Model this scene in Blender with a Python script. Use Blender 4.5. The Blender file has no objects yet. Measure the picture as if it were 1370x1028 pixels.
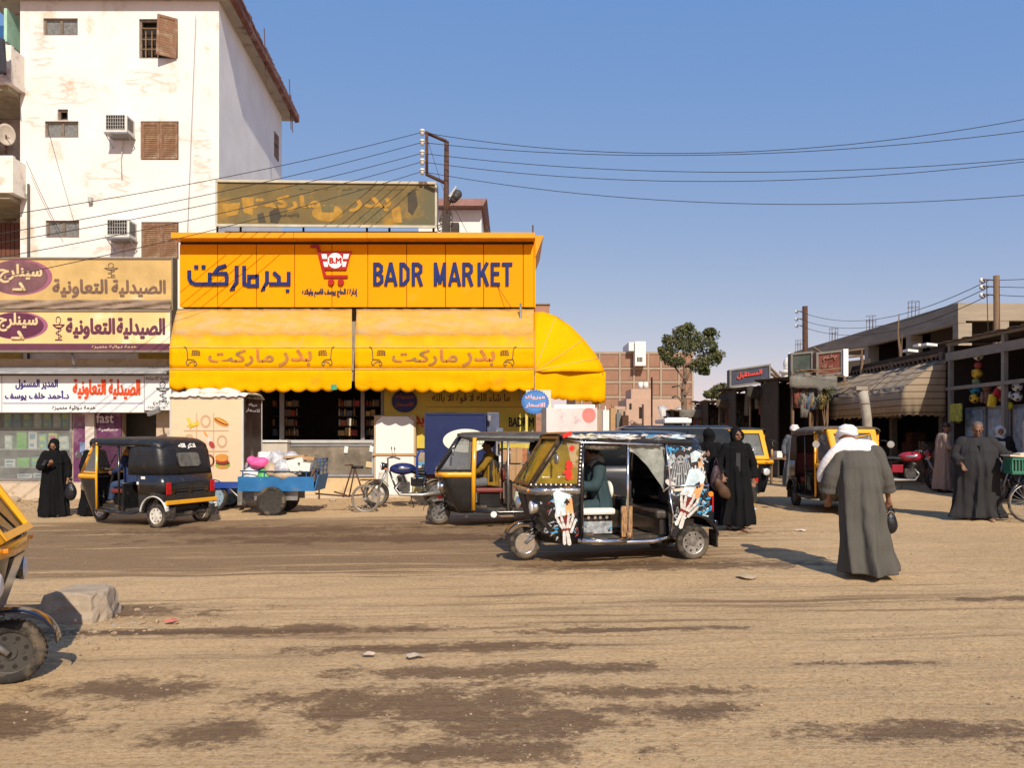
import bpy, math, random
from mathutils import Vector as Ve, Matrix, noise
MR = Matrix.Rotation; nn_ = noise.noise
random.seed(7)
R = math.radians
scene = bpy.context.scene
COL = scene.collection
F, CX, HY, H = 1029.0, 685.0, 585.0, 1.55
# ---------------------------------------------------------------- camera
cam = bpy.data.objects.new('camera', bpy.data.cameras.new('camera'))
COL.objects.link(cam)
cam.location = (0, 0, H)
cam.rotation_euler = (R(90), 0, 0)
cam.data.sensor_width = 36
cam.data.lens = F/1370*36
cam.data.shift_y = (HY-514)/1370
cam.data.clip_end = 3000
scene.camera = cam
# ---------------------------------------------------------------- sky, sun, exposure
SUN_TRAVEL = Ve((-.25, 1, -.80)).normalized()
world = bpy.data.worlds.new('World'); scene.world = world; world.use_nodes = True
wn = world.node_tree
sky = wn.nodes.new('ShaderNodeTexSky'); sky.sky_type = 'NISHITA'; sky.sun_disc = False
elev = math.asin(-SUN_TRAVEL.z)
sky.sun_elevation = elev
sky.sun_rotation = math.atan2(-SUN_TRAVEL.x, -SUN_TRAVEL.y)
sky.altitude = 80; sky.air_density = 1.0; sky.dust_density = .5; sky.ozone_density = 2.0
bg = wn.nodes['Background']
# pale haze painted into the sky colour: channels scaled, then shifted towards blue
hz_ = wn.nodes.new('ShaderNodeVectorMath'); hz_.operation = 'MULTIPLY_ADD'; wn.links.new(sky.outputs[0], hz_.inputs[0])
hz_.inputs[1].default_value = (.80, .42, .10); hz_.inputs[2].default_value = (.22, 1.32, 3.90)
wn.links.new(hz_.outputs[0], bg.inputs[0]); bg.inputs[1].default_value = 0.128
sl = bpy.data.lights.new('sun', 'SUN'); sl.energy = 4.6; sl.angle = R(.53); sl.color = (1, .90, .74)
sun = bpy.data.objects.new('sun', sl); COL.objects.link(sun)
sun.rotation_euler = SUN_TRAVEL.to_track_quat('-Z', 'Y').to_euler()
sun.location = (10, -20, 30)
scene.view_settings.view_transform = 'Standard'
scene.view_settings.look = 'None'
scene.view_settings.exposure = 0.2
scene.view_settings.gamma = 1
scene.view_settings.use_curve_mapping = False
scene.render.engine = 'CYCLES'
scene.cycles.max_bounces = 6

# ---------------------------------------------------------------- mapping helpers
def P(px, py, D): return Ve(((px-CX)/F*D, D, H-(py-HY)/F*D))
def gz(x, y): return -.2+.015*max(-14, min(x, 14))+.012*min(y, 20)
def G(px, py):
 D = 15.0
 for _ in range(30):
  x = (px-CX)/F*D; D = (H-gz(x, D))*F/(py-HY)
 return Ve(((px-CX)/F*D, D, gz((px-CX)/F*D, D)))
def lin(c):
 return tuple((v/12.92 if v <= .04045 else ((v+.055)/1.055)**2.4) for v in c)
def hx(s): return lin(tuple(int(s[i:i+2], 16)/255 for i in (0, 2, 4)))

# ---------------------------------------------------------------- materials
MATS = {}
def mat(name, col, rough=.7, metal=0., var=.15, vs=3., bump=.15, bs=30., dirt=None, ds=2., dth=.5, coat=0., emit=None, alpha=None, trans=0., stretch=None, spec=.28, mid=None):
 if name in MATS: return MATS[name]
 m = bpy.data.materials.new(name); m.use_nodes = True
 nt = m.node_tree; N = nt.nodes; L = nt.links
 b = N['Principled BSDF']
 b.inputs['Roughness'].default_value = rough; b.inputs['Metallic'].default_value = metal
 b.inputs['Coat Weight'].default_value = coat; b.inputs['Coat Roughness'].default_value = .12
 b.inputs['Specular IOR Level'].default_value = spec
 if trans: b.inputs['Transmission Weight'].default_value = trans
 if alpha is not None: b.inputs['Alpha'].default_value = alpha
 tc = N.new('ShaderNodeTexCoord'); src = tc.outputs['Object']
 if stretch:
  mp = N.new('ShaderNodeMapping'); mp.inputs['Scale'].default_value = stretch
  L.new(src, mp.inputs[0]); src = mp.outputs[0]
 def noi(scale, detail=4, r=.6):
  n = N.new('ShaderNodeTexNoise'); n.inputs['Scale'].default_value = scale; n.inputs['Detail'].default_value = detail
  n.inputs['Roughness'].default_value = r; L.new(src, n.inputs['Vector']); return n.outputs[0]
 def mix(fac, a, bb):
  x = N.new('ShaderNodeMix'); x.data_type = 'RGBA'
  for sock, v in ((x.inputs[0], fac), (x.inputs[6], a), (x.inputs[7], bb)):
   if hasattr(v, 'links'): L.new(v, sock)
   elif isinstance(v, (int, float)): sock.default_value = v
   else: sock.default_value = (*v, 1)
  return x.outputs[2]
 def ramp(v, a, bb):
  x = N.new('ShaderNodeMapRange'); L.new(v, x.inputs[0]); x.inputs[1].default_value = a; x.inputs[2].default_value = bb
  return x.outputs[0]
 c0 = tuple(max(0, c*(1-var)) for c in col); c1 = tuple(min(1, c*(1+var)) for c in col)
 n1 = noi(vs, 5)
 c = mix(ramp(n1, .3, .7), c0, c1)
 if mid is not None:
  n3 = noi(vs*.45, 3); c = mix(ramp(n3, .45, .62), c, mid)
 if dirt is not None:
  n2 = noi(ds, 6, .65)
  c = mix(ramp(n2, dth, dth+.16), c, dirt)
 L.new(c, b.inputs['Base Color'])
 if bump:
  nb = noi(bs, 5)
  bp = N.new('ShaderNodeBump'); bp.inputs['Strength'].default_value = bump; bp.inputs['Distance'].default_value = .02
  L.new(nb, bp.inputs['Height']); L.new(bp.outputs[0], b.inputs['Normal'])
  rr = N.new('ShaderNodeMapRange'); L.new(n1, rr.inputs[0]); rr.inputs[1].default_value = .25; rr.inputs[2].default_value = .75
  rr.inputs[3].default_value = max(.02, rough-.1); rr.inputs[4].default_value = min(1, rough+.12)
  L.new(rr.outputs[0], b.inputs['Roughness'])
 if emit: b.inputs['Emission Color'].default_value = (*emit, 1); b.inputs['Emission Strength'].default_value = 1
 MATS[name] = m
 return m
def slots(m): return m if isinstance(m, (list, tuple)) else [m]

# ---------------------------------------------------------------- mesh builder
class MB:
 def __init__(s): s.v = []; s.f = []; s.mi = []; s.sm = []; s.cur = 0; s.smooth = False
 def face(s, idx): s.f.append(idx); s.mi.append(s.cur); s.sm.append(s.smooth)
 def add(s, pts): n = len(s.v); s.v.extend(Ve(p) for p in pts); return n
 def mat(s, i): s.cur = i; return s
 def b(s, x0, x1, y0, y1, z0, z1):
  n = s.add([(x0,y0,z0),(x1,y0,z0),(x1,y1,z0),(x0,y1,z0),(x0,y0,z1),(x1,y0,z1),(x1,y1,z1),(x0,y1,z1)])
  k = s.smooth; s.smooth = False
  for q in ((3,2,1,0),(4,5,6,7),(0,1,5,4),(1,2,6,5),(2,3,7,6),(3,0,4,7)): s.face([n+i for i in q])
  s.smooth = k
  return s
 def ob(s, c, sz, M=None):
  c = Ve(c); n0 = len(s.v); hx_, hy_, hz_ = sz[0]/2, sz[1]/2, sz[2]/2
  s.b(-hx_, hx_, -hy_, hy_, -hz_, hz_)
  for i in range(n0, len(s.v)):
   p = s.v[i]
   s.v[i] = (M @ p if M else p)+c
  return s
 def hexa(s, p):      # 8 points, bottom 4 ccw then top 4
  n = s.add(p)
  for q in ((3,2,1,0),(4,5,6,7),(0,1,5,4),(1,2,6,5),(2,3,7,6),(3,0,4,7)): s.face([n+i for i in q])
  return s
 def cyl(s, p, q, r, r2=None, n=10, caps=True):
  p, q = Ve(p), Ve(q); r2 = r if r2 is None else r2
  d = (q-p)
  if d.length < 1e-6: return s
  d.normalize(); a = d.orthogonal().normalized(); bb = d.cross(a)
  i0 = s.add([p+(a*math.cos(t)+bb*math.sin(t))*r for t in (2*math.pi*k/n for k in range(n))])
  i1 = s.add([q+(a*math.cos(t)+bb*math.sin(t))*r2 for t in (2*math.pi*k/n for k in range(n))])
  k0 = s.smooth; s.smooth = n > 5
  for k in range(n): s.face([i0+k, i0+(k+1) % n, i1+(k+1) % n, i1+k])
  s.smooth = False
  if caps:
   s.face([i0+k for k in reversed(range(n))]); s.face([i1+k for k in range(n)])
  s.smooth = k0
  return s
 def tube(s, pts, r, n=8, rr=None, closed=False):
  pts = [Ve(p) for p in pts]; m = len(pts); rings = []
  a = None
  for i, p in enumerate(pts):
   if closed: d = pts[(i+1) % m]-pts[i-1]
   else: d = pts[min(i+1, m-1)]-pts[max(i-1, 0)]
   d.normalize()
   if a is None: a = d.orthogonal().normalized()
   else:
    a = a-d*a.dot(d)
    a = a.normalized() if a.length > 1e-5 else d.orthogonal().normalized()
   bb = d.cross(a); q = rr[i] if rr else r
   rings.append([p+(a*math.cos(t)+bb*math.sin(t))*q for t in (2*math.pi*k/n for k in range(n))])
  if closed: rings.append(rings[0])
  s.loft(rings, True, caps=not closed)
  return s
 def loft(s, rings, closed=False, caps=False, sm=True):
  n = len(rings[0]); ids = [s.add(r) for r in rings]
  k0 = s.smooth; s.smooth = sm
  for a, bb in zip(ids, ids[1:]):
   for k in range(n if closed else n-1): s.face([a+k, a+(k+1) % n, bb+(k+1) % n, bb+k])
  if caps:
   s.smooth = False
   s.face([ids[0]+k for k in reversed(range(n))]); s.face([ids[-1]+k for k in range(n)])
  s.smooth = k0
  return s
 def ext(s, pts, vec):
  pts = [Ve(p) for p in pts]; vec = Ve(vec); n = len(pts)
  i0 = s.add(pts); i1 = s.add([p+vec for p in pts])
  s.face([i0+k for k in range(n)]); s.face([i1+k for k in reversed(range(n))])
  for k in range(n): s.face([i0+(k+1) % n, i0+k, i1+k, i1+(k+1) % n])
  return s
 def ell(s, c, r, nu=14, nv=9, M=None):
  c = Ve(c); r = (r, r, r) if isinstance(r, (int, float)) else r
  rings = []
  for j in range(nv+1):
   t = math.pi*j/nv; st = max(math.sin(t), .001); ct = math.cos(t)
   ring = []
   for i in range(nu):
    u = 2*math.pi*i/nu
    p = Ve((math.cos(u)*st*r[0], math.sin(u)*st*r[1], -ct*r[2]))
    ring.append((M @ p if M else p)+c)
   rings.append(ring)
  s.loft(rings, True)
  return s
 def cap(s, p, q, r1, r2, n=10):
  p, q = Ve(p), Ve(q)
  s.ell(p, r1, n, 6); s.ell(q, r2, n, 6)
  if (q-p).length > 1e-4: s.cyl(p, q, r1, r2, n)
  return s
 def tor(s, c, R1, r, axis='Y', n=28, m=8, a0=0, a1=360, sq=1.):
  c = Ve(c); full = abs(a1-a0) >= 360; rings = []
  for i in range(n+(0 if full else 1)):
   t = R(a0)+R(a1-a0)*i/n
   ring = []
   for j in range(m):
    u = 2*math.pi*j/m; rad = R1+r*math.cos(u); off = r*sq*math.sin(u)
    if axis == 'Y': p = Ve((rad*math.cos(t), off, rad*math.sin(t)))
    elif axis == 'X': p = Ve((off, rad*math.cos(t), rad*math.sin(t)))
    else: p = Ve((rad*math.cos(t), rad*math.sin(t), off))
    ring.append(c+p)
   rings.append(ring)
  if full: rings.append(rings[0])
  s.loft(rings, True, caps=not full)
  return s
 def quadframe(s, q, w, th):     # ring of width w round a quad, thickness th
  q = [Ve(p) for p in q]; nrm = (q[1]-q[0]).cross(q[3]-q[0]).normalized()
  inn = []
  for i in range(4):
   a = (q[i-1]-q[i]).normalized(); bb = (q[(i+1) % 4]-q[i]).normalized()
   sn = max(.3, a.cross(bb).length)
   inn.append(q[i]+(a+bb)*(w/sn))
  for i in range(4):
   j = (i+1) % 4
   s.ext([q[i], q[j], inn[j], inn[i]], -nrm*th)
  return inn
 def ribbon(s, pts, w, O, U, V, th):   # stroke of width w in the plane O + x U + y V, extruded by vector th
  n = len(pts); Lf = []; Rt = []
  for i in range(n):
   p = Ve(pts[i]).to_2d()
   d0 = (p-Ve(pts[i-1]).to_2d()).normalized() if i > 0 else None
   d1 = (Ve(pts[i+1]).to_2d()-p).normalized() if i < n-1 else None
   if d0 is None: d0 = d1
   if d1 is None: d1 = d0
   d = (d0+d1)
   d = d.normalized() if d.length > 1e-4 else d0
   nn = Ve((-d.y, d.x)); k = 1/max(.55, nn.dot(Ve((-d0.y, d0.x))))
   Lf.append(p+nn*w/2*k); Rt.append(p-nn*w/2*k)
  f = lambda p: O+U*p.x+V*p.y
  for i in range(n-1):
   s.ext([f(Rt[i]), f(Rt[i+1]), f(Lf[i+1]), f(Lf[i])], th)
  return s
 def build(s, name, m, parent=None, w=0, bevel=0, solid=0, remesh=0, sub=0, smoothall=False, loc=None, M=None, noff=0):
  me = bpy.data.meshes.new(name)
  off = Ve((0, 0, 0))
  if w and parent is not None:
   p = parent
   while p is not None: off = off+p.location; p = p.parent
  vs = [(M @ v if M else v)-off for v in s.v]
  me.from_pydata([tuple(v) for v in vs], [], s.f)
  for mm in slots(m): me.materials.append(mm)
  me.polygons.foreach_set('material_index', s.mi)
  me.polygons.foreach_set('use_smooth', [True]*len(s.f) if smoothall else s.sm)
  me.update()
  o = bpy.data.objects.new(name, me); COL.objects.link(o)
  if parent is not None: o.parent = parent
  if loc is not None: o.location = loc
  if remesh:
   x = o.modifiers.new('r', 'REMESH'); x.mode = 'VOXEL'; x.voxel_size = remesh; x.use_smooth_shade = True
   x = o.modifiers.new('s', 'SMOOTH'); x.factor = .6; x.iterations = 4 if noff == 0 else noff
  if solid:
   x = o.modifiers.new('t', 'SOLIDIFY'); x.thickness = solid; x.offset = 0
  if sub:
   x = o.modifiers.new('u', 'SUBSURF'); x.levels = sub; x.render_levels = sub
  if bevel:
   x = o.modifiers.new('b', 'BEVEL'); x.width = bevel; x.segments = 2; x.limit_method = 'ANGLE'; x.angle_limit = R(35)
  return o
def T(name, label, cat, loc=(0, 0, 0), rotz=0., group=None):
 o = bpy.data.objects.new(name, None); COL.objects.link(o)
 o.location = loc; o.rotation_euler = (0, 0, rotz); o['label'] = label; o['category'] = cat
 if group: o['group'] = group
 o.empty_display_size = .2
 return o
def tag(o, label, cat, group=None):
 o['label'] = label; o['category'] = cat
 if group: o['group'] = group
 return o
def struct(o): o['kind'] = 'structure'; return o
def stuff(o, label=None):
 o['kind'] = 'stuff'
 if label: o['label'] = label
 return o
def copy_tree(o, parent=None):
 c = o.copy(); COL.objects.link(c); c.parent = parent
 for ch in list(o.children): copy_tree(ch, c)
 return c
def place(o, name, label, loc, rotz=0):
 c = copy_tree(o); c.name = name; c['label'] = label; c.location = loc; c.rotation_euler = (0, 0, rotz); return c
def M4(loc, rz=0, rx=0, ry=0, sc=1):
 return Matrix.Translation(Ve(loc)) @ MR(rz, 4, 'Z') @ MR(ry, 4, 'Y') @ MR(rx, 4, 'X') @ Matrix.Scale(sc, 4)

# ---------------------------------------------------------------- lettering
AF = {'ا':(0xFE8D,0),'أ':(0xFE83,0),'إ':(0xFE87,0),'ب':(0xFE8F,1),'ة':(0xFE93,0),'ت':(0xFE95,1),'ج':(0xFE9D,1),'ح':(0xFEA1,1),'خ':(0xFEA5,1),'د':(0xFEA9,0),'ذ':(0xFEAB,0),'ر':(0xFEAD,0),'ز':(0xFEAF,0),'س':(0xFEB1,1),'ش':(0xFEB5,1),'ص':(0xFEB9,1),'ع':(0xFEC9,1),'ف':(0xFED1,1),'ق':(0xFED5,1),'ك':(0xFED9,1),'ل':(0xFEDD,1),'م':(0xFEE1,1),'ن':(0xFEE5,1),'ه':(0xFEE9,1),'و':(0xFEED,0),'ي':(0xFEF1,1),'ئ':(0xFE89,1),'ء':(0xFE80,-1)}
def arab(t):
 t = t.replace('لا', '\u0001'); D_ = dict(AF); D_['\u0001'] = (0xFEFB, 0); out = []
 for i, c in enumerate(t):
  if c not in D_: out.append(c); continue
  base, dual = D_[c]
  pv = i > 0 and t[i-1] in D_ and D_[t[i-1]][1] == 1 and dual >= 0
  nx = dual == 1 and i+1 < len(t) and t[i+1] in D_ and D_[t[i+1]][1] >= 0
  out.append(chr(base+(3 if pv and nx else 2 if nx else 1 if pv else 0)))
 return ''.join(reversed(out))
TXT = {}
def preload(strings):
 obs = []
 for k in strings:
  c = bpy.data.curves.new('lettering', 'FONT'); c.body = arab(k) if any(ch in AF for ch in k) else k
  c.size = 1; c.resolution_u = 3
  o = bpy.data.objects.new('lettering', c); COL.objects.link(o); obs.append((k, o))
 bpy.context.view_layer.update()
 dg = bpy.context.evaluated_depsgraph_get()
 for k, o in obs:
  me = o.evaluated_get(dg).to_mesh()
  vs = [Ve((v.co.x, v.co.y)) for v in me.vertices]; fs = [list(p.vertices) for p in me.polygons]
  x0 = min(v.x for v in vs); x1 = max(v.x for v in vs); y0 = min(v.y for v in vs); y1 = max(v.y for v in vs)
  TXT[k] = ([((v.x-x0)/(x1-x0), (v.y-y0)/(y1-y0)) for v in vs], fs)
  o.evaluated_get(dg).to_mesh_clear()
  c = o.data; bpy.data.objects.remove(o); bpy.data.curves.remove(c)
def letters(mb, k, O, U, V, nrm, bold=0., copies=1, depth=0.):
 """string k in the rectangle O, O+U, O+V; bold = extra width as fraction of the letter height"""
 vs, fs = TXT[k]; h = V.length; uu = U.normalized(); vv = V.normalized()
 offs = [(0, 0)]
 if bold: offs = [(bold*h*math.cos(a), bold*h*math.sin(a)) for a in (0, 1.05, 2.1, 3.14, 4.19, 5.24)]
 for i, (a, b_) in enumerate(offs):
  d = nrm*(.0006*i)
  ids = mb.add([O+U*x+V*y+uu*a+vv*b_+d+nrm*depth for x, y in vs])
  for f in fs: mb.face([ids+j for j in f])
  if depth > .004:
   cnt = {}
   for f in fs:
    for j in range(len(f)):
     e = (f[j], f[(j+1) % len(f)]); r_ = (e[1], e[0])
     if r_ in cnt: del cnt[r_]
     else: cnt[e] = 1
   bk = mb.add([O+U*x+V*y+uu*a+vv*b_ for x, y in vs])
   for (p, q) in cnt: mb.face([ids+q, ids+p, bk+p, bk+q])
 return mb
def sign_text(parent, k, x0, y0, x1, y1, D, m, bold=0., depth=.002, name='lettering'):
 a = P(x0, y1, D); mb = MB()
 letters(mb, k, a, P(x1, y1, D)-a, P(x0, y0, D)-a, Ve((0, -1, 0)), bold, depth=depth)
 return mb.build(name, m, parent, w=1)
ST = ['بدر ماركت', 'إدارة / الحاج يوسف قاسم واولاده', 'الصيدلية', 'التعاونية', 'سينلرج', 'خدمة دوائية متميزة', 'المدير المسئول', 'د.أحمد خلف يوسف', 'ما شاء الله لا قوة الا بالله', 'المستقبل', 'اذكر الله', 'BADR MARKET', 'BADR M', 'B.M', 'T  fast', 'حساسية', 'عبد الله', '٤٧١٠٦١٧', '٠١١٥١١٠٠٠٥٦', 'خدمة ٢٤ ساعة', 'O', 'بدر', 'ماركت', 'مبروك', 'الاسعار', 'BADR', 'MARKET', 'مطعم']
preload(ST)

# ---------------------------------------------------------------- shared materials
sand = (.36, .255, .155)
white_wall = mat('white_plaster', (.72, .685, .65), .9, var=.07, vs=1.0, bump=.5, bs=9, dirt=(.50, .34, .20), ds=.75, dth=.565, stretch=(1, 1, .8))
def wall_cracks(m, spots):      # rusty damp cracks in the plaster at fixed places (x, z, rx, rz) on the wall
 nt = m.node_tree; N = nt.nodes; L = nt.links; b = N['Principled BSDF']; tc = N.new('ShaderNodeTexCoord'); sp = N.new('ShaderNodeSeparateXYZ'); L.new(tc.outputs['Object'], sp.inputs[0])
 def ma(op, *a):
  x = N.new('ShaderNodeMath'); x.operation = op
  for i, v in enumerate(a):
   if hasattr(v, 'links'): L.new(v, x.inputs[i])
   else: x.inputs[i].default_value = v
  return x.outputs[0]
 n = N.new('ShaderNodeTexNoise'); n.inputs['Scale'].default_value = 1.1; n.inputs['Detail'].default_value = 6; mp = N.new('ShaderNodeMapping'); mp.inputs['Scale'].default_value = (.6, 1, 2.4); L.new(tc.outputs['Object'], mp.inputs[0]); L.new(mp.outputs[0], n.inputs['Vector'])
 ridge = ma('SUBTRACT', 1, ma('MULTIPLY', ma('ABSOLUTE', ma('SUBTRACT', n.outputs[0], .5)), 26)); acc = None
 for (x, z, rx, rz) in spots:
  e = ma('SUBTRACT', 1, ma('SQRT', ma('ADD', ma('POWER', ma('ABSOLUTE', ma('DIVIDE', ma('SUBTRACT', sp.outputs[0], x), rx)), 2), ma('POWER', ma('ABSOLUTE', ma('DIVIDE', ma('SUBTRACT', sp.outputs[2], z), rz)), 2)))); acc = e if acc is None else ma('MAXIMUM', acc, e)
 f = ma('MULTIPLY', ma('MINIMUM', ma('MULTIPLY', ma('MAXIMUM', acc, 0), 3), 1), ma('ADD', ma('MAXIMUM', ridge, 0), .12))
 x = N.new('ShaderNodeMix'); x.data_type = 'RGBA'; L.new(ma('MULTIPLY', ma('MINIMUM', f, 1), .42), x.inputs[0]); L.new(b.inputs['Base Color'].links[0].from_socket, x.inputs[6]); x.inputs[7].default_value = (.46, .22, .10, 1); L.new(x.outputs[2], b.inputs['Base Color'])
wall_cracks(white_wall, [(-4.9, 11.9, 1.5, .55), (-5.2, 11.0, .8, .4), (-5.3, 13.2, .5, .8), (-3.3, 9.2, .9, .9), (-1.7, 10.6, 1.3, .35), (-3.4, 7.3, 1.2, .4), (-2.2, 12.2, .8, .5), (-.5, 9.6, .35, 1.5)])
side_wall = mat('grey_white_plaster', (.80, .78, .75), .9, var=.08, vs=.9, bump=.3, bs=10, dirt=(.22, .20, .18), ds=1.9, dth=.655)
brown_wood = mat('brown_shutter_wood', (.20, .105, .06), .7, var=.25, vs=6, bump=.3, bs=40, dirt=(.30, .22, .15), ds=4, dth=.5)
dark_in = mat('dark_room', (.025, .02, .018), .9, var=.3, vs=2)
yellow_panel = mat('yellow_sign_panel', (.80, .295, .0008), .6, spec=.08, var=.05, vs=1.3, bump=.05, bs=6, dirt=(.68, .32, .02), ds=1.1, dth=.60)
yellow_lip = mat('yellow_sign_lip', (.70, .28, .004), .5, spec=.25, var=.08, vs=2, bump=.1, bs=8)
yel_fab = mat('yellow_awning_cloth', (.82, .365, .001), .85, spec=.05, var=.06, vs=2.5, bump=.55, bs=7, dirt=(.60, .28, .015), ds=1.2, dth=.60)
yel_dusty = mat('dusty_yellow_awning_cloth', (.58, .32, .065), .85, spec=.15, var=.12, vs=3, bump=.4, bs=9, dirt=(.50, .33, .14), ds=1.8, dth=.46, stretch=(1, 1, 2.5))
blue_letter = mat('blue_letter', (.014, .028, .13), .6, spec=.15, var=.1, bump=0)
red_letter = mat('red_letter', (.36, .015, .012), .35, var=.1, bump=0)
orange_letter = mat('orange_letter', (.62, .15, .035), .6, var=.2, bump=0)
black_paint = mat('black_paint', (.012, .012, .013), .25, var=.3, vs=4, bump=.05, bs=5, spec=.5, coat=.6, dirt=(.07, .055, .04), ds=3, dth=.60)
gloss_black = mat('glossy_black_paint', (.008, .008, .01), .18, var=.2, bump=.02, bs=4, spec=.5, coat=.9, dirt=(.06, .05, .04), ds=4, dth=.66)
canopy_black = mat('black_canopy_vinyl', (.012, .012, .013), .45, var=.3, vs=5, spec=.5, bump=.7, bs=7, dirt=(.05, .043, .035), ds=3, dth=.58)
canopy_dusty = mat('dusty_canopy_vinyl', (.10, .08, .055), .7, var=.2, vs=4, bump=.5, bs=9, dirt=(.20, .16, .11), ds=3, dth=.5)
taxi_yellow = mat('taxi_yellow_paint', (.78, .36, .012), .3, var=.08, spec=.5, coat=.5, bump=.03, bs=5, dirt=(.45, .25, .06), ds=5, dth=.62)
chrome = mat('chrome', (.75, .75, .76), .15, 1., var=.05, bump=.05, bs=20)
steel = mat('dull_steel', (.35, .34, .33), .45, .8, var=.2, bump=.15, bs=30)
rubber = mat('tyre_rubber', (.028, .026, .024), .8, var=.3, vs=8, bump=.4, bs=50, dirt=(.13, .10, .07), ds=6, dth=.46)
rim_white = mat('white_rim_paint', (.62, .58, .52), .5, var=.15, vs=9, bump=.1, dirt=(.3, .22, .15), ds=8, dth=.55)
rim_grey = mat('grey_rim', (.16, .155, .15), .5, .5, var=.2, bump=.1)
glass_dark = mat('tinted_glass', (.03, .035, .04), .06, var=.1, bump=0, alpha=.55)
glass_clear = mat('dusty_window_glass', (.30, .31, .30), .08, var=.2, bump=0, alpha=.28)
vinyl_white = mat('white_vinyl', (.75, .73, .68), .45, var=.06, bump=.2, bs=12)
seat_red = mat('dark_red_vinyl', (.17, .035, .03), .5, var=.2, bump=.2)
seat_black = mat('black_vinyl_seat', (.02, .02, .02), .5, var=.3, bump=.3)
lamp_glass = mat('headlamp_glass', (.70, .72, .74), .08, .3, var=.1, vs=20, bump=.3, bs=40)
red_lens = mat('red_tail_lens', (.38, .012, .012), .2, var=.15, bump=.2, bs=60)
amber_lens = mat('amber_lens', (.75, .22, .02), .2, var=.15, bump=.2, bs=60)
concrete = mat('grey_concrete', (.27, .235, .19), .92, var=.2, vs=2.5, bump=.6, bs=14, dirt=(.17, .14, .11), ds=1.3, dth=.55)
wood_raw = mat('weathered_wood', (.16, .10, .06), .85, var=.3, vs=5, bump=.5, bs=20, stretch=(1, 1, .2))
wire_m = mat('black_wire', (.02, .02, .02), .6, var=.1, bump=0)
rust = mat('rusty_steel', (.09, .045, .028), .8, .2, var=.4, vs=9, bump=.4, bs=30)
cardboard = mat('brown_cardboard', (.40, .24, .12), .85, var=.12, vs=5, bump=.2, bs=15)
plas_white = mat('white_plastic', (.72, .71, .68), .45, var=.06, bump=.05, dirt=(.5, .45, .38), ds=4, dth=.62)
cloth_white = mat('white_cotton', (.78, .76, .76), .9, var=.05, bump=.5, bs=40)
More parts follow.
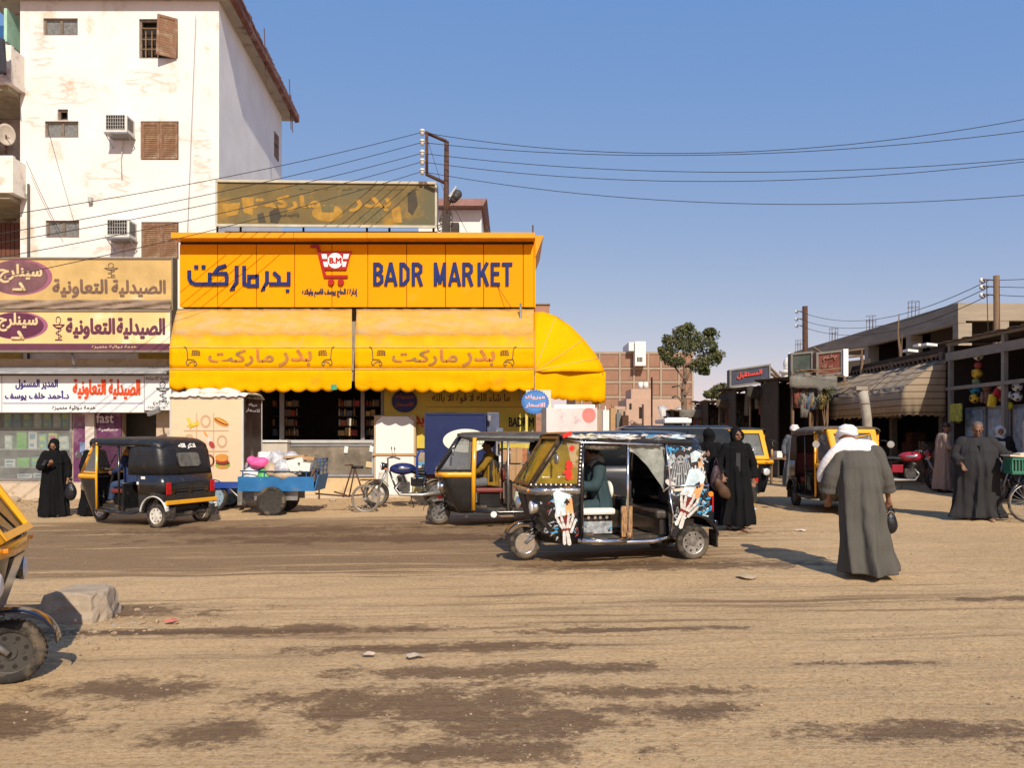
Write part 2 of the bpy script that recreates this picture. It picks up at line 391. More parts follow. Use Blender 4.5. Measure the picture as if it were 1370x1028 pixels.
# ================================================================ GROUND
def ground_material():
 m = bpy.data.materials.new('sandy_ground'); m.use_nodes = True
 nt = m.node_tree; N = nt.nodes; L = nt.links; b = N['Principled BSDF']
 tc = N.new('ShaderNodeTexCoord'); geo = tc.outputs['Object']
 def mp(sc, off=(0, 0, 0), rz=0):
  x = N.new('ShaderNodeMapping'); x.inputs['Scale'].default_value = sc; x.inputs['Location'].default_value = off
  x.inputs['Rotation'].default_value = (0, 0, rz); L.new(geo, x.inputs[0]); return x.outputs[0]
 def noi(v, scale, detail=5, r=.6, dist=0):
  n = N.new('ShaderNodeTexNoise'); n.inputs['Scale'].default_value = scale; n.inputs['Detail'].default_value = detail
  n.inputs['Roughness'].default_value = r; n.inputs['Distortion'].default_value = dist; L.new(v, n.inputs['Vector']); return n.outputs[0]
 def mr(v, a, bb, c=0., d=1.):
  x = N.new('ShaderNodeMapRange'); x.interpolation_type = 'SMOOTHSTEP'; L.new(v, x.inputs[0]); x.inputs[1].default_value = a; x.inputs[2].default_value = bb
  x.inputs[3].default_value = c; x.inputs[4].default_value = d; return x.outputs[0]
 def ma(op, a, bb=None):
  x = N.new('ShaderNodeMath'); x.operation = op
  for i, v in enumerate((a, bb)):
   if v is None: continue
   if hasattr(v, 'links'): L.new(v, x.inputs[i])
   else: x.inputs[i].default_value = v
  return x.outputs[0]
 def mix(fac, a, bb):
  x = N.new('ShaderNodeMix'); x.data_type = 'RGBA'
  for sock, v in ((x.inputs[0], fac), (x.inputs[6], a), (x.inputs[7], bb)):
   if hasattr(v, 'links'): L.new(v, sock)
   elif isinstance(v, (int, float)): sock.default_value = v
   else: sock.default_value = (*v, 1)
  return x.outputs[2]
 n_big = noi(geo, .35, 5); n_mid = noi(geo, 2.2, 6, .65); n_fine = noi(geo, 26, 6, .75); n_grit = noi(geo, 95, 3, .7)
 c = mix(mr(n_big, .35, .65), (.45, .285, .140), (.55, .36, .185))
 c = mix(ma('MULTIPLY', mr(n_mid, .48, .70), .45), c, (.34, .205, .10))
 c = mix(ma('MULTIPLY', mr(n_fine, .30, .72), .55), c, (.66, .49, .28))
 c = mix(ma('MULTIPLY', mr(n_fine, .50, .36), .45), c, (.28, .185, .10))
 sep = N.new('ShaderNodeSeparateXYZ'); L.new(geo, sep.inputs[0])
 # traffic streaks along x
 def band(y, lo, lo2, hi2, hi): return ma('MULTIPLY', mr(y, lo, lo2), mr(y, hi2, hi, 1, 0))
 streak = noi(mp((.16, 2.3, 1), rz=R(-1.5)), 1.6, 7, .62, .4)
 streakf = noi(mp((.10, 6.5, 1), rz=R(-2.)), 1.5, 6, .6, .2)
 yb = sep.outputs['Y']; xb = sep.outputs['X']
 zone1 = ma('MULTIPLY', band(yb, 8.6, 10., 14.6, 16.2), mr(xb, 1.5, 5.5, 1, .12))
 zone2 = ma('MULTIPLY', band(yb, 5.4, 6.4, 8.0, 9.2), mr(xb, 3., 7., 1, .25))
 zz = ma('ADD', ma('MULTIPLY', zone1, .25), ma('MULTIPLY', zone2, .13))
 damp = mr(ma('ADD', ma('ADD', ma('MULTIPLY', streak, .62), ma('MULTIPLY', streakf, .38)), zz), .60, .74)
 dark = mix(n_fine, (.105, .060, .030), (.19, .115, .06))
 c = mix(ma('MULTIPLY', damp, .72), c, dark)
 # wet patches at fixed places
 spots = [(-.55, 4.9, 1.0, .38), (.1, 4.6, .75, .30), (.55, 5.05, .95, .13), (-.1, 5.55, 1.2, .16), (1.1, 4.72, .35, .16), (-.2, 4.15, .8, .14),
    (-2.6, 5.25, .75, .22), (-3.4, 4.7, .9, .3), (-1.75, 4.5, .30, .25), (-2.6, 6.75, 2.3, .16), (-.7, 6.15, 1.1, .14), (.9, 6.6, 1.2, .08), (2.35, 4.35, .75, .16), (3.2, 4.0, .6, .2),
    (5.2, 7.5, 1.2, .12), (2.6, 5.6, .6, .06), (-4.6, 7.6, 1.6, .3), (-1.2, 12.4, 4.5, .5), (-4.2, 13.6, 3.0, .6), (2.1, 9.6, 2.0, .35)]
 acc = None
 nz = noi(mp((1, 1.35, 1)), 2.6, 8, .72, .2); nz2 = noi(mp((1, 1.2, 1)), 13, 6, .75)
 for (x, y, rx, ry) in spots:
  dx = ma('DIVIDE', ma('SUBTRACT', xb, x), rx); dy = ma('DIVIDE', ma('SUBTRACT', yb, y), ry)
  e = ma('SUBTRACT', 1.25, ma('SQRT', ma('ADD', ma('MULTIPLY', dx, dx), ma('MULTIPLY', dy, dy))))
  e = ma('MAXIMUM', e, -1.); acc = e if acc is None else ma('MAXIMUM', acc, e)
 w = ma('ADD', acc, ma('ADD', ma('MULTIPLY', ma('SUBTRACT', nz, .5), 3.8), ma('MULTIPLY', ma('SUBTRACT', nz2, .5), 2.4)))
 wet = mr(w, -.05, .75)
 wetc = mix(n_fine, (.075, .040, .020), (.145, .082, .043))
 c = mix(ma('MULTIPLY', wet, .80), c, wetc)
 # small light specks of gravel and litter
 vo = N.new('ShaderNodeTexVoronoi'); vo.inputs['Scale'].default_value = 22; vo.inputs['Randomness'].default_value = 1; L.new(geo, vo.inputs['Vector'])
 spk = ma('MULTIPLY', mr(vo.outputs['Distance'], .16, .10), mr(n_mid, .46, .60))
 c = mix(ma('MULTIPLY', spk, .55), c, (.60, .50, .37))
 L.new(c, b.inputs['Base Color'])
 L.new(mr(wet, 0, 1, .95, .70), b.inputs['Roughness']); b.inputs['Specular IOR Level'].default_value = .25
 hsum = ma('ADD', ma('ADD', ma('MULTIPLY', n_fine, .8), ma('MULTIPLY', n_grit, .35)), ma('ADD', ma('MULTIPLY', streakf, .9), ma('MULTIPLY', n_mid, 1.3)))
 bp = N.new('ShaderNodeBump'); bp.inputs['Strength'].default_value = .85; bp.inputs['Distance'].default_value = .030
 L.new(hsum, bp.inputs['Height']); L.new(bp.outputs[0], b.inputs['Normal'])
 return m
def axis(segs):
 out = []
 for a, b_, st in segs:
  n = max(1, round((b_-a)/st)); out += [a+(b_-a)*i/n for i in range(n)]
 return out+[segs[-1][1]]
def build_ground():
 xs = axis([(-400, -60, 60), (-60, -20, 5), (-20, -9, .6), (-9, 10, .09), (10, 24, .6), (24, 60, 5), (60, 400, 60)])
 ys = axis([(-40, 2, 3), (2, 10, .075), (10, 20, .16), (20, 60, 2), (60, 200, 20), (200, 1500, 200)])
 mb = MB(); mb.smooth = True
 nx = len(xs)
 vs = []
 for y in ys:
  for x in xs:
   z = gz(x, y)
   if -10 < x < 12 and 1 < y < 21:
    z += .016*(nn_(Ve((x*.9, y*2.2, 0)))) + .008*nn_(Ve((x*1.2, y*9, 3))) + .006*nn_(Ve((x*7, y*9, 5)))
   vs.append((x, y, z))
 mb.v = [Ve(v) for v in vs]
 for j in range(len(ys)-1):
  for i in range(nx-1):
   a = j*nx+i; mb.face([a, a+1, a+nx+1, a+nx])
 return struct(mb.build('ground', ground_material()))
build_ground()
# pebbles and rubble scattered on the ground: nobody could count them
def pebbles():
 mb = MB(); rr = random.Random(3)
 def peb(x, y, s):
  z = gz(x, y)
  M = MR(rr.uniform(0, 6), 3, 'Z') @ MR(rr.uniform(-.5, .5), 3, 'X')
  mb.ell((x, y, z+s*.25), (s, s*rr.uniform(.5, .9), s*rr.uniform(.35, .6)), 5, 3, M)
 for _ in range(1500):
  y = rr.uniform(3.3, 11); x = rr.uniform(-.75, .75)*y; peb(x, y, rr.choice((.004, .005, .007, .010, .013)))
 for _ in range(260):
  peb(rr.gauss(-4.15, .55), rr.gauss(6.9, .35), rr.uniform(.008, .035))
 for _ in range(500):
  px = rr.uniform(0, 110); y = rr.uniform(17.2, 20.5); peb((px-CX)/F*y, y, rr.uniform(.01, .04))
 for _ in range(350):
  y = rr.uniform(16.5, 20.2); x = (rr.uniform(330, 700)-CX)/F*y; peb(x, y, rr.uniform(.008, .03))
 for o in mb.sm: pass
 mb.sm = [False]*len(mb.f)
 return stuff(mb.build('gravel', mat('pebble_stone', (.34, .25, .16), .95, var=.35, vs=30, bump=0)), 'loose pebbles and rubble scattered over the sandy ground')
pebbles()
# litter
def litter():
 rr = random.Random(11)
 for i, (px, py, s, c, lab) in enumerate([(1004, 683, .16, (.45, .62, .75), 'crumpled pale blue plastic sheet lying behind the woman in black'), (1000, 775, .14, (.40, .30, .20), 'flat tan scrap of cardboard lying left of the man in the grey robe'), (553, 882, .08, (.42, .34, .26), 'pale flat scrap lying at the edge of the wet patch'), (492, 880, .06, (.42, .34, .26), 'small torn paper scrap left of the pale flat scrap'), (228, 835, .07, (.55, .16, .12), 'tiny red wrapper lying on the sand near the concrete block'), (1072, 712, .10, (.60, .50, .40), 'crumpled beige paper in the middle of the open ground')]):
  g = G(px, py); mb = MB(); n = 9
  ring = [(g.x+s*math.cos(t)*rr.uniform(.6, 1.1), g.y+s*.7*math.sin(t)*rr.uniform(.6, 1.1), g.z+.018+rr.uniform(0, .02)) for t in (6.283*k/n for k in range(n))]
  mb.smooth = False
  c0 = mb.add([(g.x, g.y, g.z+.045)]); r0 = mb.add(ring)
  for k in range(n): mb.face([c0, r0+k, r0+(k+1) % n])
  o = mb.build('litter', mat('litter_%d' % i, c, .8, var=.15), solid=.004); tag(o, lab, 'litter', 'scraps of litter on the ground')
litter()
def concrete_block():
 mb = MB(); D = 7.4
 g = G(95, 845)
 base = [(-.45, -.12), (.10, -.16), (.17, .10), (.10, .42), (-.45, .45)]
 top = [(-.44, -.02), (.02, -.06), (.09, .08), (.04, .38), (-.44, .42)]
 zb = gz(g.x, g.y)-.05
 rings = []
 rr = random.Random(5)
 for k in range(7):
  t = k/6; pts = []
  for i in range(5):
   for u in (0, .25, .5, .75):
    a = Ve(base[i]).lerp(Ve(base[(i+1) % 5]), u); b_ = Ve(top[i]).lerp(Ve(top[(i+1) % 5]), u)
    q = a.lerp(b_, t); pts.append((q.x+rr.uniform(-.012, .012), q.y+rr.uniform(-.012, .012), t*.31+(rr.uniform(-.012, .012) if k else 0)))
  rings.append(pts)
 mb.loft(rings, True, True, sm=False)
 t = T('concrete_block', 'broken dusty concrete kerb block behind the front wheel of the nearest rickshaw', 'concrete block', (g.x-.02, g.y+.35, zb))
 mb.build('block', mat('dusty_concrete', (.36, .28, .20), .95, var=.15, vs=3, bump=.8, bs=16, dirt=(.33, .26, .19), ds=2.5, dth=.5), t, bevel=.012)
 m2 = MB()
 for (x, y, s) in ((.30, -.15, .04), (.42, -.05, .035), (.1, -.42, .03), (.5, -.2, .02), (.3, -.42, .025)): m2.ell((x, y, .05), (s, s*.8, s*.6), 6, 4)
 m2.sm = [False]*len(m2.f)
 m2.build('broken_chip', concrete, t)['kind'] = 'stuff'
concrete_block()

# ================================================================ APARTMENT BUILDING (left)
YB = 23.0
def px2x(px, D): return (px-CX)/F*D
def py2z(py, D): return H-(py-HY)/F*D
def rectcells(x0, x1, z0, z1, holes):
 """split a rectangle round rectangular holes"""
 xs = sorted(set([x0, x1]+[v for h in holes for v in h[:2]])); zs = sorted(set([z0, z1]+[v for h in holes for v in h[2:]]))
 out = []
 for i in range(len(xs)-1):
  for j in range(len(zs)-1):
   cx, cz = (xs[i]+xs[i+1])/2, (zs[j]+zs[j+1])/2
   if any(h[0] < cx < h[1] and h[2] < cz < h[3] for h in holes): continue
   out.append((xs[i], xs[i+1], zs[j], zs[j+1]))
 return out
def wallface(mb, x0, x1, z0, z1, y, holes, depth=.22):
 """front wall with real openings and reveals"""
 for (a, b_, c, d) in rectcells(x0, x1, z0, z1, holes):
  n = mb.add([(a, y, c), (b_, y, c), (b_, y, d), (a, y, d)]); mb.face([n, n+1, n+2, n+3])
 for (a, b_, c, d) in holes:
  for q in ([(a,y,c),(a,y,d),(a,y+depth,d),(a,y+depth,c)], [(b_,y,c),(b_,y+depth,c),(b_,y+depth,d),(b_,y,d)], [(a,y,c),(a,y+depth,c),(b_,y+depth,c),(b_,y,c)], [(a,y,d),(b_,y,d),(b_,y+depth,d),(a,y+depth,d)]):
   n = mb.add(q); mb.face([n, n+1, n+2, n+3])
def shutter_leaf(w, h, parent, loc, rz=0, m=brown_wood):
 mb = MB(); fw = .075
 mb.b(0, fw, -.02, .02, 0, h).b(w-fw, w, -.02, .02, 0, h).b(fw, w-fw, -.02, .02, 0, fw).b(fw, w-fw, -.02, .02, h-fw, h).b(fw, w-fw, -.004, .004, fw, h-fw)
 o = mb.build('shutter', m, parent, loc=loc); o.rotation_euler = (0, 0, rz)
 s = MB(); n = 15
 for i in range(n):
  z = fw+(h-2*fw)*(i+.5)/n
  s.ob((w/2, -.004, z), (w-2*fw-.01, .034, .008), MR(R(38), 3, 'X'))
 sp = s.build('slat_panel', mat('dusty_slat_wood', (.27, .165, .085), .75, var=.15, vs=6, bump=.2), o); sp['kind'] = 'stuff'
 return o
def apartment():
 xc = px2x(293, YB)-.0; zt = 14.6; zb = 0
 t = T('apartment_building', 'tall white plastered apartment block with brown shutters and red-edged eaves', 'building', (xc, YB, 0))
 O = Ve((xc, YB, 0))
 xl = px2x(27, YB)
 def hole(a, b_, c, d): return (px2x(a, YB), px2x(b_, YB), py2z(d, YB), py2z(c, YB))
 hs = [hole(58, 104, 24, 47), hole(186, 238, 25, 78), hole(60, 105, 162, 184), hole(77, 91, 146, 161), hole(188, 239, 162, 214), hole(61, 106, 295, 318), hole(189, 239, 297, 347)]
 mb = MB(); wallface(mb, xl, xc, zb, zt, YB, hs)
 mb.build('front_wall', white_wall, t, w=1)
 # side wall running back, turned slightly
 m2 = MB(); x2, y2 = xc-.0719*8.25, YB+8.25
 w2 = [(xc-.0719*7.3+.0, YB+7.3), (xc-.0719*7.75, YB+7.75)]
 n = m2.add([(xc, YB, zb), (x2, y2, zb), (x2, y2, zt), (xc, YB, zt)]); m2.face([n, n+1, n+2, n+3])
 n = m2.add([(x2, y2, zb), (xl, y2, zb), (xl, y2, zt), (x2, y2, zt)]); m2.face([n, n+1, n+2, n+3])
 n = m2.add([(xl, y2, zb), (xl, YB, zb), (xl, YB, zt), (xl, y2, zt)]); m2.face([n, n+1, n+2, n+3])
 m2.build('side_wall', side_wall, t, w=1)
 # two small openings near the rear of the side wall
 for pz in (183, 199):
  d = YB+7.2; zc = py2z(pz+2, d); xx = xc-.0719*7.2
  m3 = MB(); m3.b(xx-.05, xx+.02, d-.35, d+.35, zc-.32, zc+.2)
  m3.build('vent_opening', brown_wood, t, w=1)
 # eaves: slab with drooping overhang on the right side and along the front
 m4 = MB()
 ov = .42
 m4.hexa([(xl-1, YB-.38, zt), (xc+ov, YB-.38, zt), (x2+ov, y2+.5, zt), (xl-1, y2+.5, zt), (xl-1, YB-.38, zt+.22), (xc+ov, YB-.38, zt+.22), (x2+ov, y2+.5, zt+.22), (xl-1, y2+.5, zt+.22)])
 m4.build('roof_slab', mat('eave_plaster', (.42, .36, .30), .9, var=.12, vs=2, bump=.4, bs=10, dirt=(.20, .085, .06), ds=2.2, dth=.56), t, w=1)
 m5 = MB()
 m5.hexa([(xc+ov-.02, YB-.40, zt-.06), (xc+ov+.14, YB-.40, zt-.02), (x2+ov+.14, y2+.55, zt-.02), (x2+ov-.02, y2+.55, zt-.06), (xc+ov-.02, YB-.40, zt+.30), (xc+ov+.14, YB-.40, zt+.25), (x2+ov+.14, y2+.55, zt+.25), (x2+ov-.02, y2+.55, zt+.30)])
 rr = random.Random(2)
 for k in range(26):
  y = YB-.3+k*.34; x = xc+ov+.09-.0719*(y-YB)
  m5.ob((x, y, zt+.24+rr.uniform(-.02, .05)), (.12, .30, rr.uniform(.05, .14)), MR(rr.uniform(-.1, .1), 3, 'X'))
 m5.build('eave_edge', mat('red_roof_edge', (.18, .075, .055), .85, var=.3, vs=4, bump=.5, bs=12, dirt=(.30, .2, .16), ds=3, dth=.5), t, w=1)
 for (dy, dz) in ((3.6, .9), (7.6, 1.0), (7.9, .5)):
  m6 = MB(); x = xc+ov+.1-.0719*dy; m6.cyl((x, YB+dy, zt-.8), (x-.1, YB+dy+.1, zt+.25+dz), .018, n=5)
  m6.build('dangling_rod', rust, t, w=1)
 # windows -----------------------------------------------------------
 def win(a, b_, c, d, kind, cm=None):
  x0, x1, z0, z1 = hole(a, b_, c, d)
  f = MB(); fw = .06; y = YB+.06
  f.b(x0, x1, y, y+.07, z0, z0+fw).b(x0, x1, y, y+.07, z1-fw, z1).b(x0, x0+fw, y, y+.07, z0+fw, z1-fw).b(x1-fw, x1, y, y+.07, z0+fw, z1-fw)
  if kind == 'two': f.b((x0+x1)/2-.04, (x0+x1)/2+.04, y, y+.07, z0+fw, z1-fw)
  fo = f.build('window', mat('grey_brown_frame', (.17, .13, .10), .7, var=.3, vs=8, bump=.3) if cm is None else cm, t, w=1)
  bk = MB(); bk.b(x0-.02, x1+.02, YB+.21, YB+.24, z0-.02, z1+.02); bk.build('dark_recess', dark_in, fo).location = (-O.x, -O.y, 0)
  if kind == 'two':
   for (u, v_) in ((x0+fw, (x0+x1)/2-.04), ((x0+x1)/2+.04, x1-fw)):
    g = MB(); g.b(u, v_, y+.03, y+.04, z0+fw, z1-fw)
    g.build('pane', mat('frosted_pane', (.17, .17, .165), .3, var=.3, vs=14, bump=.2), fo).location = (-O.x, -O.y, 0)
  return fo, x0, x1, z0, z1
 win(58, 104, 24, 47, 'two'); win(60, 105, 162, 184, 'two'); win(61, 106, 295, 318, 'two'); win(77, 91, 146, 161, 'one')
 wf = mat('grey_brown_frame', (.17, .13, .10))
 fo, x0, x1, z0, z1 = win(186, 238, 25, 78, 'one')
 gr = MB(); gy = YB+.05
 for u in (.12, .24, .36): gr.cyl((x0+(x1-x0)*u*1.3, gy, z0+.05), (x0+(x1-x0)*u*1.3, gy, z1-.35), .018, n=5)
 for u in (.25, .5, .78): gr.cyl((x0+.05, gy, z0+(z1-z0)*u), (x0+(x1-x0)*.55, gy, z0+(z1-z0)*u), .018, n=5)
 gr.build('window_grille', mat('ochre_grille', (.25, .15, .07), .7, var=.2), t, w=1)
 def at(o, X, Y, Z): o.location = (X-O.x, Y-O.y, Z); return o
 at(shutter_leaf(.56, z1-z0+.04, t, (0, 0, 0)), x1-.03, YB-.03, z0-.03).rotation_euler = (R(2), R(-2), R(180+28))
 for (a, b_, c, d) in ((188, 239, 162, 214), (189, 239, 297, 347)):
  fo, x0, x1, z0, z1 = win(a, b_, c, d, 'one', brown_wood)
  w = (x1-x0)/2-.035
  at(shutter_leaf(w, z1-z0-.06, t, (0, 0, 0)), x0+.03, YB+.02, z0+.03)
  at(shutter_leaf(w, z1-z0-.06, t, (0, 0, 0)), x0+.04+w, YB+.015, z0+.03)
 # lower strip below the pharmacy signs: shuttered window edge in ochre
 m7 = MB(); m7.b(px2x(186, YB), px2x(236, YB), YB-.05, YB-.003, py2z(498, YB), py2z(466, YB)); m7.build('window', mat('ochre_frame', (.45, .28, .05), .7, var=.2), t, w=1)
 m7 = MB(); m7.b(px2x(-5, YB), px2x(30, YB), YB-.05, YB-.003, py2z(498, YB), py2z(466, YB)); m7.build('window', mat('ochre_frame', (.45, .28, .05)), t, w=1)
 # recessed bay with balconies at the left edge
 xb0 = px2x(-140, YB)
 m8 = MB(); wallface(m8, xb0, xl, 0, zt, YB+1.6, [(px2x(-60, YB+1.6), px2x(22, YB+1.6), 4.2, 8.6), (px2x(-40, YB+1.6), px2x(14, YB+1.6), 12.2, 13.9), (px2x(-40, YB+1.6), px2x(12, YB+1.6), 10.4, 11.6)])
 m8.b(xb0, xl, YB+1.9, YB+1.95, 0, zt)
 m8.build('bay_wall', mat('shaded_stained_bay_wall', (.36, .31, .26), .9, var=.25, vs=1.2, bump=.4, dirt=(.16, .12, .10), ds=1.6, dth=.5), t, w=1)  # recess shade put into the darker base colour, stains over it
 stain = mat('peeling_balcony_plaster', (.74, .69, .62), .9, var=.08, vs=2, bump=.5, bs=14, dirt=(.42, .20, .12), ds=1.4, dth=.55)
 for (top, bot, pxr) in ((60, 112, 33), (208, 258, 35)):
  D = YB-.62; xr = px2x(pxr, YB); z1_ = py2z(top, D); z0_ = py2z(bot, D)
  q = MB()
  q.b(xb0, xr, D, D+.12, z0_+.16, z1_).b(xr-.12, xr, D+.12, YB+.0, z0_+.16, z1_-.05)
  q.b(xb0, xr+.03, D-.04, YB+1.6, z0_, z0_+.158)
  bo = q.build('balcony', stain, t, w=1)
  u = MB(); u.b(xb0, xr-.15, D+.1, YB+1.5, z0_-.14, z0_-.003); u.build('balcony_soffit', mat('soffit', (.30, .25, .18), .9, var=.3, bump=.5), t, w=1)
 # wooden panelled door on the lowest balcony, pale panel and satellite-side clutter
 dd = MB(); D = YB+.9;
 for i in range(6): dd.b(px2x(-4+i*6, D), px2x(1.2+i*6, D), D, D+.05, py2z(344, D), py2z(298, D))
 dd.build('balcony_door', mat('red_brown_door', (.13, .05, .03), .6, var=.2, bump=.3), t, w=1)
 m9 = MB(); m9.cyl(P(38, 300, YB-.06)+Ve((0, 0, 1.2)), (px2x(38, YB-.06), YB-.06, 3.5), .035, n=6); m9.build('drain_pipe', mat('dark_pipe', (.08, .07, .065), .7), t, w=1)
 return t
apt = apartment()
def hanging_things():
 # satellite dish, washing, green-framed board on balconies
 D = YB-.1; c = P(8, 181, D)
 t = T('satellite_dish', 'grey satellite dish standing on the middle balcony at the left edge', 'satellite dish', (c.x, c.y, c.z-.55))
 mb = MB(); rings = []
 for k in range(6):
  r_ = .24*k/5; rings.append([(0.05*0+(k/5)**2*.09, r_*math.cos(a), .55+r_*1.35*math.sin(a)) for a in (6.283*j/20 for j in range(20))])
 mb.loft(rings, True); o = mb.build('dish', mat('dish_grey', (.42, .36, .30), .6, var=.2), t, solid=.02); o.rotation_euler = (0, 0, R(-50))
 mb = MB(); mb.cyl((0, 0, 0), (0, 0, .55), .03, n=6).cyl((0, 0, .5), (.3, -.3, .35), .012, n=5); mb.build('mast', rust, t)
 mb = MB(); D = YB-1.08; rings = []
 for k in range(9):
  z = py2z(52+k*6, D); rings.append([(px2x(-12+j*2.2+(k*.5), D), D-.02+.05*math.sin(j*1.7+k*.3), z) for j in range(9)])
 mb.loft(rings); tag(mb.build('hanging_cloth', mat('dark_laundry', (.035, .035, .045), .9, var=.2, bump=.3), solid=.01), 'dark cloth hung over the top balcony at the left edge', 'laundry')
 D = YB+.2; mb = MB(); mb.b(px2x(-2, D), px2x(13, D), D, D+.04, py2z(56, D), py2z(34, D)); mb2 = MB(); mb2.b(px2x(14, D), px2x(18, D), D-.3, D+.3, py2z(62, D), py2z(18, D))
 t = T('folding_screen', 'blue sheet with a pale green board standing on the top balcony', 'screen', P(8, 56, D))
 mb.build('sheet', mat('blue_sheet', (.02, .09, .25), .6), t, w=1); mb2.build('board', mat('mint_board', (.35, .55, .42), .7), t, w=1)
hanging_things()
def ac_unit(px0, px1, py0, py1, lab):
 D = YB-.52; a = P(px0, py1, D); b_ = P(px1, py0, D); w = b_.x-a.x; h = b_.z-a.z
 t = T('air_conditioner', lab, 'air conditioner', (a.x+w/2, YB, a.z), group='window air conditioners on the white wall')
 mb = MB(); mb.b(-w/2, w/2, -.50, .02, 0, h); mb.build('casing', mat('ac_white', (.66, .65, .60), .6, var=.08, bump=.1, dirt=(.4, .3, .2), ds=5, dth=.6), t, bevel=.01)
 g = MB(); g.b(-w/2+.05, w/2-.05, -.505, -.502, .08, h-.03); g.build('condenser_coil', dark_in, t)
 g = MB()
 for i in range(9): x = -w/2+.05+(w-.1)*i/8; g.b(x-.006, x+.006, -.52, -.506, .08, h-.03)
 for i in range(5): z = .08+(h-.11)*i/4; g.b(-w/2+.05, w/2-.05, -.525, -.5205, z-.006, z+.006)
 g.build('grille', mat('ac_grille', (.40, .39, .37), .6), t)
 g = MB()
 for i in range(7): g.b(w/2+.001, w/2+.006, -.44+i*.05, -.42+i*.05, .1, h-.06)
 g.build('side_vent', dark_in, t)
 g = MB(); g.b(-w/2-.02, w/2+.02, -.52, .0, -.05, -.005); g.cyl((-w/2, -.48, -.03), (-w/2, 0, -.3), .015, n=5).cyl((w/2, -.48, -.03), (w/2, 0, -.3), .015, n=5); g.build('bracket', steel, t)
ac_unit(139.5, 169, 152.5, 176, 'white air conditioner on the wall beside the upper closed shutters')
ac_unit(141.5, 172, 293, 317, 'white air conditioner beside the lower shutters just above the pharmacy signs')
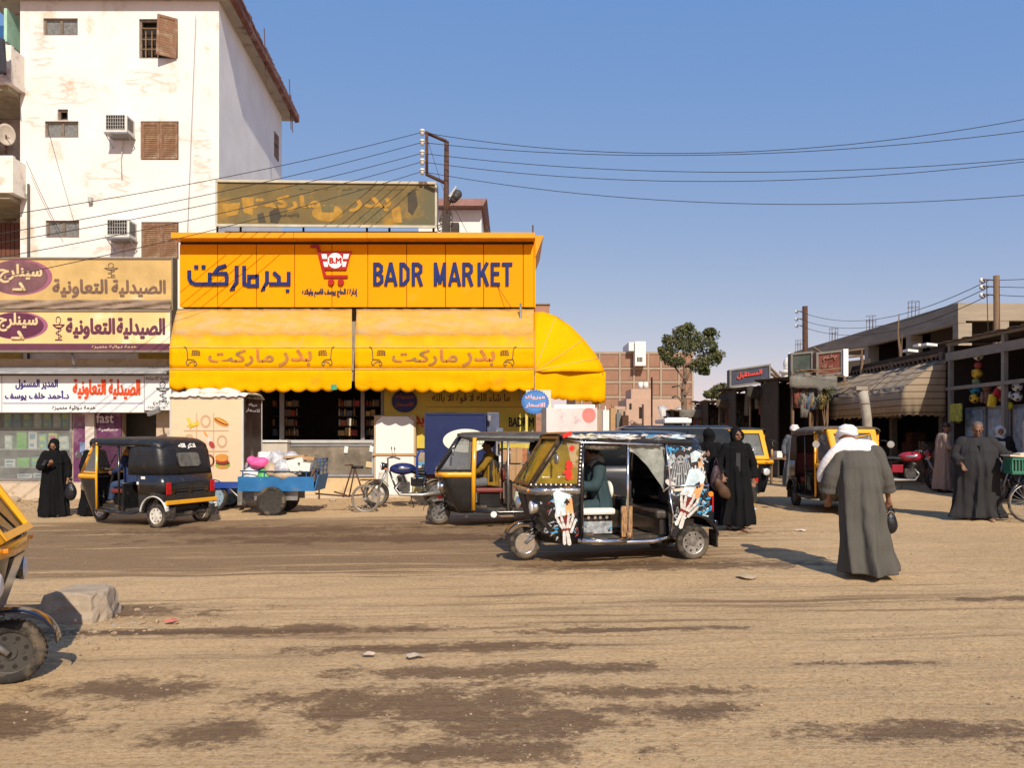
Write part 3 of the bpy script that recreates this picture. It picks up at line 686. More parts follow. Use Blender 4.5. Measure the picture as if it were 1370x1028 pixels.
# ================================================================ PHARMACY
plum = mat('plum_print', (.115, .035, .065), .6, var=.12, bump=.1)
def snake_cup(mb, O, U, V, th, w):
 S = lambda pts, ww=w: mb.ribbon(pts, ww, O, U, V, th)
 S([(.08, .62), (.92, .62)], w*1.1); S([(.14, .60), (.36, .50), (.64, .50), (.86, .60)], w*1.3)
 S([(.5, .5), (.5, .04)], w*.8); S([(.25, .03), (.75, .03)], w*1.1)
 S([(.5+.22*math.sin(t*6.283*1.6)*(1-.25*t), .10+.42*t) for t in (i/18 for i in range(19))], w*.8)
 S([(.5+.16*math.cos(t)-.02, .80+.14*math.sin(t)) for t in (R(-80+i*20) for i in range(16))], w*.9)
def pharmacy():
 D = 21.0; xl, xr = px2x(-110, 21.6), px2x(229, 21.6); zr = py2z(488, 21.6)
 t = T('pharmacy_shop', 'ground-floor pharmacy with glass display window, purple posters and open dark doorway', 'shop', (xr-2, 22, gz(-10, 21)))
 Y = 21.6
 mb = MB()
 door = (px2x(163, Y), px2x(209, Y), -.3, py2z(553, Y)); winh = (xl+.3, px2x(97, Y), py2z(643, Y), py2z(553, Y))
 wallface(mb, xl, xr, -.6, zr, Y, [door, winh], .25)
 mb.b(xl, xr, Y, Y+1.38, zr, zr+.16)
 mb.build('wall', mat('beige_shop_wall', (.50, .40, .30), .9, var=.15, vs=3, bump=.4, dirt=(.3, .22, .16), ds=3, dth=.5), t, w=1)
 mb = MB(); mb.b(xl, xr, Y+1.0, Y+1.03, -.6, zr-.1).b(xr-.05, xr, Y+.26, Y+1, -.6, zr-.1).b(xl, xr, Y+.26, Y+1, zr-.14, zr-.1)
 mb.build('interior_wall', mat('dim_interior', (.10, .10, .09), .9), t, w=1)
 mb = MB(); mb.b(xl, xr+.1, Y-.6, Y-.02, -.5, py2z(645, Y)); mb.build('step', mat('pale_step', (.52, .42, .31), .9, var=.15, bump=.5, dirt=(.33, .25, .18), ds=3, dth=.5), t, w=1)
 # shelves with boxes
 xs0, xs1 = winh[0], winh[1]
 sh = MB(); levels = [643, 627, 608, 574, 540]
 for py in (625, 601, 573):
  sh.b(px2x(2, Y)-.4, xs1-.02, Y+.05, Y+.55, py2z(py, Y)-.03, py2z(py, Y))
 sh.build('shelf', mat('grey_shelf', (.35, .36, .35), .5), t, w=1)
 bx = [mat('box_teal', (.10, .42, .40), .5, var=.2, vs=9), mat('box_green', (.12, .45, .06), .5, var=.2, vs=9), mat('box_palegreen', (.40, .60, .52), .5, var=.2, vs=9), mat('box_blue', (.10, .30, .42), .5, var=.2), mat('box_white', (.66, .68, .66), .5, var=.1), mat('box_lime', (.45, .60, .10), .5, var=.2), mat('box_pink', (.5, .06, .22), .5)]
 rr = random.Random(4)
 rows = [(573, [(x, x+11, 22, k) for x, k in ((2, 0), (14, 3), (28, 0), (42, 2), (55, 0), (68, 2), (80, 0))]),
   (601, [(3, 14, 18, 2), (19, 33, 24, 1), (35, 47, 24, 4), (49, 60, 20, 0), (62, 74, 21, 5), (76, 90, 17, 2)]),
   (625, [(3, 18, 10, 4), (20, 37, 12, 1), (39, 56, 13, 0), (59, 74, 11, 4), (76, 92, 12, 2)]),
   (642, [(20, 40, 7, 4), (42, 58, 8, 4), (60, 78, 7, 2)])]
 for py, items in rows:
  for (a, b_, h, k) in items:
   m = MB(); z0 = py2z(py, Y)+.002; hh = h/F*Y
   m.b(px2x(a, Y)+.01, px2x(b_, Y)-.01, Y+.09, Y+.30, z0, z0+hh)
   m.build('product_box', bx[k], t, w=1)
   l = MB(); l.b(px2x(a, Y)+.04, px2x(b_, Y)-.05, Y+.083, Y+.089, z0+hh*.55, z0+hh*.85).b(px2x(a, Y)+.05, px2x(b_, Y)-.09, Y+.083, Y+.089, z0+hh*.12, z0+hh*.30)
   l.build('box_print', bx[(k*3+5) % 7], t, w=1)
 g = MB(); g.b(xs0, xs1, Y+.015, Y+.022, winh[2], winh[3]); g.build('window_pane', glass_clear, t, w=1)
 fr = MB(); fr.b(xs1-.06, xs1+.0, Y-.03, Y+.04, winh[2], winh[3]); fr.b(xs0, xs1, Y-.03, Y+.04, winh[2], winh[2]+.06); fr.build('window_frame', steel, t, w=1)
 # purple posters either side of a narrow pillar
 def poster(a, b_, y0, y1, k=None, kx=None):
  m = MB(); m.b(px2x(a, Y-.05), px2x(b_, Y-.05), Y-.05, Y-.02, py2z(y1, Y), py2z(y0, Y))
  o = m.build('poster', mat('purple_poster', (.115, .035, .095), .5, var=.25, vs=1.2, bump=.05, dirt=(.33, .24, .29), ds=.9, dth=.5), t, w=1); return o
 poster(98, 117, 553, 650); poster(129, 162, 553, 650)
 m = MB(); m.b(px2x(117, Y), px2x(129, Y), Y-.12, Y-.002, py2z(650, Y), py2z(553, Y)); m.build('pillar', mat('pale_pillar', (.55, .5, .46), .8, var=.15, dirt=(.3, .26, .22), ds=6, dth=.55), t, w=1)
 sign_text(t, 'T  fast', 110, 552+1, 152, 566, Y-.13, mat('pale_print', (.55, .45, .5), .6), .02)
 sign_text(t, 'حساسية', 132, 572, 158, 578, Y-.06, mat('pale_print', (.55, .45, .5)), .03)
 m = MB(); m.b(px2x(107, Y-.06), px2x(116, Y-.06), Y-.07, Y-.051, py2z(612, Y), py2z(592, Y)); m.build('poster_picture', mat('poster_blue', (.16, .22, .36), .5, var=.3), t, w=1)
 # lower white lightbox sign -------------------------------------------------
 D = 21.0
 s = T('pharmacy_lightbox_sign', 'white pharmacy sign with red and dark blue Arabic lettering above the shop window', 'sign', P(110, 552, D))
 wm = mat('white_sign_sheet', (.66, .67, .69), .5, var=.05, vs=2, bump=.05, dirt=(.5, .47, .43), ds=2, dth=.64)
 m = MB(); m.b(px2x(-110, D), px2x(2, D), D, D+.35, py2z(552, D), py2z(503, D)); m.build('panel', wm, s, w=1)
 m = MB(); m.b(px2x(3, D), px2x(192.5, D), D, D+.35, py2z(552, D), py2z(503, D)); m.build('panel', wm, s, w=1)
 m = MB(); m.b(px2x(193.5, D), px2x(229, D), D, D+.35, py2z(549, D), py2z(502, D)); m.build('panel', wm, s, w=1)
 m = MB(); q = D-.30
 m.hexa([(px2x(-110, D), q, py2z(500, D)-.03), (px2x(229, D), q, py2z(500, D)-.03), (px2x(229, D), D+.4, py2z(496, D)), (px2x(-110, D), D+.4, py2z(496, D)), (px2x(-110, D), q, py2z(497, q)), (px2x(229, D), q, py2z(497, q)), (px2x(229, D), D+.4, py2z(489, D)), (px2x(-110, D), D+.4, py2z(489, D))])
 m.build('visor', mat('grey_visor', (.33, .34, .36), .55, .3, var=.12, vs=4, dirt=(.55, .52, .47), ds=1.5, dth=.55), s, w=1)
 rd = mat('red_orange_print', (.60, .07, .015), .6, var=.1); bl = mat('indigo_print', (.035, .025, .17), .6); bk = mat('black_print', (.03, .03, .03), .6)
 sign_text(s, 'الصيدلية', 146, 508, 187, 534, D-.006, rd, .035); sign_text(s, 'التعاونية', 98, 508, 141, 534, D-.006, rd, .035)
 sign_text(s, 'المدير المسئول', 21, 508, 77, 521, D-.006, bl, .035); sign_text(s, 'د.أحمد خلف يوسف', 7, 523, 92, 536, D-.006, bl, .035)
 sign_text(s, 'خدمة دوائية متميزة', 70, 543, 128, 549, D-.006, bk, .02)
 m = MB(); m.b(px2x(4, D), px2x(192, D), D-.008, D-.002, py2z(540.3, D), py2z(539.5, D)); m.build('rule_line', bl, s, w=1)
 sign_text(s, 'خدمة ٢٤ ساعة', 195, 504, 226, 508.5, D-.006, bk, .02)
 sign_text(s, '٠١١٥١١٠٠٠٥٦', 197, 489.5, 225, 493, D-.32, bk, .02); sign_text(s, '٤٧١٠٦١٧', 205, 538, 226, 542, D-.006, bk, .02); sign_text(s, '٠١١٥١١٠٠٠٥٦', 196, 543.5, 225, 547, D-.006, bk, .02)
 m = MB(); o_ = P(207, 538, D-.003); snake_cup(m, o_, Ve((22/F*D, 0, 0)), Ve((0, 0, 29/F*D)), Ve((0, -.004, 0)), .06); m.build('serpent_cup', mat('sign_grey_print', (.12, .12, .13), .6), s, w=1)
 # two upper signs ------------------------------------------------------------
 def upper(name, lab, top, bot, D, xr_, face_m, pm, ell_m, tm, oval, words, cup, band=None, tarp=None):
  s = T(name, lab, 'sign', P(110, bot, D)); xl_ = px2x(-110, D); X = lambda v: px2x(v, D); Z = lambda v: py2z(v, D)
  m = MB(); m.b(xl_, X(xr_), D, D+.25, Z(bot), Z(top)); m.build('board', face_m, s, w=1)
  m = MB(); e = .03
  m.b(xl_, X(xr_)+.04, D-.03, D+.27, Z(top), Z(top)+.05).b(X(xr_), X(xr_)+.04, D-.03, D+.27, Z(bot), Z(top)); m.b(xl_, X(xr_)+.04, D-.03, D+.27, Z(bot)-.05, Z(bot)); m.build('frame', mat('sign_frame', (.20, .16, .12), .6), s, w=1)
  cx, cy, rx, ry = oval
  for k, (sc, mm, dp) in enumerate(((1.0, mat('mauve_rim', (.30, .10, .17), .6), .003), (.93, ell_m, .007))):
   m = MB(); c0 = P(cx-(1-sc)*rx, cy, D-dp)
   m.ext([c0+Ve((rx*sc/F*D*math.cos(a), 0, ry*sc/F*D*math.sin(a))) for a in (6.283*j/40 for j in range(40))], (0, .003, 0)); m.build('oval_emblem', mm, s, w=1)
  for (k, a, b_, c, d) in words: sign_text(s, k, a, c, b_, d, D-.005, pm, .042)
  sign_text(s, 'سينلرج', cx-26, cy-17, cx+rx-14, cy+7, D-.012, tm, .03)
  for (dx, dy, an) in ((-2, 17, 0), (4, 13, 1.0)):
   m = MB(); c0 = P(cx+dx, cy+dy, D-.012); u = Ve((math.cos(an), 0, -math.sin(an)))*.10
   m.cap(c0-u, c0+u, .045, .045, 8); o = m.build('tablet_symbol', tm, s, w=1)
  a, b_, c, d = cup; m = MB(); snake_cup(m, P(a, d, D-.003), Ve(((b_-a)/F*D, 0, 0)), Ve((0, 0, (d-c)/F*D)), Ve((0, -.006, 0)), .05); m.build('serpent_cup', pm, s, w=1)
  if band:
   m = MB(); m.b(xl_, X(xr_), D-.012, D-.002, Z(bot), Z(band)); m.build('lower_band', pm, s, w=1)
   sign_text(s, 'خدمة دوائية متميزة', 123, band+2, 183, bot-2.5, D-.014, mat('tan_print', (.6, .45, .25), .6), .02)
  if tarp:
   m = MB(); rings = []
   for i in range(60):
    x = xl_+(X(xr_)-xl_)*i/59
    rings.append([(x, D-.05-.04*math.sin(j*1.3+i*.55)-.03*nn_(Ve((i*.3, j, 1))), Z(tarp)+(Z(bot)-Z(tarp))*j/6+.02*nn_(Ve((i*.4, j*.7, 5)))) for j in range(7)])
   m.loft(rings); m.build('crumpled_hem', mat('crumpled_tan_sheet', (.26, .19, .14), .7, var=.2, vs=3, bump=.6, bs=8), s, w=1, solid=.01)
 tan = mat('faded_tan_banner', (.52, .35, .135), .55, var=.15, vs=1.4, bump=.3, bs=6, dirt=(.66, .52, .30), ds=1.1, dth=.56)
 upper('faded_pharmacy_banner', 'faded tan pharmacy banner with crumpled lower edge, upper of the two long banners', 347, 414, 20.9, 230, tan, mat('faded_brown_print', (.17, .10, .07), .6, var=.2), mat('faded_plum', (.16, .075, .085), .6, var=.3), mat('tan_print', (.6, .45, .25)), (26, 371, 44, 24), [('الصيدلية', 150, 221, 375, 397), ('التعاونية', 71, 143, 374, 398)], (138, 160, 351, 372), tarp=402)
 gold = mat('gold_banner', (.70, .50, .22), .5, var=.12, vs=.8, bump=.05, dirt=(.82, .76, .58), ds=.7, dth=.52)
 upper('gold_pharmacy_sign', 'pale gold pharmacy sign with plum lettering and oval, lower of the two long banners', 417, 469, 20.75, 228, gold, plum, mat('deep_plum', (.10, .025, .055), .55, var=.2), mat('tan_print', (.6, .45, .25)), (24, 436, 40, 18.5), [('الصيدلية', 157, 220, 426, 453), ('التعاونية', 89, 153, 426, 453)], (69, 88, 422, 456), band=460)
 # supports
 for px in (97,):
  c = T('sign_bracket', 'thin dark strut between the gold sign and the shop visor', 'bracket', P(px, 487, 21.2)); m = MB(); m.cyl(P(px-1, 468, 21), P(px+2, 488, 21), .035, n=6); m.build('strut', steel, c, w=1)
 # security camera
 c = T('security_camera', 'grey box security camera by the pharmacy door', 'camera', P(212, 548, 20.9)); m = MB()
 m.ob(P(206, 552, 20.7), (.34, .13, .13), MR(R(-18), 3, 'Y')); m.build('housing', mat('cctv_grey', (.16, .16, .16), .5), c, w=1, bevel=.01)
 m = MB(); m.cyl(P(212, 544, 20.98), P(211, 550, 20.7), .025, n=6); m.build('arm', steel, c, w=1)
pharmacy()
# ================================================================ BADR MARKET
YS = 20.6     # shop front plane
def market():
 D = 20.2
 x0, x1 = px2x(239, D), px2x(714.5, D)
 t = T('market_shop', 'corner grocery shop with dark shelves, glazed counter and yellow poster wall', 'shop', (px2x(480, YS), YS, gz(-4, YS)))
 zt = py2z(318, 20.4); Y = YS
 wallm = mat('dull_shop_wall', (.34, .28, .21), .9, var=.2, vs=2, bump=.4, dirt=(.2, .15, .12), ds=2, dth=.5)
 op = (px2x(346, Y), px2x(513, Y), -.5, 3.05)
 mb = MB(); wallface(mb, x0, x1, -.6, zt, Y, [op], .2)
 mb.b(x0, x0+.15, Y+.2, Y+8, -.6, zt).b(x1-.15, x1, Y+.2, Y+8, -.6, zt).b(x0+.15, x1-.15, Y+7.8, Y+8, -.6, zt).b(x0, x1, Y, Y+8, zt, zt+.12)
 mb.build('wall', wallm, t, w=1)
 mb = MB(); a, b_ = op[0], op[1]
 mb.b(a-.2, b_+.2, Y+2.6, Y+2.7, -.5, 3.2).b(a-.05, a-.001, Y+.2, Y+2.6, -.5, 3.2).b(b_+.001, b_+.05, Y+.2, Y+2.6, -.5, 3.2).b(a, b_, Y+.2, Y+2.6, 3.06, 3.15)
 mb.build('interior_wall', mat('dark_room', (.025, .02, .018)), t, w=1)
 # door frames / posts
 for (pa, pb) in ((373, 379), (482, 487), (509, 513)):
  m = MB(); m.b(px2x(pa, Y), px2x(pb, Y), Y+.06, Y+.14, 0, 3.04); m.build('door_post', mat('grey_alu', (.24, .22, .19), .5, .3), t, w=1)
 # shelving with goods
 cols = [mat('goods_%d' % i, c, .5, var=.25, vs=12) for i, c in enumerate([(.42, .14, .07), (.50, .30, .12), (.24, .17, .12), (.45, .07, .04), (.3, .27, .2), (.12, .16, .2), (.55, .38, .14), (.55, .52, .45)])]
 rr = random.Random(9)
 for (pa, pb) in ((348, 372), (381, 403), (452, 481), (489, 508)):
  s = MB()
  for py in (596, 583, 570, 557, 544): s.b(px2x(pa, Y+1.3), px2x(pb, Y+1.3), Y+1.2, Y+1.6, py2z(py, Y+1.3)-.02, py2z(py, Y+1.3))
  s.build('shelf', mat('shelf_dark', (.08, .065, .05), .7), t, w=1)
  for py in (596, 583, 570, 557, 544):
   x = px2x(pa+1, Y+1.3); z = py2z(py, Y+1.3)+.002
   while x < px2x(pb-1, Y+1.3)-.1:
    kind = rr.random() < .5; w = rr.uniform(.055, .08) if kind else rr.uniform(.10, .2); h = rr.uniform(.17, .235)
    m = MB(); c = rr.choice(cols)
    if kind: m.cyl((x+w/2, Y+1.28, z), (x+w/2, Y+1.28, z+h*.7), w*.45, n=7).cyl((x+w/2, Y+1.28, z+h*.7), (x+w/2, Y+1.28, z+h), w*.4, w*.15, n=7); m.build('bottle', c, t, w=1)
    else: m.b(x, x+w-.01, Y+1.22, Y+1.36, z, z+h*rr.uniform(.6, 1)); m.build('goods_box', c, t, w=1)
    x += w+.008
 # front glazed counter
 c = T('glass_counter', 'long glass-fronted shop counter with white top edge and pasted stickers', 'counter', (px2x(430, 20.3), 20.3, gz(-4, 20)))
 y0, y1 = 20.25, 20.85; a, b_ = px2x(346, y0), px2x(500, y0)
 m = MB(); m.b(a, b_, y0, y1, py2z(593, y0), py2z(589, y0)); m.build('top', mat('counter_top', (.45, .45, .44), .3, var=.1), c, w=1)
 m = MB(); m.b(a, b_, y0+.03, y1-.05, py2z(636, y0), py2z(594, y0)); m.build('glazed_front', mat('dusty_glazing', (.17, .145, .115), .25, var=.35, vs=1.6, bump=.05, dirt=(.27, .22, .17), ds=2, dth=.5), c, w=1)
 m = MB(); m.b(a, b_, y0, y1, py2z(638, y0), py2z(635.5, y0)).b(a, a+.05, y0, y0+.028, py2z(635, y0), py2z(593.5, y0)).b(b_-.05, b_, y0, y0+.028, py2z(635, y0), py2z(593.5, y0)).b(a, b_, y0, y0+.025, py2z(597, y0), py2z(595.5, y0)); m.build('frame', mat('blue_grey_frame', (.26, .29, .34), .4), c, w=1)
 m = MB(); m.b(a, b_, y0+.05, y1, gz(-4, 20)-.1, py2z(638.5, y0)); m.build('base', mat('beige_base', (.60, .43, .24), .85, var=.15, vs=3, bump=.4, dirt=(.4, .28, .17), ds=3, dth=.5), c, w=1)
 for (px, py, w, h, mm) in ((463, 602, 5, 9, plas_white), (497, 601, 5, 8, plas_white), (494, 622, 9, 8, mat('tan_sticker', (.50, .40, .24), .6))):
  m = MB(); m.ob(P(px, py, y0-.003+.03-.03), (w/F*20, .004, h/F*20), MR(R(8), 3, 'Y')); m.build('sticker', mm, c, w=1)
 c = T('white_display_case', 'small white and beige glass case at the left end of the counter behind the cart', 'display case', (px2x(366, 20.1), 20.0, 0))
 m = MB(); m.b(px2x(349, 20), px2x(385, 20), 19.95, 20.22, py2z(640, 20), py2z(592, 20)); m.build('cabinet', mat('pale_cabinet', (.50, .45, .38), .5, var=.1), c, w=1)
 m = MB(); m.b(px2x(348, 20), px2x(386, 20), 19.9, 20.22, py2z(591.8, 20), py2z(589.5, 20)); m.build('lid', plas_white, c, w=1)
 # kerb step in front
 m = MB(); m.b(px2x(330, 19.9), x1+.3, 19.85, YS, -.5, .04); m.build('step', mat('pale_step', (.52, .42, .31)), t, w=1)
 # poster wall
 p = T('poster_banner', 'yellow-green shop banner with Arabic blessing and black English letters behind the blue cargo box', 'banner', (px2x(610, 20.5), 20.5, 1.7)); D = 20.5
 m = MB(); m.b(px2x(514, D), px2x(717, D), D, D+.05, py2z(600, D), py2z(523, D)); m.build('sheet', mat('yellow_green_print', (.56, .42, .06), .5, var=.15, vs=1.2, bump=.03, dirt=(.40, .42, .06), ds=.8, dth=.5), p, w=1)
 sign_text(p, 'ما شاء الله لا قوة الا بالله', 578, 527, 682, 540, D-.004, mat('brown_print', (.13, .06, .02), .6), .02)
 sign_text(p, 'BADR M', 681, 559, 714, 571, D-.004, mat('black_print', (.03, .03, .03)), .035)
 sign_text(p, 'بدر', 548, 558, 567, 572, D-.004, mat('red_print', (.45, .03, .02), .6), .05)
 m = MB(); m.b(px2x(582, D), px2x(610, D), D-.006, D-.002, py2z(553.4, D), py2z(552.4, D)); m.b(px2x(570, D), px2x(700, D), D-.006, D-.002, py2z(545, D), py2z(544.4, D)); m.build('rule_line', mat('brown_print', (.13, .06, .02)), p, w=1)
 def disc_emblem(par, cx, cy, r, DD, m1, m2, txts, tm):
  c0 = P(cx, cy, DD); m = MB(); n = 56; pts = []
  for j in range(n): rr_ = (r if j % 2 else r*.90)/F*DD; a = 6.283*j/n; pts.append(c0+Ve((rr_*1.12*math.cos(a), 0, rr_*math.sin(a))))
  m.ext(pts, (0, .02, 0)); m.build('starburst', m1, par, w=1)
  m = MB(); m.ext([c0+Ve((r*.80/F*DD*1.1*math.cos(a), -.006, r*.80/F*DD*math.sin(a))) for a in (6.283*j/30 for j in range(30))], (0, .004, 0)); m.build('disc', m2, par, w=1)
  for k, (s_, dy) in enumerate(txts): sign_text(par, s_, cx-r*.75, cy+dy-r*.22, cx+r*.75, cy+dy+r*.18, DD-.012, tm, .05)
 disc_emblem(p, 541, 537, 16, D-.03, mat('navy_print', (.02, .025, .09), .5), mat('navy_print2', (.03, .03, .12), .5), [('مبروك', -6), ('الاسعار', 5)], mat('rust_print', (.30, .09, .05), .6))
 q = T('round_price_badge', 'bright blue starburst badge with red and white writing at the corner of the yellow awning', 'badge', P(716, 552, 18.4))
 disc_emblem(q, 716, 538, 17, 18.4, mat('bright_blue_print', (.05, .16, .45), .5), mat('bright_blue_print2', (.07, .22, .52), .5), [('مبروك', -6), ('الاسعار', 5)], mat('pale_red_print', (.78, .42, .40), .6))
 m = MB(); m.b(px2x(704, 18.45), px2x(737, 18.45), 18.44, 18.48, py2z(552, 18.45), py2z(522, 18.45)); m.build('backing_board', mat('cream_board', (.68, .58, .42), .6), q, w=1)
 m = MB(); m.b(px2x(703, 18.5), px2x(706, 18.5), 18.49, 18.54, gz(0, 18.5), py2z(530, 18.5)); m.build('post', mat('pole_yellow', (.6, .45, .1), .6), q, w=1)
market()
def main_sign():
 D = 20.2; zt, zb = py2z(327, D), py2z(411, D)
 s = T('market_fascia_sign', 'huge yellow BADR MARKET fascia sign with blue Arabic and English letters and red trolley', 'sign', P(477, 411, D))
 xs = [240, 291, 343, 394, 444, 492, 544, 596, 647, 700, 714.5]
 for a, b_ in zip(xs, xs[1:]):
  m = MB(); m.b(px2x(a, D)+.008, px2x(b_, D)-.008, D, D+.05, zb, zt); m.build('panel', yellow_panel, s, w=1, bevel=.006)
 m = MB(); m.b(px2x(240, D), px2x(714.4, D), D+.06, D+.35, zb+.01, py2z(316, D)-.02); m.build('backing', mat('dark_backing', (.05, .04, .02), .8), s, w=1)
 # projecting lip
 Dl = D-.42
 cuts = [238.5, 392.5, 491, 716]
 for a, b_ in zip(cuts, cuts[1:]):
  m = MB(); xa, xb = px2x(a, Dl)+.004, px2x(b_, Dl)-.004
  if a < 240: xa = px2x(238, D)
  z0, z1 = py2z(318.5, Dl), py2z(311, Dl)
  m.hexa([(xa, Dl, z0), (xb, Dl, z0), (xb, D+.3, z0+.02), (xa, D+.3, z0+.02), (xa, Dl, z1), (xb, Dl, z1), (xb, D+.3, z1+.06), (xa, D+.3, z1+.06)]); m.build('lip', yellow_lip, s, w=1, bevel=.008)
 m = MB(); xr = px2x(715, D); z = py2z(318, D)
 m.ext([(xr+.02, D-.02, z+.05), (xr+.24, D-.02, z+.05), (xr+.02, D-.02, z-.52)], (0, 2.8, 0)); m.build('side_lip', yellow_lip, s, w=1)
 m = MB(); m.b(px2x(714.6, D), px2x(714.6, D)+.04, D+.02, D+4, zb, zt+.1); m.build('end_panel', yellow_panel, s, w=1)
 U = Ve((1, 0, 0)); V = Ve((0, 0, 1)); O = P(0, 0, D-.003); k = D/F; th = Ve((0, -.045, 0)); cnt = [0]
 def S(mb, pts, w):
  cnt[0] += 1; mb.ribbon([(x*k, -y*k) for x, y in pts], w*k, O+Ve((0, -.0013*(cnt[0] % 5), 0)), U, V, th)
 # hand-built block Arabic, each letter group its own part (written right to left)
 def part(strokes, name='letter'):
  m = MB()
  for pts, w in strokes: S(m, pts, w)
  return m.build(name, blue_letter, s, w=1)
 part([([(386.5, 364), (386.5, 380.2), (369, 380.2)], 4.6), ([(385, 387.3), (385, 391)], 4.6), ([(373.5, 380), (373.5, 371), (366.5, 364.6)], 4.8), ([(373, 380.2), (360.5, 380.2)], 4.6)])      # ba dal
 part([([(357.5, 363), (357.5, 378), (352, 387), (354, 386)], 4.6)])   # ra
 part([([(344.5, 370), (333.5, 370), (333.5, 382.5), (344.5, 382.5), (344.5, 367.6)], 4.4), ([(327, 356), (327, 380.2), (336, 383)], 4.6)])   # mim alif
 part([([(317, 356), (317, 378), (311, 386.5), (314, 385.5)], 4.8)])   # ra
 part([([(303, 355.5), (293, 358.5), (287, 366), (302.5, 366), (304, 371), (303.5, 380), (285, 380.3)], 4.4), ([(290, 380.3), (262, 380.3), (256.5, 378), (253.6, 373), (253.6, 362)], 4.6), ([(281, 380), (281, 365)], 4.6), ([(260.5, 357.5), (265.5, 357.5)], 4.8), ([(270.3, 357.5), (275.2, 357.5)], 4.8)])
 # English letters
 def glyph(ch, x0, x1):
  y0, y1, w = 351.5, 382.5, 4.3; h = w/2; mid = (x0+x1)/2; ym = 366
  L_ = {'B': [[(x0+h, y1), (x0+h, y0)], [(x0+h, y0+h), (x1-6, y0+h), (x1-2.6, y0+5), (x1-2.6, ym-4), (x1-6, ym), (x0+h, ym)], [(x1-6, ym), (x1-2, ym+4), (x1-2, y1-6), (x1-6, y1-h), (x0+h, y1-h)]],
    'A': [[(x0+1, y1), (mid, y0)], [(mid, y0), (x1-1, y1)], [(x0+4.5, 374), (x1-4.5, 374)]],
    'D': [[(x0+h, y1), (x0+h, y0)], [(x0+h, y0+h), (x1-8, y0+h), (x1-2.4, y0+9), (x1-2.4, y1-9), (x1-8, y1-h), (x0+h, y1-h)]],
    'R': [[(x0+h, y1), (x0+h, y0)], [(x0+h, y0+h), (x1-6, y0+h), (x1-2.4, y0+5), (x1-2.4, ym-3), (x1-6, ym+1), (x0+h, ym+1)], [(x0+8, ym+1), (x1-1.5, y1)]],
    'M': [[(x0+h, y1), (x0+h, y0)], [(x0+h, y0+1), (mid, y1-3)], [(mid, y1-3), (x1-h, y0+1)], [(x1-h, y0), (x1-h, y1)]],
    'K': [[(x0+h, y1), (x0+h, y0)], [(x1-2, y0), (x0+4, ym+3)], [(x0+7, ym-2), (x1-1.5, y1)]],
    'E': [[(x0+h, y1), (x0+h, y0)], [(x0, y0+h), (x1, y0+h)], [(x0, ym), (x1-1, ym)], [(x0, y1-h), (x1, y1-h)]],
    'T': [[(mid, y1), (mid, y0)], [(x0, y0+h), (x1, y0+h)]]}[ch]
  m = MB()
  for i, pts in enumerate(L_):
   O2 = O+Ve((0, -.0012*i, 0)); m.ribbon([(x*k, -y*k) for x, y in pts], w*k, O2, U, V, th)
  m.build('letter', blue_letter, s, w=1)
 for ch, a, b_ in (('B', 499.5, 513), ('A', 515, 531), ('D', 534.5, 548.5), ('R', 551, 565.5), ('M', 580.5, 597), ('A', 600.5, 616), ('R', 618.5, 633), ('K', 639, 654), ('E', 656.5, 669), ('T', 671.5, 685.5)): glyph(ch, a, b_)
 # red trolley emblem
 m = MB(); S(m, [(416, 330), (425.5, 330), (435.2, 370.3), (465.5, 370.3)], 3.6); m.build('trolley_handle', red_letter, s, w=1)
 m = MB(); q = lambda pts, d=0.: [P(x, y, D-.003-d) for x, y in pts]
 m.ext(q([(427.5, 336.8), (470.5, 336.8), (464, 361.5), (433.5, 361.5)]), (0, -.05, 0)); m.build('trolley_basket', red_letter, s, w=1)
 wp = mat('white_emblem', (.80, .78, .76), .5, var=.03, bump=0)
 for pts in ([(430, 340), (437, 340), (438, 346.3), (431.4, 346.3)], [(432.3, 350.2), (438, 350.2), (439, 357), (433.9, 357)], [(459.5, 340), (467, 340), (465.6, 346.3), (459, 346.3)], [(458.5, 350.2), (464, 350.2), (462, 357), (458, 357)]):
  m = MB(); m.ext(q(pts, .053), (0, -.004, 0)); m.build('white_cell', wp, s, w=1)
 m = MB(); c0 = P(448.5, 348.8, D-.058); m.ext([c0+Ve((10*k*math.cos(a), 0, 10.2*k*math.sin(a))) for a in (6.283*j/36 for j in range(36))], (0, -.006, 0)); m.build('white_disc', wp, s, w=1)
 sign_text(s, 'B.M', 441, 345, 456.5, 352.3, D-.068, red_letter, .08)
 for x in (443.5, 456.5):
  m = MB(); m.cyl(P(x, 378, D-.003), P(x, 378, D-.003)+Ve((0, -.07, 0)), 4.2*k, n=20); m.build('trolley_wheel', red_letter, s, w=1)
 sign_text(s, 'إدارة / الحاج يوسف قاسم واولاده', 404.5, 386.5, 477.5, 397.5, D-.004, mat('dark_navy_print', (.03, .025, .06), .5), .04, depth=.01)
 return s
main_sign()
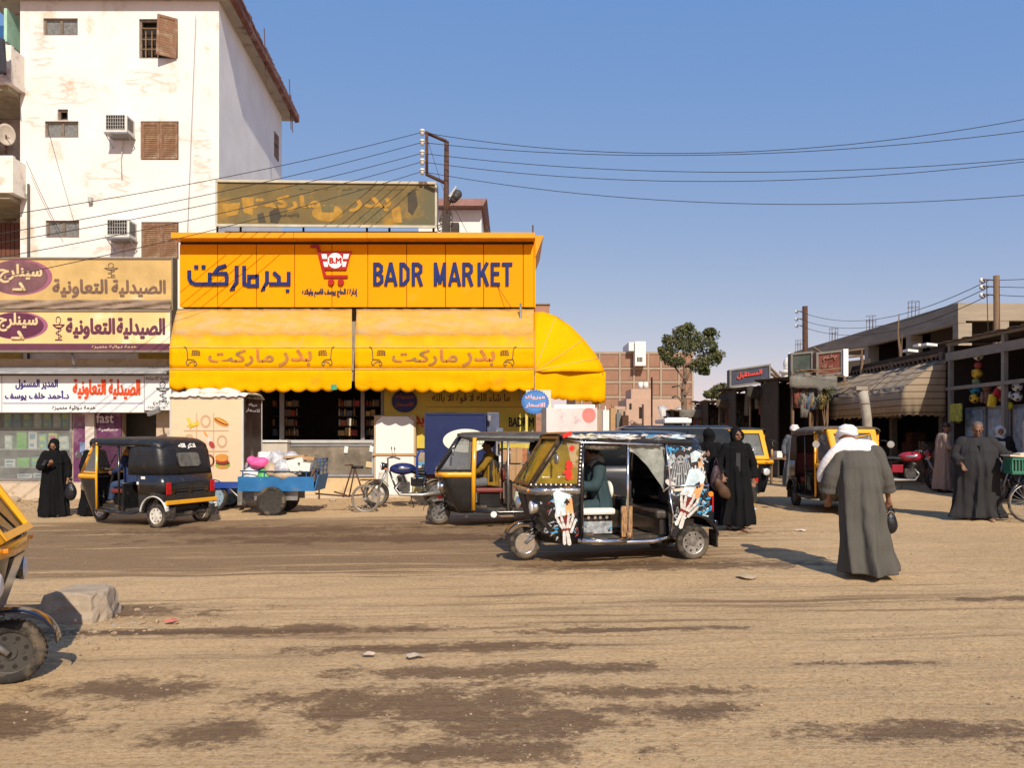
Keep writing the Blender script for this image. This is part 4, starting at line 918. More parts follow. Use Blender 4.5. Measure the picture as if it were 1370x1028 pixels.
def trolley_print(par, cx, cy, flip, D, m, sc=1.):
 mb = MB(); O = P(cx, cy, D); k = D/F*sc; U = Ve((flip*k, 0, 0)); V = Ve((0, 0, k)); th = Ve((0, -.004, 0))
 for pts, w in (([(-11, 12.5), (-8.5, 12), (-6.8, 8), (-6, -4)], 1.3), ([(-6, -4), (2, -4.5), (5.5, -8), (6, -11)], 1.2), ([(-6.5, -4), (-8, -9), (-6, -12.2), (-4, -10)], 1.1), ([(6, -11), (4, -13), (2, -10)], 1.1), ([(-4, -9), (0, -7), (4, -8)], .9)):
  mb.ribbon([(x, y) for x, y in pts], w, O, U, V, th)
 for i in range(4): mb.ribbon([(-.5+i*3.2, 1.2-i*.2), (.5+i*3.0, 8.6-i*.4)], .8, O, U, V, th)
 for j in range(3): mb.ribbon([(-1+j*.6, 2+j*2.8), (6, 2.6+j*2.7), (11-j*.2, 2+j*2.3)], .8, O, U, V, th)
 return mb.build('trolley_print', m, par, w=1)
def awning(xl, xr, lab, words, sticker=None):
 Dt, Df = 20.25, 19.15; yt = py2z(413.5, Dt); k = Df/F
 zc = [(Dt, py2z(413.5, Dt)), (Dt-.28, py2z(417, Dt-.28)), (Dt-.62, py2z(431, Dt-.6)), (Df+.22, py2z(447, Df+.22)), (Df+.04, py2z(462, Df+.04)), (Df, py2z(466, Df)), (Df-.0, py2z(493, Df)), (Df+.02, py2z(496, Df))]
 t = T('awning', lab, 'awning', (px2x((xl+xr)/2, Df), Df, py2z(523, Df)), group='yellow market awnings')
 xlt, xrt = px2x(xl+11 if xl < 300 else xl+2, Dt), px2x(xr, Dt); xlf, xrf = px2x(xl, Df), px2x(xr, Df)
 def prof(i):
  D_, z = zc[i]; u = (Dt-D_)/(Dt-Df); return D_, z, xlt+(xlf-xlt)*u**.8, xrt+(xrf-xrt)*u
 n = 44
 def rows(idx, sub=1):
  rings = []
  for i in idx:
   D_, z, a, b_ = prof(i); rings.append([(a+(b_-a)*j/n, D_-.03*math.sin(math.pi*j/n*4)*0+.035*nn_(Ve((j*.35, i*1.3, xl))), z-(.05*math.sin(math.pi*((j*5/n) % 1)) if 0 < i < 5 else 0)+.022*nn_(Ve((j*.6, i*.9, xl+5)))) for j in range(n+1)])
  return rings
 m = MB(); m.loft(rows([0, 1, 2, 3])); m.build('dusty_top', yel_dusty, t, w=1, solid=.008)
 m = MB(); m.loft(rows([3, 4, 5])); m.build('middle_band', mat('mid_awning_cloth', (.80, .355, .012), .85, spec=.05, var=.1, vs=2.5, bump=.35, bs=9, dirt=(.58, .32, .06), ds=2.2, dth=.50), t, w=1, solid=.008)
 m = MB(); D_ = Df; a, b_ = xlf, xrf
 m.loft([[(a+(b_-a)*j/n, Df-.012+.006*nn_(Ve((j*.4, i, 2))), py2z(464.5+29*i/4, Df)) for j in range(n+1)] for i in range(5)]); m.build('text_band', yel_fab, t, w=1, solid=.006)
 m = MB(); m.b(a, b_, Df-.03, Df-.018, py2z(465.5, Df), py2z(464, Df)).b(a, b_, Df-.03, Df-.018, py2z(494.8, Df), py2z(493.2, Df)); m.build('hem_tape', mat('tan_hem', (.62, .40, .12), .8), t, w=1)
 # valance with scallops
 m = MB(); N_ = 240; W = b_-a; ns = round(W/.37)
 rings = []
 for i in range(7):
  ring = []
  for j in range(N_+1):
   u = j/N_; sc = abs(math.sin(math.pi*u*ns)); zbot = py2z(519.5+2.5*math.sin(u*3.1), Df)-.07*sc
   zz = py2z(495, Df)+(zbot-py2z(495, Df))*i/6
   ring.append((a+W*u, Df-.01-.008*math.sin(u*ns*math.pi*2)*i/6-.04*nn_(Ve((u*5, i*.35, xl*.1)))*i/3, zz))
  rings.append(ring)
 m.loft(rings); m.build('valance', yel_fab, t, w=1, solid=.006)
 # side cheeks
 for side in (0, 1):
  pts = [Ve((prof(i)[2+side], prof(i)[0], prof(i)[1])) for i in range(len(zc))]; base = Ve((prof(0)[2+side], Dt, py2z(500, Dt)))
  m = MB(); c = m.add([base]); ids = m.add(pts)
  for i in range(len(pts)-1): m.face([c, ids+i, ids+i+1])
  m.build('side_cheek', yel_dusty, t, w=1, solid=.008)
 # frame rods under the cloth
 m = MB(); m.cyl((a, Df+.03, py2z(495, Df)), (b_, Df+.03, py2z(495, Df)), .02, n=6)
 for x in (a+.05, (a+b_)/2, b_-.05): m.cyl((x, Df+.03, py2z(495, Df)), (x, Dt+.3, py2z(500, Dt)), .018, n=6)
 m.build('frame_rod', steel, t, w=1)
 for (k_, u0, u1, y0, y1) in words: sign_text(t, k_, u0, y0, u1, y1, Df-.03, mat('faded_orange_print', (.46, .17, .035), .7, var=.45, vs=3.2, bump=0, mid=(.22, .15, .05)), .03)
 dk = mat('olive_print', (.13, .10, .04), .7)
 trolley_print(t, xl+30, 477, 1, Df-.03, dk); trolley_print(t, xr-34, 477, -1, Df-.03, dk)
 if sticker:
  m = MB(); m.b(px2x(sticker[0], Df), px2x(sticker[0]+8, Df), Df-.085, Df-.078, py2z(sticker[1]+7, Df), py2z(sticker[1], Df)); m.build('sticker', mat('green_sticker', (.06, .30, .14), .5), t, w=1)
 return t
awning(227, 470.5, 'left yellow awning with trolley prints over the shelves and food cart', [('بدر', 373, 417, 468, 490), ('ماركت', 279, 366, 468, 489)], (443.5, 515))
awning(475, 714, 'middle yellow awning with trolley prints over the blue cargo box', [('بدر', 619, 662, 468, 490), ('ماركت', 525, 612, 468, 489)])
def corner_awning():
 # quarter-dome awning on the side wall, seen from its front end
 D = 19.6; X0 = px2x(715, D)
 t = T('corner_awning', 'rounded yellow awning with gathered folds on the right-hand corner of the market', 'awning', P(760, 535, D))
 prof = [(715, 416), (728, 415.5), (745, 421), (764, 434), (782, 452), (797, 471), (806, 486), (811.5, 497)]
 pc = (715, 520)
 def ring(dx, dep, noi):
  out = []
  for i in range(len(prof)-1):
   for u in (0, .5):
    x = prof[i][0]*(1-u)+prof[i+1][0]*u; y = prof[i][1]*(1-u)+prof[i+1][1]*u
    p = P(x, y, D); out.append(p+Ve((0, dep, 0)))
  p = P(*prof[-1], D); out.append(p+Ve((0, dep, 0)))
  return out
 # fan facing the camera: from inner seam to outer profile
 m = MB(); outer = ring(0, .25, 0); n = len(outer); c = P(715, 498, D-.42)
 rings = []
 for k in range(9):
  u = k/8; r_ = []
  for i, p in enumerate(outer):
   q = c.lerp(p, u); bulge = -.30*math.sin(u*math.pi*.5)*(1-u)-.02*math.cos(i*math.pi/3.5)*(1-abs(2*u-1))
   r_.append(q+Ve((0, bulge-.05*nn_(Ve((i*.35, u*2, 3))), -.04*math.sin(i*.9)*u*(1-u)*3)))
  rings.append(r_)
 m.loft(rings); m.build('front_gore', yel_fab, t, w=1, solid=.008)
 m = MB(); m.loft([outer, [p+Ve((0, 1.6, 0)) for p in outer], [p+Ve((0, 3.4, 0)) for p in outer]]); m.build('top_cloth', yel_dusty, t, w=1, solid=.008)
 # seams
 m = MB()
 for i in (4, 8, 11): m.tube([rings[k][i]+Ve((0, -.012, 0)) for k in range(9)], .010, 5)
 m.build('seam', mat('tan_hem', (.62, .40, .12)), t, w=1)
 m = MB(); N_ = 70; rr = []
 for i in range(6):
  ring_ = []
  for j in range(N_+1):
   u = j/N_; xx = 715+96.5*u; top = 497+.0*u; bot = 532+5.5*u+(1.9*abs(math.sin(math.pi*u*9)))
   dd = D-.42+.67*u+.03*math.sin(u*20)*i/5-.05*nn_(Ve((u*5, i*.4, 9)))
   p = P(xx, top+(bot-top)*i/5, D); ring_.append((p.x, dd, p.z))
  rr.append(ring_)
 m.loft(rr)
 m.loft([[(px2x(811.5, D), D+.25+j*.4, py2z(497+39*i/3+(1.5*abs(math.sin(j*1.57)) if i == 3 else 0), D)) for j in range(9)] for i in range(4)])
 m.build('valance', yel_fab, t, w=1, solid=.006)
 m = MB(); m.cyl((X0, D+.2, py2z(500, D)), (px2x(809, D), D+.25, py2z(500, D)), .025, n=6); m.cyl((X0-.35, D+.2, py2z(535, D)), (X0-.35, D+.2, 5.0), .03, n=6); m.build('frame_rod', steel, t, w=1)
corner_awning()
# ---------------------------------------------------------------- rooftop billboard, pole and things on the roof
def roof_items():
 D = 21.6; zb = py2z(301, D)
 t = T('old_billboard', 'faded brown and ochre billboard with ghosted Arabic lettering on the market roof', 'billboard', P(436, 312, D))
 def q(x, top): return P(x, 244+(x-290)/290*3 if top else 300+(x-290)/290*2.2, D)
 m = MB(); m.ext([q(290, 0), q(582, 0), q(582, 1), q(290, 1)], (0, .1, 0))
 m.build('board', mat('faded_ochre_board', (.16, .115, .045), .8, var=.25, vs=1.3, bump=.15, dirt=(.30, .17, .03), ds=.9, dth=.54, mid=(.115, .105, .06)), t, w=1)
 fr = mat('pale_frame', (.45, .42, .33), .7)
 m = MB(); w = Ve((0, 0, .07))
 for a, b_ in ((q(289, 1), q(583.5, 1)), (q(289, 0)-w, q(583.5, 0)-w)): m.ext([a, b_, b_+w, a+w], (0, -.05, 0))
 for x in (288.7, 582): a, b_ = q(x, 0), q(x, 1); m.ext([a, a+Ve((.06, 0, 0)), b_+Ve((.06, 0, 0)), b_], (0, -.04, 0))
 m.build('frame', fr, t, w=1)
 m = MB(); m.b(px2x(583.5, D), px2x(583.5, D)+.03, D, D+.35, zb, py2z(246, D)); m.build('end_plate', mat('grey_end', (.2, .2, .19), .6), t, w=1)
 pr = mat('ochre_ghost_print', (.34, .19, .035), .8, var=.25, vs=4, bump=0); dk = mat('dark_ghost_print', (.06, .05, .035), .8, var=.3)
 sign_text(t, 'بدر', 468, 264, 522, 283, D-.004, pr, .06); sign_text(t, 'ماركت', 330, 262, 428, 282, D-.004, pr, .07)
 for pts, mm in (([(295, 273), (322, 271), (318, 287), (303, 290)], pr), ([(323, 264), (340, 264), (338, 288), (326, 284)], pr), ([(545, 258), (556, 254), (559, 275), (552, 288), (546, 283)], dk), ([(360, 284), (372, 276), (376, 290), (372, 299), (362, 298)], dk), ([(344, 287), (352, 284), (356, 298), (346, 298)], dk), ([(480, 287), (505, 280), (512, 297), (482, 298)], mat('olive_ghost_print', (.13, .11, .05), .8, var=.3)), ([(524, 280), (535, 276), (538, 298), (526, 298)], pr)):
  m = MB(); m.ext([P(x, y, D-.003) for x, y in pts], (0, -.002, 0)); m.build('ghost_print', mm, t, w=1)
 m = MB(); c0 = P(438, 285, D-.003); m.ext([c0+Ve((.43*math.cos(a), 0, .24*math.sin(a))) for a in (6.283*j/24 for j in range(24))], (0, -.002, 0)); m.build('ghost_print', pr, t, w=1)
 m = MB(); m.ext([P(x, y, D-.006) for x, y in ((431, 284), (446, 284), (449, 270), (443, 276), (438, 268), (434, 276), (428, 271))], (0, -.002, 0)); m.build('ghost_print', mat('olive_ghost_print', (.13, .11, .05)), t, w=1)
 sign_text(t, 'إدارة / الحاج يوسف قاسم واولاده', 372, 285, 400, 292, D-.004, dk, .02)
 sign_text(t, 'ما شاء الله لا قوة الا بالله', 400, 251, 560, 255, D-.004, mat('olive_ghost_print', (.13, .11, .05)), .02)
 m = MB();
 for x in (291, 322, 406, 491, 521, 580): m.cyl(P(x, 300, D+.15), (px2x(x, D+.15), D+.15, 6.7), .035, n=6)
 m.b(px2x(290, D), px2x(582, D), D+.6, D+.65, 6.8, zb-.02)  # dark sheet behind the posts, standing in for the shaded gap
 m.build('posts_and_gap_sheet', mat('dark_post_and_gap', (.035, .028, .025), .8), t, w=1)
 # rods
 for x in (650, 713):
  m = MB(); a = P(x, 300, 20.5); m.cyl((a.x, 20.6, 6.7), (a.x, 20.6, a.z), .02, n=6)
  tag(m.build('roof_rod', rust), 'short rusty rod sticking up from the market roof %s' % ('in front of the small white house' if x == 650 else 'at its right-hand end'), 'rod')
 # utility pole with bracket and insulators
 D = 21.3; k = D/F
 t = T('utility_pole', 'rusty steel utility pole with offset insulator frame and street lamp behind the market sign', 'utility pole', (px2x(596, D), D, gz(-2, D)))
 m = MB(); m.cyl((px2x(596.5, D), D, 6), P(597.5, 189, D), .085, .065, n=8); m.build('mast', rust, t, w=1)
 m = MB()
 for a, b_ in (((597, 189), (569, 177)), ((571, 177), (571, 235)), ((570, 233), (596, 245))): m.cyl(P(*a, D), P(*b_, D), .045, n=6)
 m.build('insulator_frame', rust, t, w=1)
 for y in (177, 190.5, 205, 216.5, 229.5):
  m = MB(); c = P(565, y, D)
  m.cyl(c-Ve((0, 0, .08)), c+Ve((0, 0, .08)), .055, n=10); m.cyl(c+Ve((0, 0, .02)), c+Ve((0, 0, .05)), .075, n=10).cyl(c, c+Ve((.12, 0, 0)), .015, n=5)
  m.build('insulator', mat('porcelain', (.60, .58, .54), .3, var=.05), t, w=1)
 m = MB(); m.tube([P(598, 286, D-.1), P(599, 275, D-.1), P(603, 268, D-.12), P(606, 263, D-.15)], .05, 6); m.build('lamp_arm', rust, t, w=1)
 m = MB(); m.cap(P(607, 267, D-.2), P(612, 260, D-.2), .10, .13, 10); m.build('lamp_head', mat('dark_lamp', (.05, .045, .04), .5), t, w=1)
 m = MB(); m.ext([P(600, 262, D-.1), P(610, 248, D-.1), P(611, 250, D-.1), P(603, 264, D-.1)], (0, .06, 0)); m.build('loose_plate', mat('pale_plate', (.4, .4, .4), .6), t, w=1)
 m = MB(); rr = random.Random(1)
 for i in range(14):
  x, y = 590+rr.uniform(-2, 14), 285+rr.uniform(0, 24); m.tor(P(x, y, D-.12), rr.uniform(.04, .12), .012, 'Y', 12, 5)
 m.b(px2x(592, D), px2x(602, D), D-.14, D+.1, 6.7, py2z(283, D)).b(px2x(603, D), px2x(614, D), D-.1, D+.2, 6.7, py2z(299, D))
 m.build('cable_tangle', mat('dark_cable', (.05, .04, .035), .8, var=.4), t, w=1)['kind'] = 'stuff'
 # wires
 def wire(a, b_, sag, lab, r=.009, ext=1):
  m = MB(); n = 24; m.tube([a.lerp(b_, i/n)-Ve((0, 0, sag*4*(i/n)*(1-i/n))) for i in range(n+ext)], r, 4)
  tag(m.build('wire', wire_m), lab, 'wire', 'overhead wires on the market pole')
 ords = ['topmost', 'second highest', 'middle', 'second lowest', 'lowest']
 for i, (y0, y1, sg) in enumerate(((177, 150, .75), (190.5, 169, .5), (205, 208, .45), (216.5, 210, .55), (229.5, 257, .55))):
  wire(P(565, y0, D), P(1420, y1, 17.5), sg, '%s of five wires crossing the sky right of the pole' % ords[i], ext=9)
 for i, (y0, y1) in enumerate(((177, 288), (190.5, 312), (205, 324), (216.5, 344), (229.5, 372))):
  wire(P(564, y0, D), P(-20, y1+4, 16.0), .15, '%s of five wires running left from the pole over the buildings' % ords[i], ext=5)
 wire(P(600, 262, D), P(684, 412, 19.9), .1, 'thin cable hanging steeply from the lamp across the word MARKET', .008)
 wire(P(573, 190, D), P(596, 262, D), .02, 'short slack cable inside the insulator frame of the pole', .008)
 wire(P(35, 215, 22.6), P(80, 310, 22.7), .05, 'thin cable slanting down the white wall from the middle balcony', .008)
 wire(P(62, 165, 22.75), P(100, 300, 22.85), .02, 'thin cable slanting down the white wall from the left window', .006)
 wire(P(262, 20, 22.9), P(250, 330, 22.9), .0, 'thin vertical cable clipped to the white wall left of its corner', .006)
roof_items()
def small_house():
 D = 36; t = T('small_white_house', 'small white house with brown roof edge behind the market roof', 'building', P(620, 320, D)); X = lambda v: px2x(v, D); Z = lambda v: py2z(v, D)
 m = MB(); m.b(X(560), X(644), D, D+6, 0, Z(281)); m.build('wall', white_wall, t, w=1)
 m = MB(); m.hexa([(X(560), D-.7, Z(281)), (X(647), D-.7, Z(281)), (X(651), D+7, Z(281)), (X(560), D+7, Z(281)), (X(560), D-.5, Z(270)), (X(652), D-.5, Z(270)), (X(652), D+7, Z(270)), (X(560), D+7, Z(270))]); m.build('roof', mat('brown_roof_edge', (.23, .12, .10), .8, var=.2), t, w=1)
 # little brick parapet right of the sign
 D = 27; m = MB(); m.b(px2x(690, D), px2x(735, D), D, D+3, 0, py2z(408, D)); t2 = T('brick_outbuilding', 'sliver of a red brick building showing above the rounded awning', 'building', P(725, 585, D)); m.build('wall', mat('far_brick', (.36, .19, .13), .9, var=.15, vs=6, bump=.3), t2, w=1)
 m = MB(); m.b(px2x(689, D), px2x(736, D), D-.05, D+3, py2z(408, D)+.002, py2z(406.5, D)+.01); m.build('coping', concrete, t2, w=1)
small_house()
# ================================================================ FAR END OF THE STREET
def far_end():
 D = 72; X = lambda v: px2x(v, D); Z = lambda v: py2z(v, D)
 t = T('brick_apartment_building', 'red brick block with pale concrete frame and white stair tower behind the tree', 'building', P(865, 560, D))
 bm = mat('far_brick_wall', (.28, .155, .105), .9, var=.12, vs=1.5, bump=.4, bs=8, dirt=(.30, .20, .14), ds=.4, dth=.55)
 cm = mat('far_concrete_frame', (.33, .255, .19), .9, var=.12, vs=1)
 m = MB(); m.b(X(770), X(927), D, D+12, 0, Z(471)); m.build('core_wall', bm, t, w=1)
 cols = [778, 802, 829, 848, 867, 884, 908, 926]; rows_ = [471, 492, 510, 530, 552]
 for a, b_ in zip(cols, cols[1:]):
  for c, d in zip(rows_, rows_[1:]):
   m = MB(); m.b(X(a)+.12, X(b_)-.12, D-.07, D-.001, Z(d)+.05, Z(c)-.25); m.build('brick_panel', bm, t, w=1)
 for c in rows_: m = MB(); m.b(X(770), X(927.5), D-.14, D-.08, Z(c)-.22, Z(c)); m.build('beam', cm, t, w=1)
 for a in cols: m = MB(); m.b(X(a)-.09, X(a)+.09, D-.16, D-.145, 0, Z(471)); m.build('column', cm, t, w=1)
 for y in (497, 512, 522): m = MB(); m.b(X(927), X(931), D+1, D+4, Z(y+5), Z(y)); m.build('balcony', mat('far_white', (.72, .70, .66), .8, var=.05), t, w=1)
 m = MB(); m.b(X(847), X(861), D-1.2, D-.17, Z(491), Z(459)); m.b(X(839.5), X(846.8), D-.9, D+3, Z(471), Z(459.5)); m.build('stair_tower', mat('far_white', (.72, .70, .66)), t, w=1)
 for i in range(4): m = MB(); m.b(X(849.5+i*1.9), X(850.8+i*1.9), D-1.23, D-1.205, Z(486), Z(480)); m.build('tower_window', dark_in, t, w=1)
 # pink house with water tanks
 D = 50; pk = mat('pink_plaster', (.46, .31, .235), .9, var=.1, vs=2, dirt=(.42, .30, .24), ds=2, dth=.55)
 t = T('pink_house', 'low pink plastered house with rooftop tanks in front of the brick block', 'building', P(860, 575, D))
 m = MB(); m.b(px2x(838, D), px2x(915, D), D, D+4, 0, Z2(534, D)); m.b(px2x(846, D), px2x(874, D), D+.5, D+3, Z2(534, D), Z2(520, D)); m.b(px2x(822, D), px2x(837, D), D, D+2, 0, Z2(544, D)); m.build('wall', pk, t, w=1)
 m = MB(); m.b(px2x(842, D), px2x(845, D), D-.03, D, Z2(548, D), Z2(540, D)); m.b(px2x(855, D), px2x(861, D), D-.03, D, Z2(560, D), Z2(545, D)); m.build('window', dark_in, t, w=1)
 for x in (857, 864):
  m = MB(); c = P(x, 520, D+1.5); m.cyl(c, c+Ve((0, 0, .42)), .16, n=10); tag(m.build('water_tank', plas_white), 'small white water tank on the pink house roof, %s of two' % ('left' if x == 857 else 'right'), 'water tank')
 rr = random.Random(21)
 t = T('beige_shack', 'tan wall with patched doors at the left of the pink house', 'building', P(815, 575, 44)); D = 44
 m = MB(); m.b(px2x(796, D), px2x(838, D), D, D+3, 0, Z2(548, D)); m.build('wall', mat('tan_wall', (.33, .25, .18), .9, var=.2), t, w=1)
 for (a, b_, c, mm) in ((807, 815, 549, plas_white), (817, 824, 546, cardboard), (825, 832, 553, mat('grey_drum', (.15, .15, .15), .7)), (833, 841, 556, rust), (900, 908, 556, wood_raw), (908, 918, 562, mat('grey_drum', (.15, .15, .15)))):
  D2 = 38+rr.uniform(0, 3); m = MB(); g0 = gz(px2x(a, D2), D2)
  m.b(px2x(a, D2), px2x(b_, D2), D2, D2+.6, g0, Z2(c, D2)); m.b(px2x(a, D2)+.1, px2x(b_, D2)-.15, D2+.1, D2+.45, Z2(c, D2), Z2(c, D2)+.2)
  tag(m.build('stacked_goods', mm), 'stacked goods standing by the far pink house, around the %s' % {807: 'white cabinet at far left', 817: 'brown carton', 825: 'grey drum', 833: 'rusty box', 900: 'wooden crate', 908: 'dark bin on the right'}[a], 'stacked goods')
 # white striped tarp
 D = 37; m = MB(); m.loft([[(px2x(880+i*3.4, D), D-j*.25, Z2(545+j*5-3*math.sin(i*.9)+i*.25, D)) for i in range(10)] for j in range(4)])
 tag(m.build('striped_tarp', mat('striped_tarp', (.50, .47, .43), .8, var=.5, vs=9, stretch=(3, 1, .2)), solid=.02), 'pale striped tarp sagging in front of the pink house', 'tarp')
 # distant poles, mast, minaret and wall behind
 for x, yt, D, lab in ((872, 505, 46, 'thin grey pole in front of the pink house'), (860, 541, 40, 'short dark post by the grey drum')):
  m = MB(); a = P(x, yt, D); m.cyl((a.x, D, 0), a, .05, n=6); tag(m.build('thin_pole', rust), lab, 'pole')
 D = 90; t = T('minaret', 'small white minaret tip rising beside the green signboard', 'minaret', P(1056, 560, D)); c = P(1056, 500, D); m = MB()
 m.cyl((c.x, D, 0), (c.x, D, c.z), .9, n=12).cyl((c.x, D, c.z), (c.x, D, c.z+.35), 1.15, n=12).cyl((c.x, D, c.z+.35), (c.x, D, c.z+1.0), .65, n=12); m.ell((c.x, D, c.z+1.1), (.7, .7, .9)); m.cyl((c.x, D, c.z+1.9), (c.x, D, c.z+2.5), .08, n=5); m.build('tower', mat('far_white', (.72, .70, .66)), t, w=1)
 D = 60; m = MB(); m.b(px2x(925, D), px2x(1120, D), D, D+.4, 0, Z2(553, D)); tag(m.build('boundary_wall', mat('tan_wall', (.33, .25, .18))), 'plain tan wall closing the far end behind the market stalls', 'wall')
 m = MB(); D = 160; m.b(px2x(300, D), px2x(1500, D), D, D+3, 0, Z2(566, D)); tag(m.build('distant_wall', mat('far_haze_wall', (.35, .30, .25), .9, var=.1)), 'long low wall on the horizon seen past the brick block', 'wall')
def Z2(py, D): return py2z(py, D)
far_end()
# ---------------------------------------------------------------- trees
def foliage(mb, centres, n, size, rr):
 for _ in range(n):
  c, r = rr.choice(centres)
  while True:
   p = Ve((rr.uniform(-1, 1), rr.uniform(-1, 1), rr.uniform(-1, 1)))
   if .25 < p.length < 1: break
  p = p.normalized()*p.length**.6
  q = Ve(c)+Ve((p.x*r[0], p.y*r[1], p.z*r[2]))
  mb.mat(rr.choice((0, 0, 1, 1, 2)) if p.z > -.1 else rr.choice((0, 0, 1)))
  a = Ve((rr.gauss(0, 1), rr.gauss(0, 1), rr.gauss(0, .7))).normalized(); b_ = a.orthogonal().normalized(); s = size*rr.uniform(.5, 1.2)
  M = MR(rr.uniform(0, 6.28), 3, a); b_ = M @ b_; d = a.cross(b_)
  k = mb.add([q-b_*s, q-d*s*.45, q+b_*s+a*s*.2, q+d*s*.45]); mb.face([k, k+1, k+2, k+3])
leafm = [mat('leaf_dark', (.045, .06, .022), .6, var=.3, vs=2), mat('leaf_mid', (.10, .115, .045), .6, var=.25, vs=2), mat('leaf_ochre', (.20, .145, .055), .65, var=.25, vs=2)]
def tree():
 D = 43; k = D/F; b0 = P(908, 560, D); rr = random.Random(8)
 t = T('tree', 'tall leafy tree with bare crooked trunk in front of the brick block', 'tree', (b0.x, D, gz(b0.x, D)))
 tr = MB(); Q = lambda x, y, dy=0: Ve((px2x(x, D), D+dy, py2z(y, D)))
 tr.tube([Ve((px2x(916, D), D, 0)), Q(915, 540), Q(914, 520), Q(917, 505), Q(916, 490), Q(914, 478)], .12, 7, [.2, .16, .13, .12, .10, .06])
 for pts in ([(915, 508), (908, 498), (903, 490), (902, 480)], [(916, 512), (924, 497), (928, 480)], [(917, 490), (935, 478), (948, 470)], [(914, 522), (908, 516), (900, 518)], [(915, 530), (921, 524), (925, 516)], [(913, 540), (906, 530), (900, 532)]):
  tr.tube([Q(x, y, (i-1)*.2) for i, (x, y) in enumerate(pts)], .06, 5, [.07, .06, .045, .03][:len(pts)])
 tr.build('trunk', mat('bark', (.17, .12, .085), .9, var=.3, bump=.5), t, w=1)
 cen = []
 for (x, y, rx, ry) in ((915, 448, 18, 14), (900, 462, 15, 15), (925, 465, 18, 18), (945, 460, 15, 18), (950, 482, 17, 12), (935, 492, 14, 9), (905, 485, 12, 9), (893, 475, 9, 12), (959, 478, 9, 10), (918, 440, 9, 7), (885, 470, 5, 6), (950, 445, 8, 7), (942, 498, 9, 5)):
  cen += [(Q(x, y), (rx*k*.85, rx*k*.85, ry*k*.8))]*3
  for _ in range(8):
   a, e = rr.uniform(0, 6.28), rr.uniform(-.6, 1.2); u = rr.uniform(.45, .95); s_ = rr.uniform(.38, .62)
   cen.append((Q(x+rx*u*math.cos(a)*math.cos(e), y-ry*u*math.sin(e), rx*k*u*math.sin(a)*math.cos(e)), (rx*k*s_, rx*k*s_, ry*k*s_*.8)))
 fo = MB(); foliage(fo, cen, 13500, .085, rr)
 # sparse outliers
 foliage(fo, [(c, (r[0]*1.25, r[1]*1.2, r[2]*1.25)) for c, r in cen], 700, .09, rr)
 fo.build('crown', leafm, t, w=1)
 for (x, y, D, rx, ry, lab) in ((965, 522, 75, 14, 9, 'distant grey-green tree left of the billboard'), (953, 527, 70, 9, 6, 'small distant tree with bare branches beside the big tree')):
  b0 = P(x, 560, D); t = T('tree', lab, 'tree', (b0.x, D, 0)); m = MB(); m.cyl((b0.x, D, 0), P(x, y, D), .18, .1, n=6); m.build('trunk', wood_raw, t, w=1)
  fo = MB(); kk = D/F; foliage(fo, [(P(x+dx, y+dy, D), (rx*kk*.7, rx*kk*.7, ry*kk*.8)) for dx, dy in ((-5, 1), (4, -2), (0, 0), (8, 3))], 1300, .22, rr); fo.build('crown', leafm, t, w=1)
 # scraggly plant under the brown awning
 D = 24.5; b0 = P(1103, 560, D); t = T('climbing_plant', 'scraggly olive plant at the end of the brown awnings', 'plant', (b0.x, D, 0)); m = MB()
 for dx in (-4, 0, 5): m.cyl((b0.x, D, 1.9), P(1103+dx*1.5, 522, D), .015, n=4)
 m.build('stem', wood_raw, t, w=1); fo = MB(); foliage(fo, [(P(1100, 533, D), (.28, .3, .2)), (P(1108, 524, D), (.2, .3, .25)), (P(1094, 538, D), (.18, .2, .12))], 420, .045, rr); fo.build('crown', leafm, t, w=1)
tree()
